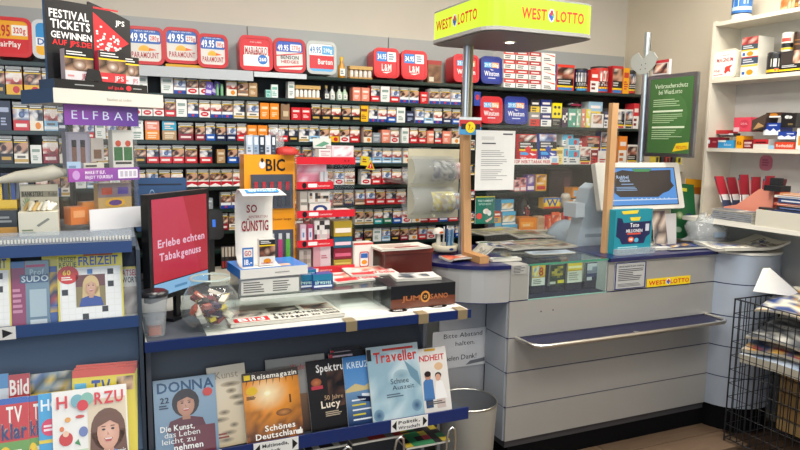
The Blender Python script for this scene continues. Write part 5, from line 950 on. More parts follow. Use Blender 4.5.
def pf(v):
    x = v*(len(prof)-1); i = min(int(x), len(prof)-2); f = x-i; return (prof[i][0]*(1-f)+prof[i+1][0]*f, prof[i][1]*(1-f)+prof[i+1][1]*f)
x0 = .012
B().sheet(lambda u, v: (x0+u*cw+.02*max(0, v-.7)*3*u, pf(v)[0], pf(v)[1]), 4, 33, '#e9e6de').build('curled_sheet', 'paper', t, solid=.0012)
b = B()
def onsheet(bb, v0, v1, dx=0):
    a = pf(v0); e = pf(v1); d = Vector((0, e[0]-a[0], e[1]-a[1])); bb.fr((x0+dx, a[0]-.0015, a[1]+.001), (cw, 0, 0), d)
b.fr((x0, .108, .155), (cw, 0, 0), (0, 0, .125)); b.text('SO', .3, .68, .58, .92, '#8c1c24', 1); b.text('RENTIERST DU', .36, .5, .86, .58, '#a8484a', 1, 0); b.text('GÜNSTIG', .16, .1, .88, .42, '#8c1c24', 1)
b.build('advert_print', 'paper', t); b = B(); b.fr((x0+.01, .0, .3235), (cw*.95, 0, 0), (0, .06, .0135)); b.rect(.06, .1, .96, .75, '#2c86cf', 2); b.text('EINFACH GUT', .14, .25, .9, .6, '#e6f0f8', 4); b.build('top_print', 'paper', t)
px_ = .05; b = B().box(px_+.03, px_+.03+.062, .02, .045, .0425, .145, '#e9e6e0'); b.fr((px_+.03, .02, .0425), (.062, 0, 0), (0, 0, .1025)); b.rect(0, .78, 1, .97, '#222224', 1); b.lines(.08, .82, .9, .94, 2, '#d9d9d4', 2); b.rect(0, .73, 1, .78, '#ecc71c', 1); b.blur(0, .34, 1, .73, 3, 3, ['#3a2a26', '#8a5a48', '#c99a80'], 1, 4); b.ell(.5, .53, .22, .15, '#c4a48e', 2, '#5a3a30'); b.ell(.5, .17, .24, .09, '#e8921c', 1); b.text('PARAMOUNT', .12, .06, .88, .12, '#c2402c', 2); b.build('cigarette_pack', 'gloss', t)
b = B().box(x0+.004, x0+.046, .024, .027, .0425, .115, '#2c6cb8'); b.fr((x0+.004, .024, .0425), (.042, 0, 0), (0, 0, .0725)); b.rect(.1, .5, .9, .92, '#e9e6e2', 1); b.text('GO', .18, .58, .8, .84, '#c0303a', 2); b.text('18.-', .15, .1, .85, .38, '#f2f2f2', 2); b.build('price_tag', 'paper', t)
# chewing gum boxes
for k, (p0_, p1_, y0, y1, dy) in enumerate(((298, 313, 268.5, 282, .12), (313, 333, 267.5, 281.5, .1), (300, 316, 262.5, 268, .125))):
    ibox('gum_box', p0_, p1_, y0, y1, 2.47+dy-.06, GZ+.001+(.052 if k == 2 else 0), .05, '#1f3f8c', 'navy chewing gum box, %s' % ('left of the pair on the glass shelf', 'right of the pair on the glass shelf', 'upper one on the left gum box')[k], 'box', lambda b: (b.rect(0, .55, 1, 1, '#2a7a9c', 1), b.text('airwaves', .1, .3, .9, .6, '#bfe6d8', 2), b.rect(.05, .08, .95, .22, '#d8dfe6', 1)), 'gum boxes')
p = at(318, 286.5, Z=GZ); tag(B().fr((0, 0, .0004), (1, 0, 0), (0, 1, 0)).ell(0, 0, .055, .03, '#c93a34', 1).ell(0, 0, .045, .022, '#ecebe6', 2).text('10.-', -.028, -.01, .028, .01, '#c03030', 3).build('oval_sticker', 'paper', loc=(p.x, p.y, GZ)), 'red and white oval price sticker on the glass shelf', 'sticker')
for k, (px, py, rzz, lb) in enumerate(((352, 279, 6, 'left red-topped'), (371, 275, -5, 'right red-white'))):
    p = at(px, py, Z=GZ); newsp('magazine', p.x+.0, p.y+.02, .22, .19, R_(rzz), GZ+.001+.009*k, .006, '%s celebrity magazine lying on the glass shelf' % lb, 'magazine', lambda b: (b.rect(0, 0, 1, 1, '#d8d2cc', 0), b.blur(.1, .3, .9, .95, 5, 3, ['#c9302c', '#e2b49a', '#e9e4de', '#b84a44', '#d8c8c0'], 1, k+2), b.rect(.05, .05, .5, .28, '#c8262e', 2), b.text('Woche', .42, .1, .95, .34, '#c8262e', 3), b.lines(.05, .36, .4, .6, 3, '#f4f0ea', 3)), wav=.001, seed=k+20)
# white boxed tobacco with a small badge
ibox('tobacco_box', 353.5, 373, 237.5, 265, 2.8, GZ+.001, .06, '#e4dfd6', 'white tobacco box with a blue and red rounded badge', 'box', lambda b: (b.rrect(.3, .12, .78, .68, .08, '#c0302c', 1), b.rrect(.34, .16, .74, .64, .06, '#ecebe8', 2), b.rect(.36, .45, .72, .62, '#2c64b0', 3), b.ell(.54, .3, .14, .08, '#e8921c', 3), b.rect(0, .93, 1, 1, '#c9504a', 1)))
# newspapers under the glass
def bild(b):
    for i in range(6):
        for j in range(6): b.rect(i/6, j/6, (i+1)/6, (j+1)/6, '#cdc9be', 0)
    b.rect(.04, .06, .34, .34, '#c4222a', 2); b.text('Bild', .08, .1, .3, .3, '#f6f2ee', 3); b.blur(.05, .42, .32, .94, 3, 3, ['#3a3a3c', '#b8a898', '#6a6460', '#d8d0c4'], 1, 3); b.blur(.38, .55, .66, .95, 3, 3, ['#2a2a2c', '#8a7a6c', '#c9c0b4', '#4a4644'], 1, 7); b.blur(.7, .5, .97, .95, 3, 3, ['#1c1c1e', '#9a6a50', '#5a4a42', '#c8beb0'], 1, 9)
    b.text('Tanz-Krankheit', .38, .30, .97, .46, '#161618', 2); b.text('8 Fragen zu Geld', .38, .09, .97, .24, '#161618', 2)
p = at(264, 318, Z=SZ); newsp('newspaper', p.x+.075, p.y+.0, .44, .2, R_(1), SZ+.001, .012, 'tabloid newspaper with red logo block under the glass shelf', 'newspaper', bild, wav=.0012, seed=5)
# cigar boxes at the right end
a = at(391, 306, Y=2.4); e = at(455, 300, Y=2.4); w = e.x-a.x
t = thing('cigar_box', 'black and rust cigar box with round gold emblem on the stand', 'box', (a.x, 2.40, SZ+.005)); hbx = at(395, 283, Y=2.4).z-a.z
B().box(0, w, 0, .2, 0, hbx, '#17181c', top='#1c1e24').build('box', 'gloss', t)
b = B(); b.fr((0, 0, 0), (w, 0, 0), (0, 0, hbx)); b.rect(0, 0, 1, .42, '#6a3a28', 1); b.text('JUM', .16, .32, .44, .54, '#a8643c', 2); b.text('SANO', .6, .32, .88, .54, '#a8643c', 2); b.ell(.52, .45, .075, .26, '#c9863c', 2); b.ell(.52, .45, .05, .17, '#2a1a14', 3); b.text('20', .495, .38, .545, .52, '#d8a45a', 4); b.build('front_print', 'gloss', t)
pz = SZ+.005+hbx
p = at(412, 278, Z=pz); newsp('magazine', p.x+.01, p.y-.01, .2, .12, R_(-8), pz+.0005, .01, 'black and white leaflets lying on the black cigar box', 'leaflet', lambda b: (b.rect(0, 0, 1, 1, '#c6c4be', 0), b.blur(.1, .1, .8, .9, 5, 3, ['#2c3038', '#e2e0da', '#5a6068', '#c9c6be'], 1, 4)), wav=.001)
t = thing('wooden_humidor', 'flat reddish brown cigar case behind the black box', 'box', (at(378, 266, Y=2.72).x+.035, 2.72, SZ+.001)); w = at(432, 262, Y=2.72).x-t.location.x; zt_ = at(400, 250, Y=2.72).z-SZ
B().box(0, w, 0, .18, 0, zt_-.02, '#5a2620', top='#6a2c24').build('case', 'gloss', t, bev=.004); B().box(-.004, w+.004, -.004, .184, zt_-.0195, zt_, '#7a342a', top='#84402f').build('lid', 'gloss', t, bev=.004)
p = at(402, 249, Z=SZ+zt_); newsp('magazine', p.x, p.y+.02, .26, .14, R_(3), SZ+zt_+.002, .008, 'white printed sheets lying on the reddish brown case', 'leaflet', lambda b: (b.rect(0, 0, 1, 1, '#d8cfc4', 0), b.lines(.1, .2, .9, .8, 4, '#a88a7c', 1), b.rect(.3, .1, .8, .3, '#8a3a30', 2)), wav=.001)
# ---------------------------------------------------------------- BIC lighter display
a = at(246, 262, Y=2.83); e = at(295.3, 155, Y=2.83); w = e.x-a.x; h = e.z-GZ
t = thing('lighter_display', 'orange lighter display tower with dark windows and round-headed logo', 'display', (a.x, 2.83, GZ+.0005)); OR = '#f5a01a'
b = B().box(0, w, .01, .12, 0, h, OR); b.fr((0, .01, 0), (w, 0, 0), (0, 0, h)); b.text('BIC', .42, .87, .8, .965, '#1c1a18', 2); b.ell(.35, .92, .06, .032, '#dfe4ea', 2); b.ell(.35, .955, .03, .018, '#23262c', 3); b.text('besser lange', .55, .46, .92, .48, '#7a3a10', 2, 0); b.build('tower', 'gloss', t)
for z0, z1, kk in ((.56, .84, 0), (.1, .38, 1)):
    win = B().box(w*.12, w*.95, .0, .0095, h*z0, h*z1, '#4a4e58').build('window', 'gloss', t)
    for i in range(5):
        x = w*(.17+i*.155); c = ('#b8323c', '#b8323c', '#a8303a', '#c03a40', '#a82c38')[i] if not kk else ('#2a2c30', '#3a3c40', '#7ac043', '#c83a7a', '#62b83a')[i]
        B().box(x, x+w*.085, -.008, -.0005, h*(z0+.03), h*(z0+.13 if not kk else z0+.2), '#3a3c42' if not kk else c).box(x+.002, x+w*.075, -.009, -.001, h*(z0+.15 if not kk else z0+.205), h*(z0+.22 if not kk else z0+.25), c if not kk else '#c9ccd0').build('lighter', 'gloss', win)
    B().box(w*.12, w*.95, -.014, -.012, h*z0, h*(z0+.2), '#ffffff').build('clear_front', 'acrylic', win)
for k, (p0_, p1_, c) in enumerate(((246.5, 253, '#b9c6d4'), (253.5, 259, '#8fa4bc'), (259.5, 265, '#2a2e38'), (265.5, 271, '#c4ccd8'), (271.5, 276, '#3a3f4c'))):
    ibox('lighter_box', p0_, p1_, 135.5, 154.5, 2.85, GZ+h+.002, .05, c, '%s upright box on the orange lighter tower, %s from left' % (('silver', 'steel blue', 'black', 'pale silver', 'dark grey')[k], ORD[k+1]), 'box', lambda b: (b.rect(.2, .5, .8, .9, '#dfe6ec', 1), b.lines(.2, .1, .8, .4, 2, '#6a7a8c', 1)), 'boxes on the lighter tower')
t = thing('red_pouch', 'red soft pouch lying on the lighter tower', 'pouch', (at(287, 154, Y=2.87).x, 2.88, GZ+h+.001)); B().lathe([(.052, 0), (.055, .012), (.04, .03), (.001, .036)], '#b0281f', 14).build('bag', 'paper', t); B().box(-.05, .06, -.075, -.05, .0, .006, '#a0241c').build('flap', 'paper', t)
t = thing('plastic_wrap', 'crumpled clear plastic wrap behind the boxes on lighter tower', 'wrap', (at(277, 140, Y=2.92).x, 2.93, GZ+h+.001)); B().lathe([(.03, 0), (.036, .05), (.026, .09), (.03, .11), (.001, .12)], '#b8c4d0', 9).build('wrap', 'frosted', t)
# ---------------------------------------------------------------- red accessory display
a = at(297, 267, Y=2.80); e = at(355, 158, Y=2.80); w = e.x-a.x; h = e.z-GZ; D_ = .16
t = thing('accessory_display', 'clear acrylic accessory display with red shelf strips', 'display', (a.x, 2.80, GZ+.0005)); RD = '#cf2430'
for x in (0, w*.62, w-.003): B().box(x, x+.003, 0, D_, 0, h, '#ffffff').build('side_pane', 'acrylic', t)
B().box(.003, w-.003, D_-.003, D_, 0, h, '#ffffff').build('back_pane', 'acrylic', t)
lv = [(0, 1, 0), (.235, .62, .238), (.49, 1, .49), (.735, .62, .735), (.945, 1, .945)]
for k, (f, ww, _) in enumerate(lv):
    s_ = B().box(.004, w*ww-.003, .002, D_-.004, h*f, h*f+.003, '#e8dede').build('tier', 'frosted', t)
    b = B().box(0, w*ww, -.004, -.0005, h*f, h*f+.032, RD); b.fr((0, -.004, h*f), (w*ww, 0, 0), (0, 0, .032))
    if k < 4: b.ell(.2 if ww < 1 else .13, .5, .06 if ww < 1 else .04, .4, '#16161a', 1); b.rrect(.3 if ww < 1 else .2, .25, .55 if ww < 1 else .36, .75, .04, '#efe6e4', 1); b.text('tomorrow', .58 if ww < 1 else .38, .3, .9 if ww < 1 else .6, .62, '#f4dcda', 1, 0)
    else: [b.ell(.82+i*.06, .5, .012, .16, '#8a1018', 1, n=8) for i in (0, 1)]
    b.build('red_strip', 'gloss', s_)
def itm(x0, x1, z0, z1, c, label, draw=None, y=.02, d=.07, cat='box', nm='accessory_box'):
    b = B().box(0, w*(x1-x0), 0, d, 0, h*(z1-z0), c)
    if draw: b.fr((0, 0, 0), (w*(x1-x0), 0, 0), (0, 0, h*(z1-z0))); draw(b)
    return tag(b.build(nm, 'gloss', loc=(t.location.x+w*x0, 2.80+y, GZ+.0045+h*z0)), label, cat, 'goods in the red-striped display')
pk1 = lambda b: b.blur(0, 0, 1, 1, 5, 4, ['#e8c4cc', '#d98a9c', '#f2e2e6', '#c9707f'], 1, 3)
itm(.06, .56, .745, .93, '#e6c8ce', 'pink sheet of accessories on the top tier of clear display', pk1, y=.05, d=.04)
for i in range(2): itm(.42+i*.07, .48+i*.07, .745, .87, '#c9ccd0', 'silver metal tube, %s of two on the top tier' % ('left', 'right')[i], y=.02, d=.02, nm='metal_tube')
itm(.08, .2, .5, .7, '#cfc8bc', 'pale slim boxes stack on the second tier of clear display', lambda b: b.speck(.05, .05, .95, .95, 1, 7, ['#d9d4c8', '#8a8478', '#b8b0a2'], 1, 2))
itm(.24, .6, .505, .6, '#e6e2d8', 'white box with navy arc, lower on the second tier', lambda b: (b.ell(.5, .45, .34, .4, '#27407c', 1), b.ell(.5, .4, .2, .25, '#e6e2d8', 2)))
itm(.22, .58, .605, .7, '#dcd8cc', 'white dotted box, upper on the second tier', lambda b: b.speck(.05, .1, .95, .9, 7, 3, ['#e6e2d8', '#e6e2d8', '#3a3836', '#b8a48a'], 1, 6))
itm(.68, .96, .505, .54, '#e9dcd8', 'pale pink flat box on the wide middle tier', lambda b: b.rect(.1, .2, .6, .8, '#d89a8c', 1))
for i in range(2): itm(.08+i*.12, .18+i*.12, .25, .42, ('#d9b8c4', '#b84a6c')[i], '%s narrow box on the third tier' % ('pale pink', 'raspberry')[i], lambda b: (b.rect(.2, .2, .8, .8, '#dcdce4', 1), b.rect(.35, .35, .65, .6, '#6a8ab4', 2)))
itm(.32, .58, .25, .45, '#e2dcd4', 'speckled black and white box on the third tier', lambda b: b.speck(0, 0, 1, 1, 6, 5, ['#e6e2dc', '#3a3434', '#d8a4ac', '#c9c4be'], 1, 7))
itm(.3, .6, .04, .22, '#d9a4ac', 'pink and white carton at the bottom of clear display', lambda b: (b.rect(.4, 0, 1, 1, '#e2cdd0', 1), b.lines(.45, .4, .9, .6, 2, '#c06a7c', 2)))
itm(.06, .26, .04, .2, '#b8aca4', 'grey box at the bottom left of clear display', lambda b: b.speck(.05, .05, .95, .95, 3, 4, ['#8a7f78', '#c4b8b0', '#a89c94'], 1, 9))
for k, (z0, z1, c, c2) in enumerate(((.04, .1, '#9c8a2c', '#c9b85a'), (.105, .2, '#7c2030', '#c8607c'), (.205, .3, '#1f5a72', '#e2c4cc'), (.305, .44, '#a8902c', '#e6dcd0'))):
    itm(.645, .965, z0, z1, c, '%s tobacco box in the right column, %s from the bottom' % (('olive', 'wine red', 'petrol blue', 'gold')[k], ORD[k+1]), lambda b: b.rect(.06, .25, .94, .55, c2, 1), y=.008, d=.1)
ibox('accessory_box', 332, 353.5, 146, 157.5, 2.83, GZ+h+.002, .09, '#e4ccd0', 'pink white carton on top of the clear display', 'carton', lambda b: b.blur(.1, .1, .9, .9, 4, 3, ['#e8d8da', '#c99aa8', '#f0e6e6'], 1, 5))
ibox('accessory_box', 319, 331.5, 149.5, 157.5, 2.84, GZ+h+.002, .06, '#e6e2dc', 'small white box on top of the clear display', 'box', plain('#c9a8ac', 2))
t = flat('shelf_flag', (313, 148, 331, 138.5), 3.69, 'white and green paper flag above the red-striped display', 'flag', lambda b: (b.rect(0, 0, 1, 1, '#e9ece6', 0), b.poly([(.1, .2), (.6, .7), (.9, .5), (.5, .15)], '#6aa88a', 1)))
a = at(360.5, 168.5, Y=3.69); t = thing('warning_tag', 'yellow hanging tag with a red triangle in front of the packs', 'tag', (a.x, 3.70, a.z)); t.rotation_euler = (0, R_(6), 0)
b = B().box(0, .055, 0, .002, 0.02, .075, '#ecd01c'); b.fr((0, 0, .02), (.055, 0, 0), (0, 0, .055)); b.lines(.2, .3, .8, .8, 2, '#a8482c', 1); b.build('yellow_card', 'paper', t)
b = B(); b.fr((.035, -.002, .0), (.06, 0, 0), (0, 0, .06)); b.prism([(0, 0), (1, 0), (.5, 1)], -.001, 0, '#ecd01c'); b.poly([(.15, .1), (.85, .1), (.5, .8)], '#d8342c', 1); b.text('!', .46, .2, .54, .5, '#fff', 2); b.build('triangle', 'paper', t)
# ---------------------------------------------------------------- jar, cup, advert screen, monitor
p = at(216, 331, Z=SZ); t = thing('candy_jar', 'round clear glass jar of sweets on the stand', 'jar', (p.x-.01, 2.42, SZ+.003))
pr = [(.05, 0), (.075, .006), (.1, .04), (.105, .08), (.095, .12), (.075, .15), (.066, .16), (.068, .175), (.072, .18)]
B().lathe(pr, '#ffffff', 28, caps=(1, 0)).build('glass', 'jar_glass', t)
B().lathe([(.0735, .1805), (.069, .186), (.064, .1805)], '#8d9c98', 28, caps=(0, 0)).build('rim', 'gloss', t)
rg = random.Random(21)
for k in range(44):
    a_, r_ = rg.uniform(0, 6.28), (.052+.02*min(1, k/20))*math.sqrt(rg.random()); c = rg.choice(['#7a1c24', '#2a1c1a', '#c9b23a', '#a8482c', '#3a2a4a', '#8c2a34', '#d8cfc0', '#5c1c20'])
    b = B().box(-.028, .028, -.011, .011, -.007, .007, c, top=c); b.fr((-.02, -.011, -.004), (.04, 0, 0), (0, 0, .008)); b.rect(.1, .2, .9, .8, rg.choice(['#e2d8c8', '#d8b84a', c]), 1)
    o = b.build('sweet', 'gloss', t, loc=(r_*math.cos(a_), r_*math.sin(a_), .030+.0019*k)); o.rotation_euler = (rg.uniform(-.8, .8), rg.uniform(-.8, .8), rg.uniform(0, 6))
p = at(154, 331, Z=SZ); t = thing('plastic_cup', 'clear square plastic cup with black lid on the stand', 'cup', (p.x-.0, 2.385, SZ+.003))
B().lathe([(.034, 0), (.046, .14)], '#ffffff', 20, caps=(1, 0)).build('cup', 'frosted', t); B().lathe([(.049, .1405), (.05, .152), (.04, .158)], '#1c1c20', 20).build('lid', 'gloss', t)
B().box(-.02, .02, -.02, .02, .002, .03, '#c9683c').build('content', 'gloss', t); B().lathe([(.030, .04), (.036, .07)], '#b9b4ac', 12).build('sleeve', 'frosted', t)
L0 = at(151, 305, Y=2.43); ang = R_(47); sw_, sh_ = .352, at(150, 196, Y=2.43).z-L0.z
t = thing('advert_screen', 'upright advert screen in black frame showing red tobacco slogan', 'screen', (L0.x, 2.43, SZ+.003), ang); zb = L0.z-SZ
B().box(0, sw_, .0, .03, zb, zb+sh_, '#121316').build('frame', 'gloss', t, bev=.003)
b = B(); b.fr((.018, -.0008, zb+.018), (sw_-.036, 0, 0), (0, 0, sh_-.036)); b.grad(0, .14, 1, 1, '#c22338', '#d13a58', 0); b.poly([(.55, 1), (1, 1), (1, .14), (.85, .14)], '#bb2136', 1); b.text('Erlebe echten', .08, .5, .94, .58, '#f2c8dc', 2); b.text('Tabakgenuss', .1, .36, .86, .44, '#f2c8dc', 2); b.rect(0, 0, 1, .13, '#8cbfe6', 1); b.lines(.35, .03, .7, .08, 1, '#5a90bc', 2); b.build('display', 'screen', t)
B().box(sw_*.35, sw_*.65, .005, .09, 0, .012, '#16171a').box(sw_*.46, sw_*.54, .02, .035, .0125, zb+.02, '#16171a').build('foot', 'satin', t)
a = at(136, 232, Y=2.98); e = at(187, 178, Y=2.98); w = e.x-a.x; t = thing('till_monitor', 'dark blue back of a till monitor with round emblem', 'monitor', ((a.x+e.x)/2, 2.98, 1.001)); z0, z1 = a.z-1.0, e.z-1.0
b = B(); b.fr((-w/2, 0, z0), (1, 0, 0), (0, .12, 1)); b.prism(rr_pts(0, 0, w, z1-z0, .012), -.02, 0, '#2b4a72'); b.build('back_shell', 'lacquer', t)
b = B(); b.fr((-w/2, -.0008, z0), (w, 0, 0), (0, .12*(z1-z0), z1-z0)); b.rect(.08, .86, .9, .885, '#0e1a2c', 0); pts = [(.33+.05*math.cos(R_(i)), .68+.1*math.sin(R_(i))) for i in range(-50, 231, 20)]; [b.poly([pts[i], pts[i+1], (pts[i+1][0]*.8+.066, pts[i+1][1]*.8+.136), (pts[i][0]*.8+.066, pts[i][1]*.8+.136)], '#7fa0c0', 1) for i in range(len(pts)-1)]; b.build('emblem', 'paper', t)
B().box(-.03, .03, .04, .06, .012, z0+.06, '#181a1e').box(-.09, .09, .0, .13, 0, .0115, '#181a1e').build('stand', 'satin', t)
a = at(202, 243, Y=2.9); e = at(227, 213, Y=2.9); w = e.x-a.x; t = thing('payment_display', 'small black payment display with blue digits', 'device', (a.x, 2.99, 1.001)); z0 = a.z-1.0; h_ = e.z-a.z
b = B(); b.fr((0, 0, z0), (1, 0, 0), (0, .25, 1)); b.prism(rr_pts(0, 0, w, h_, .02), -.03, 0, '#101114'); b.build('case', 'gloss', t)
b = B(); b.fr((0, -.001, z0), (w, 0, 0), (0, .25*h_, h_)); b.text('2', .12, .36, .4, .62, '#2a7cf0', 1, 0); b.text('1', .55, .42, .68, .68, '#2a7cf0', 1, 0); b.build('digits', 'screen', t)
B().box(w*.4, w*.6, .005, .03, .008, z0+.02, '#141518').box(w*.1, w*.9, -.02, .06, 0, .0075, '#141518').build('foot', 'satin', t)
for k in range(6):
    x = at(221+k*3.4, 232, Y=3.05).x; b = B().box(0, .013, 0, .02, 0, .1, '#26262a'); b.box(.001, .012, -.003, -.0005, .055, .1, '#d6cfc0'); b.box(.001, .012, -.003, -.0005, .005, .035, '#a8242c')
    tag(b.build('lighter', 'gloss', loc=(x, 3.05, 1.021)), 'cream and red lighter, %s in the row behind payment display' % ORD[k+1], 'lighter', 'row of lighters')
# notice and bin on the recessed panel
flat('paper_notice', (432, 371, 486.5, 326.5), 2.835, 'white paper notice asking to keep distance on the recessed panel', 'notice', lambda b: (b.rect(0, 0, 1, 1, '#cfcfd0', 0), b.text('Bitte Abstand', .2, .80, .92, .92, '#26262a', 1, 0), b.text('halten.', .42, .58, .78, .70, '#26262a', 1, 0), b.text('Vielen Dank!', .18, .2, .82, .33, '#26262a', 1, 0), b.poly([(.62, .04), (.98, .08), (.98, .18), (.7, .14)], '#6a6c72', 1)), th=.0008, base='#cfcfd0')
bc = at(467, 452, Y=2.42); br = .132
t = thing('waste_bin', 'grey metal waste bin beside the magazine stand', 'bin', (at(469, 400, Y=2.55).x, 2.56, 0)); zt = .42
B().lathe([(br*.86, 0), (br*.87, .004), (br*1.03, zt)], '#a9a79e', 32, caps=(1, 0)).build('body', 'lacquer', t)
B().lathe([(br*1.035, zt-.006), (br*1.06, zt), (br*1.035, zt+.006), (br*1.01, zt)], '#c4c4bd', 32, caps=(0, 0)).build('rim', 'metal', t)
B().lathe([(.001, .02), (br*.85, .02), (br*1.015, zt-.002)], '#6a6c70', 32, caps=(0, 0)).build('liner', 'satin', t)
# ================================================================ magazine rack at the left
RX1, RX0, RY = .066, -.8, 2.30
rk = thing('magazine_rack', 'grey-blue three tier magazine rack with blue shelf edges at the left', 'rack', (RX0, RY, 0)); RW = RX1-RX0; SLT = '#4a5a70'
B().box(RW, RW+.012, .0, .62, .0, 1.25, '#3c4652').build('side_panel', 'lacquer', rk)
za = 1.292
B().box(0, RW, .003, .6, za-.03, za-.0, '#5c6672').build('top_shelf', 'lacquer', rk)
B().box(0, RW-.012, -.004, .0025, za-.048, za-.006, '#2e4a7c').build('top_edge', 'lacquer', rk, bev=.001)
b = B(); b.box(0, RW-.012, -.0065, -.0045, za-.01, za+.03, '#ffffff'); b.build('clear_fence', 'frosted', rk)
n = 90; b = B()
for i in range(n): b.box((RW-.012)*i/n, (RW-.012)*(i+.55)/n, -.0085, -.007, za-.004, za+.008, '#e6e4da')
tag(b.build('toothed_strip', 'satin', rk), 'fine white toothed strip', kind='stuff')
zb = 1.035
B().box(0, RW, .003, .2, zb-.04, zb-.025, SLT).build('middle_shelf', 'lacquer', rk)
B().box(0, RW, -.004, .0025, zb-.044, zb-.006, '#2e4a7c').build('middle_edge', 'lacquer', rk, bev=.001)
b = B(); b.add([(0, .1, zb-.024), (RW, .1, zb-.024), (RW, .19, za-.031), (0, .19, za-.031)], [(0, 1, 2, 3)], '#4c5663'); b.build('upper_back', 'lacquer', rk, solid=.01)
b = B(); b.add([(0, .02, .55), (RW, .02, .55), (RW, .2, zb-.0405), (0, .2, zb-.0405)], [(0, 1, 2, 3)], '#55677f'); b.build('sloping_front', 'lacquer', rk, solid=.01)  # blue reflected daylight is painted into this panel's grey
B().box(0, RW, -.13, .05, .535, .55, SLT).build('lower_shelf', 'lacquer', rk)
B().box(0, RW, -.12, .6, .02, .534, '#3c4652').build('base', 'lacquer', rk)
b = B().box(0, .095, 0, .002, 0, .04, '#e2e0da'); b.fr((0, 0, 0), (.095, 0, 0), (0, 0, .04)); b.poly([(.62, .15), (.62, .85), (.92, .5)], '#141416', 1); b.rect(.1, .55, .45, .65, '#8a8a86', 1); tag(b.build('section_sign', 'paper', loc=(at(16, 331, Y=RY).x-.095, RY-.0075, zb-.046)), 'white arrow sign at the left edge of the puzzle shelf', 'sign')
QZ, QY = zb-.022, RY+.022
def c_frei(b):
    b.rect(0, 0, 1, 1, '#e2d23a', 0); b.rect(.03, .02, .97, .8, '#e9e9e4', 1); rgq = random.Random(6)
    for i in range(9):
        for j in range(8): b.rect(.06+i*.1, .05+j*.09, .06+i*.1+.092, .05+j*.09+.082, '#f2f3f0' if rgq.random() > .1 else '#17181c', 2)
    b.text('FREIZEIT', .32, .83, .93, .955, '#23499c', 2); b.text('FREIZEIT', .03, .89, .29, .96, '#2a4a2c', 2); b.text('REVUE', .03, .81, .29, .88, '#2a4a2c', 2); b.rect(.4, .965, .85, .985, '#b8403a', 2)
    b.rect(.27, .23, .72, .69, '#8a7a4a', 3); b.rect(.27, .52, .72, .69, '#6a3a3a', 4); face(b, .5, .52, .3, .30, '#d8bb84', '#d8a586', '#2c4a9a', 5); b.ell(.16, .7, .16, .13, '#cf2a26', 4); b.text('60', .08, .7, .2, .77, '#f6dc3a', 5); b.lines(.06, .62, .26, .68, 2, '#f6ece0', 5); b.rect(.45, .7, .53, .77, '#3a7ac0', 4)
mag(57, 123.5, 253.5, QY, QZ, 'yellow-bordered puzzle magazine with a smiling blonde woman', c_frei, 14, pyw=290, dyt=.05)
mag(-46, 9.5, 257, QY+.008, QZ, 'same yellow puzzle magazine cut off at the left picture edge', c_frei, 14, pyw=290, dyt=.05)
def c_sudo(b):
    b.grad(0, 0, 1, 1, '#5a7890', '#7f9cae', 0); b.rect(0, 0, .38, 1, '#8c2c5c', 1); b.rect(0, .9, .36, 1, '#2c6ca8', 2); b.text('Prof.', .5, .78, .92, .87, '#b9d4de', 2); b.text('SUDO', .28, .68, .98, .77, '#d0e2ea', 3); b.rect(.25, .66, .98, .79, '#3c5c84', 2); b.rect(.48, .14, .92, .56, '#a9bec8', 2); b.lines(.05, .2, .34, .6, 5, '#c987a4', 2); b.rect(.48, .02, .92, .1, '#c4d0d6', 2); b.rect(.4, .9, .9, .94, '#b83a6c', 2)
mag(9.5, 49, 261, QY+.014, QZ, 'blue-grey and magenta sudoku magazine', c_sudo, 14, pyw=295, dyt=.05)
mag(47, 60, 266, QY+.022, QZ, 'narrow visible edge of a blue puzzle magazine', lambda b: (b.rect(0, 0, 1, 1, '#2c5aa8', 0), b.blur(0, .2, 1, .9, 2, 6, ['#2c5aa8', '#d8b23a', '#b83a3a', '#1e2c5c'], 1, 3)), 14, pyw=295, dyt=.05)
mag(121, 139, 266, QY+.03, QZ, 'white crossword magazine with red word at the rack end', lambda b: (b.rect(0, 0, 1, 1, '#cfccc4', 0), b.text('RÄTSEL', -.1, .82, .95, .94, '#b02a3c', 1), b.text('WORT', .1, .68, .95, .79, '#24242a', 1), b.rect(0, .95, 1, 1, '#d8c23a', 1), b.blur(0, .05, 1, .6, 3, 4, ['#8a8078', '#b8aca0', '#5c544c'], 1, 4)), 14, pyw=295, dyt=.05)
mag(42, 90, 254, QY+.036, QZ, 'rear yellow puzzle magazine showing a yellow top strip', lambda b: b.rect(0, 0, 1, 1, '#d8c832', 0), 12, pyw=290, dyt=.05)
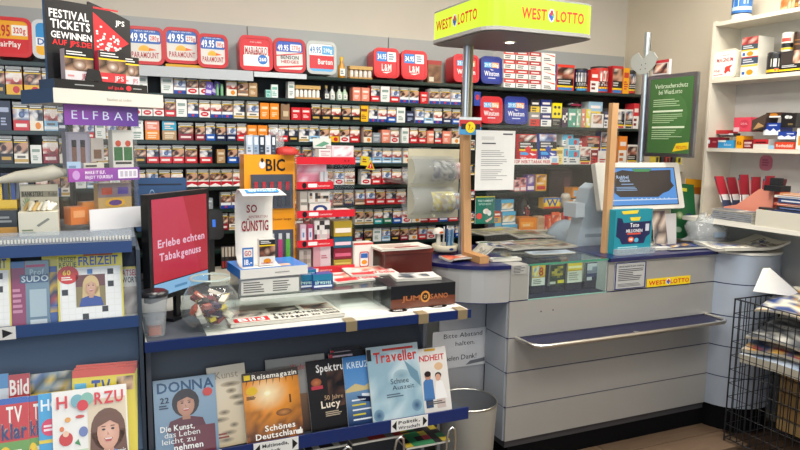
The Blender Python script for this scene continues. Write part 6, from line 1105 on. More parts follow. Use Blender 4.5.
# lower tier
HZ, HY = .5535, RY-.105
def c_hoer(b):
    b.rect(0, 0, 1, 1, '#e9e7e2', 0); b.rect(.46, 0, .98, .86, '#d9c8ac', 1); face(b, .73, .47, .56, .5, '#6a4228', '#dca488', '#3a62a8', 2); b.rect(.5, 0, .98, .16, '#3a6ab0', 7)
    b.text('H', .06, .8, .2, .94, '#cf2a30', 10); b.text('RZU', .56, .8, .95, .94, '#cf2a30', 10); b.ell(.33, .87, .085, .075, '#6fa8b4', 10); b.ell(.46, .88, .085, .075, '#7fb4a4', 11); b.ell(.4, .81, .075, .065, '#cf2a30', 12)
    b.ell(.17, .44, .09, .08, '#c8302c', 3); b.ell(.17, .5, .04, .035, '#e6c0a4', 4); b.ell(.4, .5, .06, .06, '#6a7ab0', 3); b.ell(.2, .66, .04, .03, '#e0a04a', 3); b.ell(.36, .68, .06, .02, '#c84a3c', 3); b.ell(.12, .56, .03, .03, '#d8783c', 3); b.poly([(.28, .38), (.36, .34), (.33, .42)], '#3a8a4a', 3)
    b.rect(.0, .14, .46, .3, '#c4d6b4', 3); b.text('33', .05, .17, .17, .25, '#b8303a', 4); b.text('Aufkleber', .2, .17, .44, .22, '#4a6a4a', 4); b.text('Das Geheimnis', .48, .19, .96, .25, '#f2f0ea', 10, 0); b.text('Lachens', .5, .06, .92, .14, '#f2d83a', 10)
mag(51, 128, 389, HY, HZ, 'white television magazine with a laughing brunette and red title', c_hoer, 15, pyw=425, dyt=.06)
mag(37, 62, 394, HY+.008, HZ, 'sky blue television magazine half hidden at the left', lambda b: (b.rect(0, 0, 1, 1, '#3fa0d4', 0), b.text('HÖ', .1, .8, .95, .93, '#e9f2f6', 1), b.ell(.45, .6, .35, .1, '#d8345c', 1), b.lines(.2, .55, .7, .64, 2, '#f6e0e6', 2), b.rect(0, .42, 1, .46, '#e2c83a', 1), b.text('Mehr', .15, .22, .9, .32, '#eaf4f8', 1, 0)), 15, pyw=425, dyt=.06)
def c_tv(b):
    b.rect(0, 0, 1, 1, '#d8d0b0', 0); b.rect(0, .5, 1, .93, '#c42a2c', 1); b.rect(0, .93, 1, 1, '#2c5cae', 1); b.text('TV', .3, .72, .8, .9, '#f2efe8', 2); b.text('klar', .15, .53, .95, .7, '#22356c', 2); b.text('klar', .13, .545, .93, .715, '#e9e4d8', 1); b.grad(0, 0, 1, .5, '#4a8a3c', '#6a9c48', 1); b.ell(.25, .33, .2, .12, '#ecc71c', 2); b.text('1.-', .12, .3, .36, .38, '#a8281c', 3); b.lines(.4, .25, .95, .42, 2, '#f0ead8', 2)
mag(-6, 27, 399, HY+.006, HZ, 'red and green weekly television guide at the far left', c_tv, 15, pyw=430, dyt=.06)
mag(25.5, 48, 396, HY+.016, HZ, 'second red and green television guide tucked behind', c_tv, 15, pyw=430, dyt=.06)
mag(7, 29, 372.5, HY+.06, HZ, 'dark red women weekly standing in the rear row', lambda b: (b.rect(0, 0, 1, 1, '#b02a30', 0), b.text('Bild', .05, .8, .95, .95, '#f0e6e0', 1)), 15, pyw=420, dyt=.1)
mag(-14, 7, 373, HY+.062, HZ, 'white and blue weekly at the left edge of the rear row', lambda b: (b.rect(0, 0, 1, 1, '#c4ccd4', 0), b.rect(0, .86, 1, 1, '#4a86bc', 1)), 15, pyw=420, dyt=.1)
mag(27, 80, 370, HY+.090, HZ, 'colour photo weekly in the rear row with blue figure', lambda b: (b.rect(0, 0, 1, 1, '#9fb0b8', 0), b.blur(0, .6, 1, 1, 7, 5, ['#7f98a8', '#c9c4b4', '#4a6a9c', '#2c3a34', '#d8b84a'], 1, 3), b.rect(0, .74, 1, .79, '#e2c83a', 2), b.lines(.05, .62, .9, .72, 2, '#e9e4da', 2)), 15, pyw=415, dyt=.1)
for k in range(3):
    mag(69+k*2, 134+k*1.2, 367.5-k*2.6, HY+.056+.010*k, HZ, 'yellow television guide in the rear row, %s of three' % ('front', 'middle', 'rear')[k], lambda b: (b.rect(0, 0, 1, 1, '#e2cf3a', 0), b.rect(0, .92, 1, 1, '#cf4a34', 1), b.text('TV', .3, .7, .6, .88, '#23489c', 2), b.blur(.7, .75, .97, .9, 3, 2, ['#8a5a3a', '#d8b48c', '#3a2a24'], 2, k), b.rect(.04, .72, .22, .86, '#58b4e0', 2)), 15, pyw=412, dyt=.1, slope=2)
# ---------------------------------------------------------------- on the top shelf: paper dispenser, lighters, vape display
TZ = za+.0005
a = at(19, 232, Y=2.42); e = at(56, 186, Y=2.42); w = e.x-a.x
t = thing('rolling_paper_box', 'cream rolling paper display box with hemp leaf on the rack', 'display', (a.x, 2.42, TZ)); hb = e.z-TZ; hf = at(45, 212, Y=2.42).z-TZ
B().box(0, w, 0, .1, 0, hf, '#d9d4c0', front='#ddd8c6').build('tray', 'paper', t); B().box(0, w, .085, .1, hf, hb, '#c9c3ae').build('header', 'paper', t)
b = B(); b.fr((0, .085, hf), (w, 0, 0), (0, 0, hb-hf)); b.rect(.02, .5, .98, .74, '#8f8a78', 1); b.text('BANKSTERS', .05, .54, .6, .72, '#33302a', 2); b.text('Rollen', .74, .54, .97, .7, '#4a463c', 2, 0); b.rect(.45, .12, .98, .34, '#b9b4a0', 1)
for i in range(7): an = R_(20+23*i); b.poly([(.17, .05), (.17+.13*math.cos(an)-.012, .05+.42*math.sin(an)), (.17+.15*math.cos(an), .05+.48*math.sin(an)), (.17+.13*math.cos(an)+.012, .05+.42*math.sin(an))], '#5c8a3c', 2)
b.build('header_print', 'paper', t); b = B(); b.fr((0, 0, 0), (w, 0, 0), (0, 0, hf)); b.lines(.08, .1, .5, .3, 2, '#7a8a6a', 1); b.poly([(.45, .45), (.75, .75), (.8, .68), (.5, .38)], '#8a8c84', 1); b.build('print', 'paper', t)
rg = random.Random(31)
for k in range(16):
    b = B().tube([(0, 0, 0), (.012, .004, .028)], .006, rg.choice(['#e6e2d4', '#d9d2bc', '#4a463e', '#c9a86a', '#efece2']), 8); o = b.build('filter_tip', 'paper', t, loc=(w*(.1+.8*rg.random()), .012+.05*rg.random(), hf+.004)); o.rotation_euler = (rg.uniform(-.5, .5), rg.uniform(-.6, .6), 0)
t2 = thing('paper_roll', 'crumpled cream paper bag lying on the rolling paper box', 'paper bag', (a.x+w*.3, 2.50, TZ+hb+.001)); B().tube([(-.1, 0, .012), (-.04, 0, .024), (.02, .0, .03), (.07, 0, .04), (.1, 0, .036)], [.008, .02, .024, .026, .012], '#cfc9b8', 9).build('bag', 'paper', t2); B().tube([(.09, 0, .04), (.13, .004, .042)], .014, '#bdb6a2', 8).build('twist', 'paper', t2)
t = thing('lighter_tray', 'yellow lighter tray with blue and yellow lighters at the left edge', 'tray', (at(-4, 205, Y=2.5).x, 2.5, TZ)); w = at(17, 205, Y=2.5).x-t.location.x; z0 = at(5, 200, Y=2.5).z-TZ
B().box(0, w, 0, .08, z0-.03, z0, '#e6bc1c').box(.01, w-.01, .02, .06, 0, z0-.031, '#2a2c30').build('tray', 'gloss', t)
for k in range(6): B().box(.006+k*w/6.4, .006+k*w/6.4+.012, .01+.02*(k % 2), .025+.02*(k % 2), z0+.0005, z0+.06+.008*(k % 3), ('#e6bc1c', '#2c5cb0', '#23262c', '#e9cf3a', '#1f3f8c', '#8a8c90')[k]).build('lighter', 'gloss', t)
t = thing('filter_bag', 'pale blue bag of filters beside the lighter tray', 'bag', (at(11, 216, Y=2.52).x, 2.63, TZ)); B().lathe([(.035, 0), (.045, .03), (.044, .1), (.03, .14), (.02, .15)], '#a8c4dc', 10, cols=['#8fb0cc', '#b4cce0', '#9cbcd8', '#c4d8e6', '#a8c4dc']).build('bag', 'gloss', t); B().box(-.02, .02, -.047, -.045, .04, .09, '#e2e8ec').build('label', 'paper', t)
ibox('tobacco_box', -2, 18, 212, 238, 2.44, TZ, .06, '#1c1d20', 'black box with amber base at the left end of the shelf', 'box', lambda b: (b.rect(0, 0, 1, .35, '#c9923a', 1), b.lines(.1, .5, .9, .8, 2, '#8a8a88', 1)))
# vape display
O = at(70, 231, Y=2.46); vd = thing('vape_display', 'clear acrylic vape display with purple header standing on the rack', 'display', (O.x, 2.46, TZ), R_(28))
VW = .255; VH = at(68, 104, Y=2.46).z-TZ; VD = .14
B().box(0, VW, VD-.003, VD, 0, VH, '#ffffff').build('back_pane', 'acrylic', vd)
for x in (0, VW-.003): B().box(x, x+.003, 0, VD-.004, 0, VH, '#ffffff').build('side_pane', 'acrylic', vd)
B().box(.0035, VW-.0035, -.002, -.0005, 0, VH, '#ffffff').build('front_pane', 'acrylic', vd)
hz0 = VH-.068
b = B().box(-.004, VW+.004, -.008, -.003, hz0, VH, '#6a3f98'); b.fr((-.004, -.008, hz0), (VW+.008, 0, 0), (0, 0, VH-hz0)); b.add([(0, 0, .0006), (1, 0, .0006), (1, 1, .0006), (0, 1, .0006)], [(0, 1, 2, 3)], ['#8a4fae', '#5a3c94', '#5f3f98', '#9450ac']); b.text('E L F B A R', .09, .3, .93, .72, '#d6def6', 2, 0); b.build('header', 'gloss', vd)
mz = VH*.40
b = B().box(0, VW, -.008, -.003, mz, mz+.045, '#7a3f98'); b.fr((0, -.008, mz), (VW, 0, 0), (0, 0, .045)); b.add([(0, 0, .0006), (1, 0, .0006), (1, 1, .0006), (0, 1, .0006)], [(0, 1, 2, 3)], ['#9a4fa4', '#7a4a9c', '#7a4a9c', '#a858a8']); b.text('MAKE IT ELF,', .22, .56, .5, .8, '#efe4f4', 2); b.text('ENJOY YOURSELF!', .22, .2, .6, .44, '#efe4f4', 2); b.rrect(.68, .15, .97, .85, .03, '#e6e2ea', 2); [b.rect(.71+i*.065, .28, .755+i*.065, .72, '#b8b4c0', 3) for i in range(4)]; b.ell(.1, .5, .05, .35, '#c49ad0', 2); b.build('slogan_strip', 'gloss', vd)
for k, z in enumerate((.02, VH*.38, VH*.43)): B().box(.004, VW-.004, .001, VD-.005, z, z+.004, '#ffffff').build('tier', 'acrylic', vd)
def vit(nm, x0, x1, z0, z1, c, label, draw=None, y=.02, d=.03, cat='box'):
    b = B().box(x0*VW, x1*VW, y, y+d, 0, z1-z0, c)
    if draw: b.fr((x0*VW, y, 0), ((x1-x0)*VW, 0, 0), (0, 0, z1-z0)); draw(b)
    o = b.build(nm, 'gloss', vd, loc=(0, 0, z0)); o['label'] = label; return o
zt_ = VH*.43+.0045
vit('vape_card', .04, .36, zt_, zt_+.15, '#8c8a9c', 'grey card with two brown vapes', lambda b: (b.rect(.1, .15, .9, .95, '#9a98a8', 1), [b.rect(.22+i*.36, .3, .42+i*.36, .8, '#7a5a50', 2) for i in (0, 1)], [b.rect(.22+i*.36, .66, .42+i*.36, .82, '#24242c', 3) for i in (0, 1)]))
vit('price_card', .02, .2, zt_, zt_+.05, '#b8d4ec', 'pale blue price card', lambda b: b.lines(.1, .2, .9, .8, 2, '#7a98b8', 1), y=.008, d=.004)
vit('notice_card', .24, .52, zt_, zt_+.045, '#d8d4c4', 'cream notice card', lambda b: b.lines(.08, .1, .92, .9, 3, '#4a4a46', 1), y=.008, d=.004)
vit('vape_box', .42, .6, zt_+.05, zt_+.13, '#c8c0b8', 'brown and white vape box', lambda b: b.rect(.2, .1, .8, .5, '#7a5a48', 1), y=.045)
vit('vape_card', .68, .98, zt_, zt_+.16, '#e2e0d8', 'white card with green vape boxes', lambda b: (b.rect(.05, .32, .47, .62, '#2a6a3c', 1), b.rect(.53, .32, .95, .62, '#2a6a3c', 1), b.ell(.26, .7, .14, .07, '#c84a34', 2), b.ell(.74, .7, .14, .07, '#c84a34', 2), b.rect(.1, .24, .9, .29, '#2c2c2c', 1), b.poly([(0, .02), (1, .02), (1, .1)], '#2a6a3c', 1)))
vit('vape_box', .46, .95, .03+.03, .03+.13, '#c9a86a', 'tan box with purple swirl', lambda b: (b.rect(0, .5, 1, 1, '#8a7a80', 1), b.ell(.5, .3, .3, .16, '#e8b43a', 2), b.ell(.5, .3, .2, .1, '#6a4a8c', 3), b.rect(.1, .6, .42, .85, '#b8503c', 2), b.rect(.58, .6, .9, .85, '#5a4a98', 2)), y=.03)
vit('vape_box', .04, .26, .025, .085, '#e07a2c', 'orange box', lambda b: (b.rect(.15, .4, .85, .8, '#f2a86a', 1),), y=.01, d=.05)
vit('vape_box', .3, .62, .025, .095, '#e8943c', 'amber flat box', None, y=.06, d=.04)
vit('vape_box', .66, .96, .025, .1, '#d8a84a', 'gold flat box', None, y=.07, d=.04)
vit('info_card', .25, .99, .0, .075, '#e6e4e4', 'blank white card', None, y=-.012, d=.004)
# deck and festival display on top
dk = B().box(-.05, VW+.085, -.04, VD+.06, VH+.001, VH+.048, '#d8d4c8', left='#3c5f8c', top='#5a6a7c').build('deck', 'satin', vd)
b = B(); b.fr((0, -.04, VH), (VW, 0, 0), (0, 0, .048)); b.text('Rauchen ist tödlich', .5, .35, .85, .55, '#a8a49a', 1, 0); b.build('deck_print', 'paper', dk)
fz = TZ+VH+.0485
cs, sn = math.cos(R_(28)), math.sin(R_(28))
fd = thing('festival_display', 'black festival ticket display with red triangle and giant pack dummies', 'display', (O.x-.03*cs+.01*sn, 2.46-.03*sn-.01*cs, fz), R_(28))
FH = at(43, -4, Y=2.46).z-fz
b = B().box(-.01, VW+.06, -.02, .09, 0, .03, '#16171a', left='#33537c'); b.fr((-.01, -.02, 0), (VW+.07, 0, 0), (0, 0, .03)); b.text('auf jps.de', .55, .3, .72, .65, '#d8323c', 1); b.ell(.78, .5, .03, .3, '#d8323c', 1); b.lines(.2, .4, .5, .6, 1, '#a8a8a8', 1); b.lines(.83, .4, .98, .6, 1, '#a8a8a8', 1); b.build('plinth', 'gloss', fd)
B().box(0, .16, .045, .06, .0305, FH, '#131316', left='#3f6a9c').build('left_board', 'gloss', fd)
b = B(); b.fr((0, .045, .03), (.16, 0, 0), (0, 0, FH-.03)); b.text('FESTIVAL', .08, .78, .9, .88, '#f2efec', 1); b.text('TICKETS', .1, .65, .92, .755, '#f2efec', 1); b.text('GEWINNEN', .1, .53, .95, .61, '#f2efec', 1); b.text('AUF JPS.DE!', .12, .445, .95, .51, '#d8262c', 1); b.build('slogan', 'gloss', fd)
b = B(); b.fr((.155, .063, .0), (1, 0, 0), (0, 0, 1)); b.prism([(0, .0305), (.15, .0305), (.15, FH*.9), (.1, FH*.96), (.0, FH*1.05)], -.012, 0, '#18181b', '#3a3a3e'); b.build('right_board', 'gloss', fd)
b = B(); b.fr((.155, .063, .0), (.15, 0, 0), (0, 0, FH)); b.poly([(.06, .95), (.95, .62), (.1, .36)], '#c4242c', 1); rgq = random.Random(4)
for i in range(40):
    u = rgq.uniform(.12, .7); vlo = .40+(.62-.36)*u*.55; vhi = .9-(u-.06)*.36; v = rgq.uniform(vlo+.02, max(vlo+.03, vhi-.04)); b.rect(u, v, u+.05, v+.02, '#f0e4e2', 2)
b.text('JPS', .62, .82, .85, .88, '#e9e6e2', 2); b.rect(.0, .3, 1, .33, '#c4242c', 1); b.poly([(0, .78), (.06, .95), (.06, .6)], '#c4242c', 1); b.rect(.1, .98, .7, 1.0, '#c4242c', 2); b.build('triangle_print', 'gloss', fd)
def dummy(x, y, wd, hd, red, lab):
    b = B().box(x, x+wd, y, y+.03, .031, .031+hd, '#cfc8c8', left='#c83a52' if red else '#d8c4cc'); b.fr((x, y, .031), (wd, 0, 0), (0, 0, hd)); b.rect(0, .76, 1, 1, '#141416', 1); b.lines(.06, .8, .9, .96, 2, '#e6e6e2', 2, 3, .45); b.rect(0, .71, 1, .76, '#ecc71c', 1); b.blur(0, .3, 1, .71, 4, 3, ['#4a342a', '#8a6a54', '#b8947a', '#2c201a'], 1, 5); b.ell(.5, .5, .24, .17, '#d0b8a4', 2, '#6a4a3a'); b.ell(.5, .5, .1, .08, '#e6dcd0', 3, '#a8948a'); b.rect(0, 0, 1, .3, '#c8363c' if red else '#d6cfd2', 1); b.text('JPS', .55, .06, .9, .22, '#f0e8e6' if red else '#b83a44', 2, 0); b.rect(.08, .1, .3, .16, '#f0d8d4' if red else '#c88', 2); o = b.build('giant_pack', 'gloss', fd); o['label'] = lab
dummy(.03, -.012, .095, .098, False, 'white giant dummy pack'); dummy(.14, -.02, .095, .104, True, 'red giant dummy pack'); dummy(.237, .0, .06, .095, False, 'narrow dummy pack at the right')
B().fr((.09, -.021, .031), (.06, 0, 0), (0, 0, .04)).prism([(0, 0), (1, 0), (.85, .9), (.2, 1)], -.004, 0, '#101114').build('card_clip', 'satin', fd)
# ================================================================ right wall unit
ru = thing('wall_shelf_unit', 'cream wall shelf unit with three boards along the right wall', 'shelf', (3.34, 0, 0)); XU = 3.34; DEP = XW-XU-.004
YE = 2.945; YN = 1.7; CRM = '#ded6c4'
B().box(0, DEP, YE, YE+.018, 1.03, 2.352, CRM).build('side_panel', 'satin', ru)
B().box(DEP-.012, DEP-.002, YN, YE-.001, 1.18, 2.33, '#d4d2cc').build('back_panel', 'satin', ru)
for z, nm in ((2.345, 'top_board'), (2.012, 'shelf_board'), (1.602, 'shelf_board')):
    B().box(0, DEP-.013, YN, YE-.001, z-.022, z, CRM, top='#e8e2d4').build(nm, 'satin', ru)
B().box(-.16, DEP-.002, YN, YE+.0, 1.168, 1.19, '#e0dcd0').build('ledge', 'satin', ru, bev=.003)
B().box(DEP-.005, DEP-.001, YN, 3.2, .05, 1.165, '#b6b6b4').build('grey_backing', 'satin', ru)
def rbx(name, y1, y0, z, h, d, base, label, cat, draw=None, x=.03, mat='gloss', group=None, rz=0, top=None):
    """a box standing in the unit; its printed front looks at the shop (-X); y1 far edge, y0 near edge"""
    w = y1-y0; b = B().box(0, d, -w, 0, 0, h, base, top=top or base)
    if draw: b.fr((0, 0, 0), (0, -w, 0), (0, 0, h)); draw(b)
    return tag(b.build(name, mat, loc=(XU+x, y1, z), rz=rz), label, cat, group)
def ry(px, py, x=.03): return at(px, py, X=XU+x).y
def rz_(px, py, x=.03): return at(px, py, X=XU+x).z
def rpx(name, px0, px1, py0, py1, z, base, label, cat, draw=None, x=.03, d=.08, **k):
    y1, y0 = ry(px0, py1, x), ry(px1, py1, x); pm = (px0+px1)/2; return rbx(name, y1, y0, z, rz_(pm, py0, x)-rz_(pm, py1, x), d, base, label, cat, draw, x, **k)
def rtin(px0, px1, py0, py1, z, base, label, draw, x=.04, lid='#d9d6cc'):
    y1, y0 = ry(px0, py1, x), ry(px1, py1, x); r = (y1-y0)/2*.93; h = rz_((px0+px1)/2, py0, x)-rz_((px0+px1)/2, py1, x)
    t = thing('tobacco_tin', label, 'tin', (XU+x+r, (y1+y0)/2, z), R_(-52), 'tins on the wall unit')
    B().lathe([(r*.97, 0), (r, .004), (r, h-.014)], base, 24).build('body', 'gloss', t)
    wrap = B(); wrap.fr((0, 0, 0), (1, 0, 0), (0, 1, 0)); draw(wrap); me = B()
    for f, c in zip(wrap.f, wrap.c):
        vs = [wrap.v[i] for i in f]
        if len(vs) != 4: continue
        u0, u1 = vs[0][0], vs[1][0]; kk = max(1, int((u1-u0)*9)); rr = r+.0006+vs[0][2]
        for q in range(kk):
            a, e = u0+(u1-u0)*q/kk, u0+(u1-u0)*(q+1)/kk; ps = [(a, vs[0][1]), (e, vs[1][1]), (e, vs[2][1]), (a, vs[3][1])]
            me.add([(math.sin((u-.5)*3)*rr, -math.cos((u-.5)*3)*rr, .006+v*(h-.024)) for u, v in ps], [(0, 1, 2, 3)], list(c), True)
    me.build('label', 'gloss', t); B().lathe([(r*1.01, h-.014), (r*1.01, h-.003), (r*.96, h)], lid, 24).build('lid', 'satin', t)
rtin(726, 743, -8, 20.5, 2.346, '#2a6cb4', 'blue and white tall tin on the very top of the wall unit', lambda b: (b.rect(0, .2, 1, 1, '#2c6fb8', 1), b.rect(.2, .5, .4, 1, '#dfe9f2', 2), b.rect(.55, .6, .7, .9, '#dfe9f2', 2), b.rect(.1, .35, .9, .5, '#b9d4ea', 2), b.rect(0, 0, 1, .2, '#ded8c8', 1), b.rect(0, .2, 1, .25, '#1a2c4a', 2)))
rtin(777, 789, -8, 11, 2.346, '#cf7a3a', 'orange and green tin at the top of the wall unit', lambda b: b.blur(0, 0, 1, 1, 4, 4, ['#d98a4a', '#e9d8b0', '#6a7a4a', '#c9602a'], 1, 3))
rtin(790, 797, -8, 8.5, 2.346, '#7a4a24', 'brown tin behind the orange tin on the wall unit', lambda b: b.rect(0, .3, 1, .6, '#b98a3a', 1), x=.09)
rtin(796, 806, -8, 6, 2.346, '#8a8c90', 'grey tin cut by the right picture edge', lambda b: b.rect(0, .3, 1, .6, '#c9c9c9', 1), x=.03)
# second board
Zs = 2.013
a1, a0 = ry(712, 76), ry(738, 74)
t = thing('tobacco_tub', 'white square tub with red figure and lettering on the wall unit', 'tub', (XU+.012, a1, Zs), 0); w = a1-a0; h = rz_(726, 47)-rz_(726, 76)
t.rotation_euler = (0, R_(4), 0)
b = B(); b.fr((.012, 0, 0), (0, -1, 0), (0, 0, 1)); b.prism(rr_pts(.004, .004, w-.004, h-.004, .03), -.09, 0, '#e6e0d2'); b.build('tub', 'gloss', t)
b = B(); b.fr((0, 0, 0), (0, -1, 0), (0, 0, 1)); b.prism(rr_pts(0, 0, w, h, .034), -.011, 0, '#d8d0bc'); b.build('rim', 'gloss', t)
b = B(); b.fr((-.0006, -.012, .012), (0, -(w-.024), 0), (0, 0, h-.024)); b.rrect(0, 0, 1, 1, .12, '#f4f1ea', 0); b.text('MAGNUM', .16, .58, .88, .74, '#c0262c', 1); b.text('TABAK', .3, .82, .7, .88, '#c9605a', 1, 0); b.ell(.66, .3, .1, .1, '#cf3a30', 1); b.poly([(.55, .2), (.7, .4), (.9, .45), (.78, .3), (.85, .12), (.72, .2), (.6, .08)], '#cf3a30', 2); b.text('FINE', .1, .18, .36, .28, '#c9403a', 1); b.rect(.08, .06, .5, .09, '#c9403a', 1); b.build('label', 'gloss', t)
rpx('tobacco_box', 740.5, 757, 53, 72.5, Zs, '#e6e2d4', 'lower of two stacked sun-logo cartons on the wall unit', 'carton', lambda b: (b.rect(0, .62, 1, .95, '#3a4a62', 1), b.lines(.1, .68, .9, .9, 2, '#c9ccd0', 2), b.rect(0, .95, 1, 1, '#c9302c', 1), b.rect(0, .5, 1, .58, '#e8c42a', 1), b.ell(.55, .2, .2, .14, '#e8921c', 1), b.rect(.08, .1, .25, .25, '#2a5fb0', 1)), x=.02, d=.13)
HL = rz_(748.75, 53, .02)-rz_(748.75, 72.5, .02)
rpx('tobacco_box', 741.5, 757.5, 33, 52.5, Zs+HL+.001, '#e6e2d4', 'upper of two stacked sun-logo cartons on the wall unit', 'carton', lambda b: (b.blur(0, .62, 1, 1, 3, 2, ['#c94a44', '#e2b8a8', '#8a2a2c'], 1, 3), b.rect(0, .36, 1, .62, '#3a4a52', 1), b.lines(.1, .4, .9, .58, 2, '#c9ccd0', 2), b.rect(0, .3, 1, .36, '#e8c42a', 1), b.ell(.55, .14, .2, .12, '#e8921c', 1), b.rect(.08, .06, .25, .22, '#2a5fb0', 1)), x=.02, d=.13)
rtin(762, 778, 48, 70, Zs, '#2a2826', 'black tin with white shield print on the wall unit', lambda b: (b.rect(0, 0, 1, 1, '#222224', 1), b.rect(.3, .35, .6, .8, '#d9d6cc', 2), b.rect(0, .05, 1, .2, '#e2b81c', 2), b.rect(.45, .1, .6, .25, '#d8602c', 3)), x=.02, lid='#2a2a2c')
rpx('tobacco_box', 779.5, 803, 46.5, 68, Zs, '#2a2426', 'wide black box with warning photo under brown tins', 'box', lambda b: (b.blur(.55, .4, 1, 1, 3, 3, SK, 1, 6), b.rect(.04, .38, .55, .95, '#3a3230', 1), b.rect(0, .2, 1, .38, '#161618', 2), b.lines(.1, .23, .9, .36, 2, '#ccc', 3), b.rect(0, .08, 1, .16, '#ecc71c', 3)), x=.02, d=.13)
HW = rz_(791, 46.5, .02)-rz_(791, 68, .02)+.001
rtin(778.5, 790, 26.5, 45.5, Zs+HW, '#e9e2d4', 'cream and black tin standing on the wide black box', lambda b: (b.rect(0, .5, 1, 1, '#e9e0d0', 1), b.rect(.1, .6, .6, .85, '#b8483c', 2), b.rect(0, .2, 1, .5, '#1a1a1c', 1), b.rect(0, .06, 1, .18, '#ecc71c', 1)), x=.025, lid='#e4ddcc')
rtin(790.5, 801, 26.5, 45, Zs+HW, '#3a2416', 'dark brown tin standing on the wide black box', lambda b: (b.rect(0, 0, 1, 1, '#3a2314', 1), b.rect(.2, .3, .8, .4, '#8a5a2a', 2), b.rect(.2, .6, .8, .68, '#8a5a2a', 2)), x=.025, lid='#2a1a10')
# third board: small boxes
Zb = 1.603
def bn(c2, tx=None, tc='#f2e8e4'): return lambda b: (b.rect(.1, .55, .9, .75, c2, 1), b.lines(.12, .15, .88, .45, 2, c2, 1, 5)) if not tx else (b.text(tx, .12, .38, .88, .66, tc, 1), b.rect(.1, .12, .9, .2, c2, 1))
rpx('cigar_box', 706.5, 717, 136.5, 147, Zb, '#8c1f2c', 'dark red cigar box at the far end of the third board', 'box', lambda b: (b.rect(.1, .4, .3, .75, '#cfd6e2', 1), b.rect(.55, .5, .9, .62, '#c9787c', 1)), x=.01, d=.1)
rpx('cigar_box', 712, 728, 134.3, 138, Zb+.085, '#c02a30', 'flat red lid lying on the dark boxes of the third board', 'box', None, x=.07, d=.08)
rpx('cigar_box', 717.8, 733.5, 139.5, 147.3, Zb, '#3a9ad0', 'sky blue wedge box on the third board', 'box', lambda b: (b.text('blue', .4, .3, .85, .6, '#d8ecf6', 1, 0), b.rect(0, .75, .5, 1, '#e9e9e6', 1)), x=.005, d=.06)
rpx('cigar_box', 719, 733, 135.5, 138.8, Zb+.068, '#26262a', 'black box with white lid behind the sky blue wedge', 'box', lambda b: b.rect(0, .5, 1, 1, '#e6e4de', 1), x=.075, d=.06)
rpx('cigar_box', 735.5, 742.5, 135, 147.5, Zb, '#eba21c', 'orange box end with dark letter on the third board', 'box', lambda b: b.text('Kb', .2, .3, .8, .55, '#5a3410', 1), x=.005, d=.08)
rpx('cigar_box', 743, 752.5, 139, 147.8, Zb, '#7a1c22', 'maroon box beside the orange box', 'box', bn('#d8b8b4'), x=.005, d=.08)
rpx('cigar_box', 753, 768, 138.5, 148, Zb, '#d8d2c8', 'white box with red top on the third board', 'box', lambda b: (b.rect(0, .5, 1, 1, '#b82a30', 1), b.rect(.15, .6, .85, .75, '#5a1418', 2)), x=.005, d=.08)
rpx('cigar_box', 768.5, 774, 144.5, 148, Zb, '#9cc9e2', 'tiny pale blue box on the third board', 'box', None, x=.0, d=.05)
rpx('cigar_box', 733, 750, 121, 135.2, Zb+.096, '#d8485a', 'pink red open carton resting on the orange box', 'carton', lambda b: (b.ell(.62, .55, .26, .28, '#c23a4c', 1), b.text('DEAL', .42, .48, .82, .62, '#f0a8ae', 2), b.rect(0, 0, .35, .3, '#e2b8bc', 1)), x=.005, d=.1, top='#3a2a28')
t = thing('open_carton', 'open brown carton flap beside the pink carton', 'carton', (XU+.01, ry(752, 135), Zb+.096)); b = B().fr((0, 0, 0), (0, -1, 0), (0, 0, 1)).prism([(0, 0), (.0, .06), (.1, .1), (.085, .02)], -.1, 0, '#4a3a30'); b.build('box', 'paper', t); B().fr((-.001, 0, 0), (0, -1, 0), (0, 0, 1)).poly([(.02, .01), (.09, .03), (.05, .05)], '#b08a5a').build('flap', 'paper', t)
rpx('cigarette_carton', 774.5, 794, 141.5, 148.6, Zb, '#d8401f', 'orange red box with white script on the third board', 'carton', lambda b: (b.text('Rothschild', .08, .3, .92, .7, '#f6e4d8', 2),), x=.0, d=.1)
rpx('cigarette_carton', 777.5, 795, 133.5, 141.2, Zb+.0535, '#1f3f98', 'blue carton with white mountains, middle of the stack', 'carton', lambda b: (b.poly([(0, 0), (1, 0), (1, .45), (.8, .3), (.6, .55), (.4, .3), (.2, .5), (0, .35)], '#e9ecf0', 1), b.rect(.5, .65, .9, .78, '#c9d4ea', 1)), x=.0, d=.1)
rpx('cigarette_carton', 763, 779.5, 126, 138, Zb+.077, '#1f3f98', 'blue carton with white mountains leaning on the white box', 'carton', lambda b: (b.poly([(0, 0), (1, 0), (1, .45), (.8, .3), (.6, .55), (.4, .3), (.2, .5), (0, .35)], '#e9ecf0', 1), b.rect(.3, .75, .8, .85, '#c9d4ea', 1)), x=.03, d=.1)
rpx('cigarette_carton', 780, 795, 118.5, 132.8, Zb+.117, '#1c1a1c', 'black carton with white bow print on the stack', 'carton', lambda b: (b.ell(.4, .72, .16, .12, '#e0e0de', 1), b.ell(.6, .7, .14, .1, '#e0e0de', 1), b.text('GOLD', .5, .16, .8, .28, '#a8925a', 1)), x=.01, d=.1)
rpx('cigarette_carton', 765, 780, 120.5, 125.5, Zb+.173, '#4a2c1c', 'brown carton with arch print on top of the blue one', 'carton', lambda b: (b.ell(.5, .5, .3, .35, '#c07a2a', 1), b.rect(0, 0, 1, .3, '#ecebe6', 2)), x=.035, d=.09)
rpx('cigarette_carton', 795.5, 806, 128, 149, Zb, '#e9e6de', 'white and orange box cut by the right picture edge, third board', 'carton', lambda b: b.rect(.2, .2, .9, .65, '#ef9a2a', 1), x=.0, d=.1)
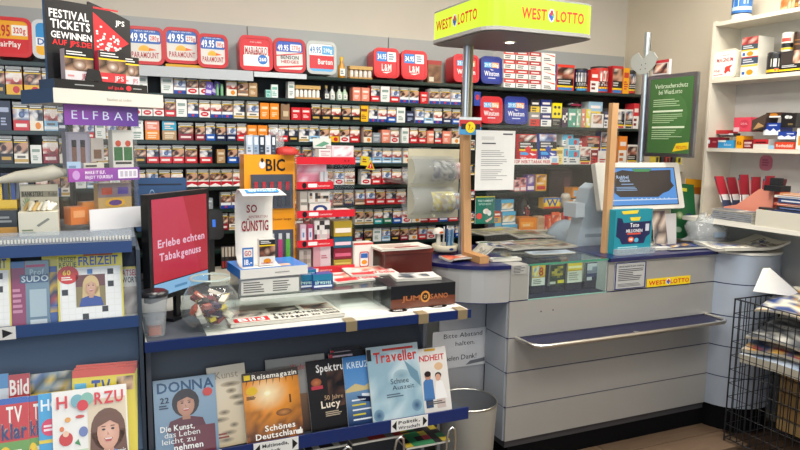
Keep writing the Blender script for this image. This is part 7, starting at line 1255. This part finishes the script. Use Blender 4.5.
# pinned note
y_ = ry(766, 163, DEP-.014); z_ = rz_(766, 163, DEP-.014)
b = B().fr((0, 0, 0), (0, -1, 0), (0, 0, 1)); b.prism(rr_pts(-.042, -.045, .042, .045, .03), 0, .0015, '#cf7c92'); b.lines(-.025, -.02, .03, .025, 3, '#b05a74', 3); tag(b.build('sticky_note', 'paper', loc=(XU+DEP-.0135, y_, z_)), 'pink rounded sticky note on the back of the wall unit', 'note')
# ledge: magazine file, stacks
ZL = 1.191
t = thing('magazine_file', 'white and red cardboard magazine file with slanted side', 'magazine file', (XU-.12, ry(714, 205, -.12), ZL))
y0 = ry(762, 205, -.12)-ry(714, 205, -.12); b = B(); b.fr((0, 0, 0), (0, 1, 0), (0, 0, 1))
sd = [(0, 0), (y0, 0), (y0, .19), (y0*.72, .19), (y0*.28, .09), (0, .07)]
b = B(); b.fr((0, 0, 0), (0, 1, 0), (0, 0, 1)); b.prism(sd, -.004, 0, '#d98a74', '#e6e0d6'); b.fr((-.0006, 0, 0), (0, -1, 0), (0, 0, 1)); w = -y0
b.add([(0, 0, .001), (w*.28, 0, .001), (w*.28, .09, .001), (0, .07, .001)], [(0, 1, 2, 3)], '#e4ddd2'); b.add([(w*.28, 0, .001), (w, 0, .001), (w, .19, .001), (w*.72, .19, .001), (w*.28, .09, .001)], [(0, 1, 2, 3, 4)], ['#dcb4a4', '#c83e34', '#c02f2a', '#cf5a4a', '#e0cabc']); b.rect(w*.75, .03, w*.86, .045, '#7a1c1c', 3); b.build('near_side', 'paper', t)
b = B(); b.fr((.13, 0, 0), (0, 1, 0), (0, 0, 1)); b.prism(sd, -.004, 0, '#d0c8bc'); b.build('far_side', 'paper', t)
B().box(.001, .129, y0, y0+.003, 0, .19, '#c43a32').box(.001, .129, y0+.003, -.003, 0, .003, '#d6cfc4').build('spine', 'paper', t)
B().box(.001, .129, -.003, 0, 0, .07, '#e6e0d6').build('end_wall', 'paper', t)
for k in range(8):
    px = 711+k*6.6; c = ('#b02634', '#8c1c2a', '#b8323c', '#9a2230', '#a82834', '#8a2030', '#b42c38', '#6a2a34')[k]
    yy = XU; t = thing('red_booklet', 'red and white booklet, %s from the far end of magazine file' % ORD[k+1], 'booklet', (XU-.105+(k % 3)*.03, ry(718+k*5.2, 200, -.1), ZL+.004), R_(0), 'red booklets'); t.rotation_euler = (R_(-24+k*5), 0, 0)
    b = B().box(0, .07, -.004, .004, 0, .26-.012*(k % 3), c, left='#3a4256'); b.build('pages', 'paper', t)
    b = B(); b.fr((-.0006, .004, .0), (0, -.008, 0), (0, 0, .24)); b.rect(0, 0, 1, 1, '#4a5468', 0); b.rect(0, .62, 1, .96, c, 1); b.rect(0, .4, 1, .6, '#e2ddd8', 1); b.build('spine', 'paper', t)
    b = B(); b.fr((0, -.0045, 0), (.07, 0, 0), (0, 0, .24)); b.rect(0, 0, 1, 1, '#39415a', 0); b.rect(0, .55, 1, 1, c, 1); b.rect(.1, .45, .9, .6, '#e2ddd8', 2); b.build('cover', 'paper', t)
rg = random.Random(12)
ys1, ys0 = ry(713, 210, -.14), ry(756, 214, -.14)
for k in range(6):
    c = ('#7c8086', '#454a54', '#b9b4a8', '#5a5e66', '#c4b27a', '#6c7078')[k]; j = rg.uniform(-.008, .008)
    b = B().box(0, .008, 0, ys1-ys0-.02+j, 0, .0085, '#d9d5ca'); b = B(); L = ys1-ys0-.015+j
    b.sheet(lambda u, v: (u*.09, -v*L, .0098+.0016*math.sin(9*v+k)), 2, 10, c); b.box(0, .09, -L, 0, 0, .0085, '#cfcabd', left=random.Random(k).choice(['#8c8f94', '#d9d5ca', '#a9a49a']))
    # kept in front of the magazine file, on the ledge
    tag(b.build('flyer_stack', 'paper', loc=(XU-.158, ys1-.005+j, 1.1905+.0115*k)), 'flat %s leaflet, %s from the bottom of the ledge stack' % (('grey', 'dark grey', 'cream', 'slate', 'straw', 'mid grey')[k], ORD[k+1]), 'leaflet', 'flat leaflets on the ledge')
for o in [o for o in COL.objects if o.name.startswith(('magazine_file', 'red_booklet')) and o.parent is None]: o.location.x += .085
cb = ry(756.5, 214, -.15)
tag(B().box(0, .012, -.7, 0, 0, .088, '#d6d0c0', left='#cdc8b8').box(.012, .14, -.012, 0, 0, .088, '#d6d0c0').build('tray_box', 'satin', loc=(XU-.155, cb, 1.1905)), 'cream open tray box on the near part of the ledge', 'tray')
zz = 1.1905; rg = random.Random(4)
for k in range(9):
    c = ('#2a3458', '#20232c', '#8c2c34', '#2c3c66', '#1c1e26', '#b9543c', '#28406c', '#d8d4ca', '#c98a5a')[k]; hh_ = (.03, .02, .012, .03, .02, .012, .025, .012, .012)[k]
    b = B().box(0, .16, -.36, 0, 0, hh_, c, left=c); b.fr((0, 0, 0), (0, -.36, 0), (0, 0, hh_)); b.rect(.05, .3, .95, .6, ['#c9ccd4', '#5a6a9a', '#e2d0c4'][k % 3], 1)
    b.fr((0, 0, hh_), (0, -.36, 0), (.16, 0, 0)); b.blur(0, 0, 1, 1, 4, 3, [c, '#d98a4a', '#e9e2d0', '#3a6a9c'], 0, k)
    tag(b.build('boxed_set', 'gloss', loc=(XU-.13+rg.uniform(0, .02), ry(778, 200, -.1)+rg.uniform(-.02, .02), zz), rz=R_(rg.uniform(-4, 4))), '%s flat box, %s from the bottom of the near ledge pile' % (('navy', 'black', 'dark red', 'blue', 'charcoal', 'rust', 'steel blue', 'white', 'orange')[k], ORD[k+1]), 'box', 'pile on the ledge'); zz += hh_+.0015
rbx('toy_pack', ry(759.5, 205, -.12), ry(775, 205, -.12), 1.1905, .1, .04, '#26282c', 'black pack with two red and white figures on the ledge', 'box', lambda b: (b.rect(.08, .1, .46, .6, '#d8c8c4', 1), b.rect(.54, .1, .94, .6, '#d8b8b4', 1), b.speck(.1, .14, .44, .56, 3, 4, ['#c8404a', '#e9e4de', '#1e1e22'], 2, 3), b.speck(.56, .14, .92, .56, 3, 4, ['#c8404a', '#e9e4de', '#a84a50'], 2, 5), b.rect(.2, .72, .4, .9, '#b83a3a', 1), b.rect(.45, .72, .6, .9, '#3aa05a', 1), b.rect(.65, .72, .85, .9, '#8a4a8c', 1)), x=-.125)
t = thing('camera_holder', 'small black clamp standing on the ledge pile', 'clamp', (XU-.05, ry(778, 178, -.05), zz+.001)); B().box(-.04, .04, -.05, .05, 0, .03, '#16171a').build('base', 'satin', t, bev=.004); B().box(-.02, .02, -.02, .03, .0305, .07, '#1c1d20').build('block', 'satin', t, bev=.004)
rbx_ = B().box(0, .02, -.13, 0, 0, .085, '#cfc8c4'); rbx_.fr((0, 0, 0), (0, -.13, 0), (0, 0, .085)); rbx_.rect(0, .8, 1, 1, '#c02a34', 1); rbx_.blur(.1, .1, .9, .75, 4, 3, SK, 1, 3); tag(rbx_.build('tobacco_pouch', 'gloss', loc=(PX+.002-.012, at(653, 73, X=PX).y, zt_post+.001)), 'tobacco pouch with red top standing on the green poster frame', 'pouch')
# ================================================================ wire basket with old papers
bk = thing('wire_basket', 'tall black wire basket holding old newspapers at the right edge', 'basket', (3.05, 2.43, 0)); BW, BD, BH, WR = .36, .62, .80, .0028
BLK = '#15161a'
def wire(nm, pth, r=WR): return B().tube(pth, r, BLK, 6).build(nm, 'satin', bk)
for z in (.02, BH): wire('rim', [(0, 0, z), (BW, 0, z), (BW, -BD, z), (0, -BD, z), (0, 0, z)], .004)
for i in range(1, 10): wire('ring_wire', [(0, 0, .02+i*.078), (BW, 0, .02+i*.078), (BW, -BD, .02+i*.078), (0, -BD, .02+i*.078), (0, 0, .02+i*.078)], .0018)
for x, y in ((0, 0), (BW, 0), (BW, -BD), (0, -BD)): wire('corner_post', [(x, y, 0), (x, y, BH+.004)], .0045)
for i in range(1, 16): wire('wire', [(0, -BD*i/16, .02), (0, -BD*i/16, BH)])
for i in range(1, 16): wire('wire', [(BW, -BD*i/16, .02), (BW, -BD*i/16, BH)])
for i in range(1, 9): wire('wire', [(BW*i/9, 0, .02), (BW*i/9, 0, BH)])
for i in range(1, 9): wire('bottom_wire', [(0, -BD*i/9, .02), (BW, -BD*i/9, .02)])
def heap(name, cx, cy, z, w, d, rx, ry_, rz, label, cols, cat='newspaper', th=.012, seed=1, bend=.05, group='papers in the basket'):
    t = thing(name, label, cat, (cx, cy, z), 0, group); t.rotation_euler = (R_(rx), R_(ry_), R_(rz)); rg = random.Random(seed); cc = [[rg.choice(cols) for _ in range(9)] for _ in range(13)]
    f = lambda u, v, o=0: ((u-.5)*w, (v-.5)*d, o+bend*(math.cos((v-.5)*3)-.6)+.006*math.sin(u*11+seed)*math.cos(v*7))
    b = B().sheet(lambda u, v: f(u, v, th), 12, 8, lambda u, v: cc[int(u*12)][int(v*8)]); b.build('top_sheet', 'paper', t)
    b = B(); k = 8; ring = [(i/k, 0) for i in range(k+1)]+[(1, i/k) for i in range(1, k+1)]+[(1-i/k, 1) for i in range(1, k+1)]+[(0, 1-i/k) for i in range(1, k)]
    n = len(ring); vs = [f(u, v, -.001) for u, v in ring]+[f(u, v, th-.0005) for u, v in ring]; b.add(vs, [(i, (i+1) % n, (i+1) % n+n, i+n) for i in range(n)], '#cfc9b8'); b.sheet(lambda u, v: f(1-u, v, -.001), 6, 6, '#b9b4a6'); b.build('pages', 'paper', t); return t
BXc, BYc = 3.05+BW/2, 2.43-BD/2
heap('newspaper', BXc, BYc, .50, .30, .56, 0, -14, 0, 'pale newspaper bundle with blue edge low in the basket', ['#c9d4e2', '#b8c4d4', '#e2ded2', '#9cb0cc'], seed=3, th=.05, bend=.02)
heap('newspaper', BXc, BYc+.01, .585, .30, .54, -2, -17, 1, 'colour magazine pages in the middle of the basket', ['#d9a84a', '#3a4a6a', '#d8d2c4', '#b0443a'], seed=5, th=.018, bend=.03)
heap('newspaper', BXc, BYc-.0, .65, .30, .54, 2, -19, -1, 'grey crumpled newspaper in the basket', ['#55585c', '#c9c6bc', '#8a8c8e', '#2c2e32'], seed=7, th=.012, bend=.05)
heap('newspaper', BXc+.02, BYc+.03, .80, .27, .44, 4, -22, 2, 'cream newspaper with navy and gold photo on top of the basket', ['#2f4a86', '#d9d2bc', '#c99a3a', '#e4decc', '#2a3a6a'], seed=9, th=.012, bend=.05)
heap('newspaper', BXc+.05, BYc-.13, .915, .27, .36, -4, -22, -6, 'pale grey newspaper sheets at the near end of the basket', ['#c9c4b0', '#dedacb', '#a8a494', '#8f94a0'], seed=12, th=.01, bend=.04)
t = thing('white_paper', 'folded white paper peak sticking out of the basket', 'paper', (3.22, 2.34, .845)); b = B(); b.add([(-.09, .05, .0), (.11, -.1, -.02), (.0, .03, .125), (-.015, .06, .12), (.03, .07, .0)], [(0, 1, 2), (0, 2, 3), (1, 4, 2), (2, 4, 3), (0, 3, 4), (0, 4, 1)], ['#e2e0da', '#d8d8dc', '#e9e7e0', '#d9d6cc', '#c4c2c0']); b.build('fold', 'paper', t); B().add([(.02, .03, .122), (.12, -.11, -.03), (.17, -.06, -.03), (.035, .055, .118)], [(0, 1, 2, 3), (3, 2, 1, 0)], '#c3c6d2').build('flap', 'paper', t)
# behind the basket: yellow tool box, magazines, wooden crate
t = thing('yellow_box', 'yellow plastic box on dark magazines behind the basket', 'box', (3.46, 2.22, .87)); B().box(-.05, .06, -.06, .06, 0, .075, '#e0b416').build('body', 'gloss', t, bev=.004); B().box(-.054, -.051, -.02, .05, .035, .06, '#c2980e').build('panel', 'gloss', t); B().box(-.052, .062, -.03, .03, -.02, -.001, '#d2a812').build('latch', 'gloss', t)
t = thing('wooden_crate', 'light wooden crate standing behind the wire basket', 'crate', (3.43, 1.72, 0))
for k in range(5): B().box(0, .012, 0, .68, .02+k*.075, .088+k*.075, ('#c9a26a', '#b98f58', '#c49a60')[k % 3]).build('slat', 'wood', t)
for y in (0, .645): B().box(.013, .035, y, y+.03, 0, .42, '#a88050').build('corner_post', 'wood', t)
B().box(.036, .12, 0, .68, .02, .035, '#b08a58').build('bottom_board', 'wood', t)
B().box(.036, .12, .662, .675, .036, .39, '#b08a58').build('end_board', 'wood', t)
for k in range(3):
    b = B().box(0, .09, 0, .18, 0, (.3, .36, .3)[k], ('#b8262c', '#e2d6c4', '#c9782a')[k]); b.fr((0, .18, .2), (0, -.18, 0), (0, 0, .15)); b.speck(0, 0, 1, .9, 5, 5, ['#c8322c', '#e2b23a', '#2a2428', '#e9dcc8'], 1, k)
    tag(b.build('snack_carton', 'gloss', loc=(3.468, 1.75+k*.2, .0355+.0)), '%s snack carton in the wooden crate, %s from the near end' % (('red', 'cream', 'orange')[k], ORD[k+1]), 'carton', 'cartons in the crate')
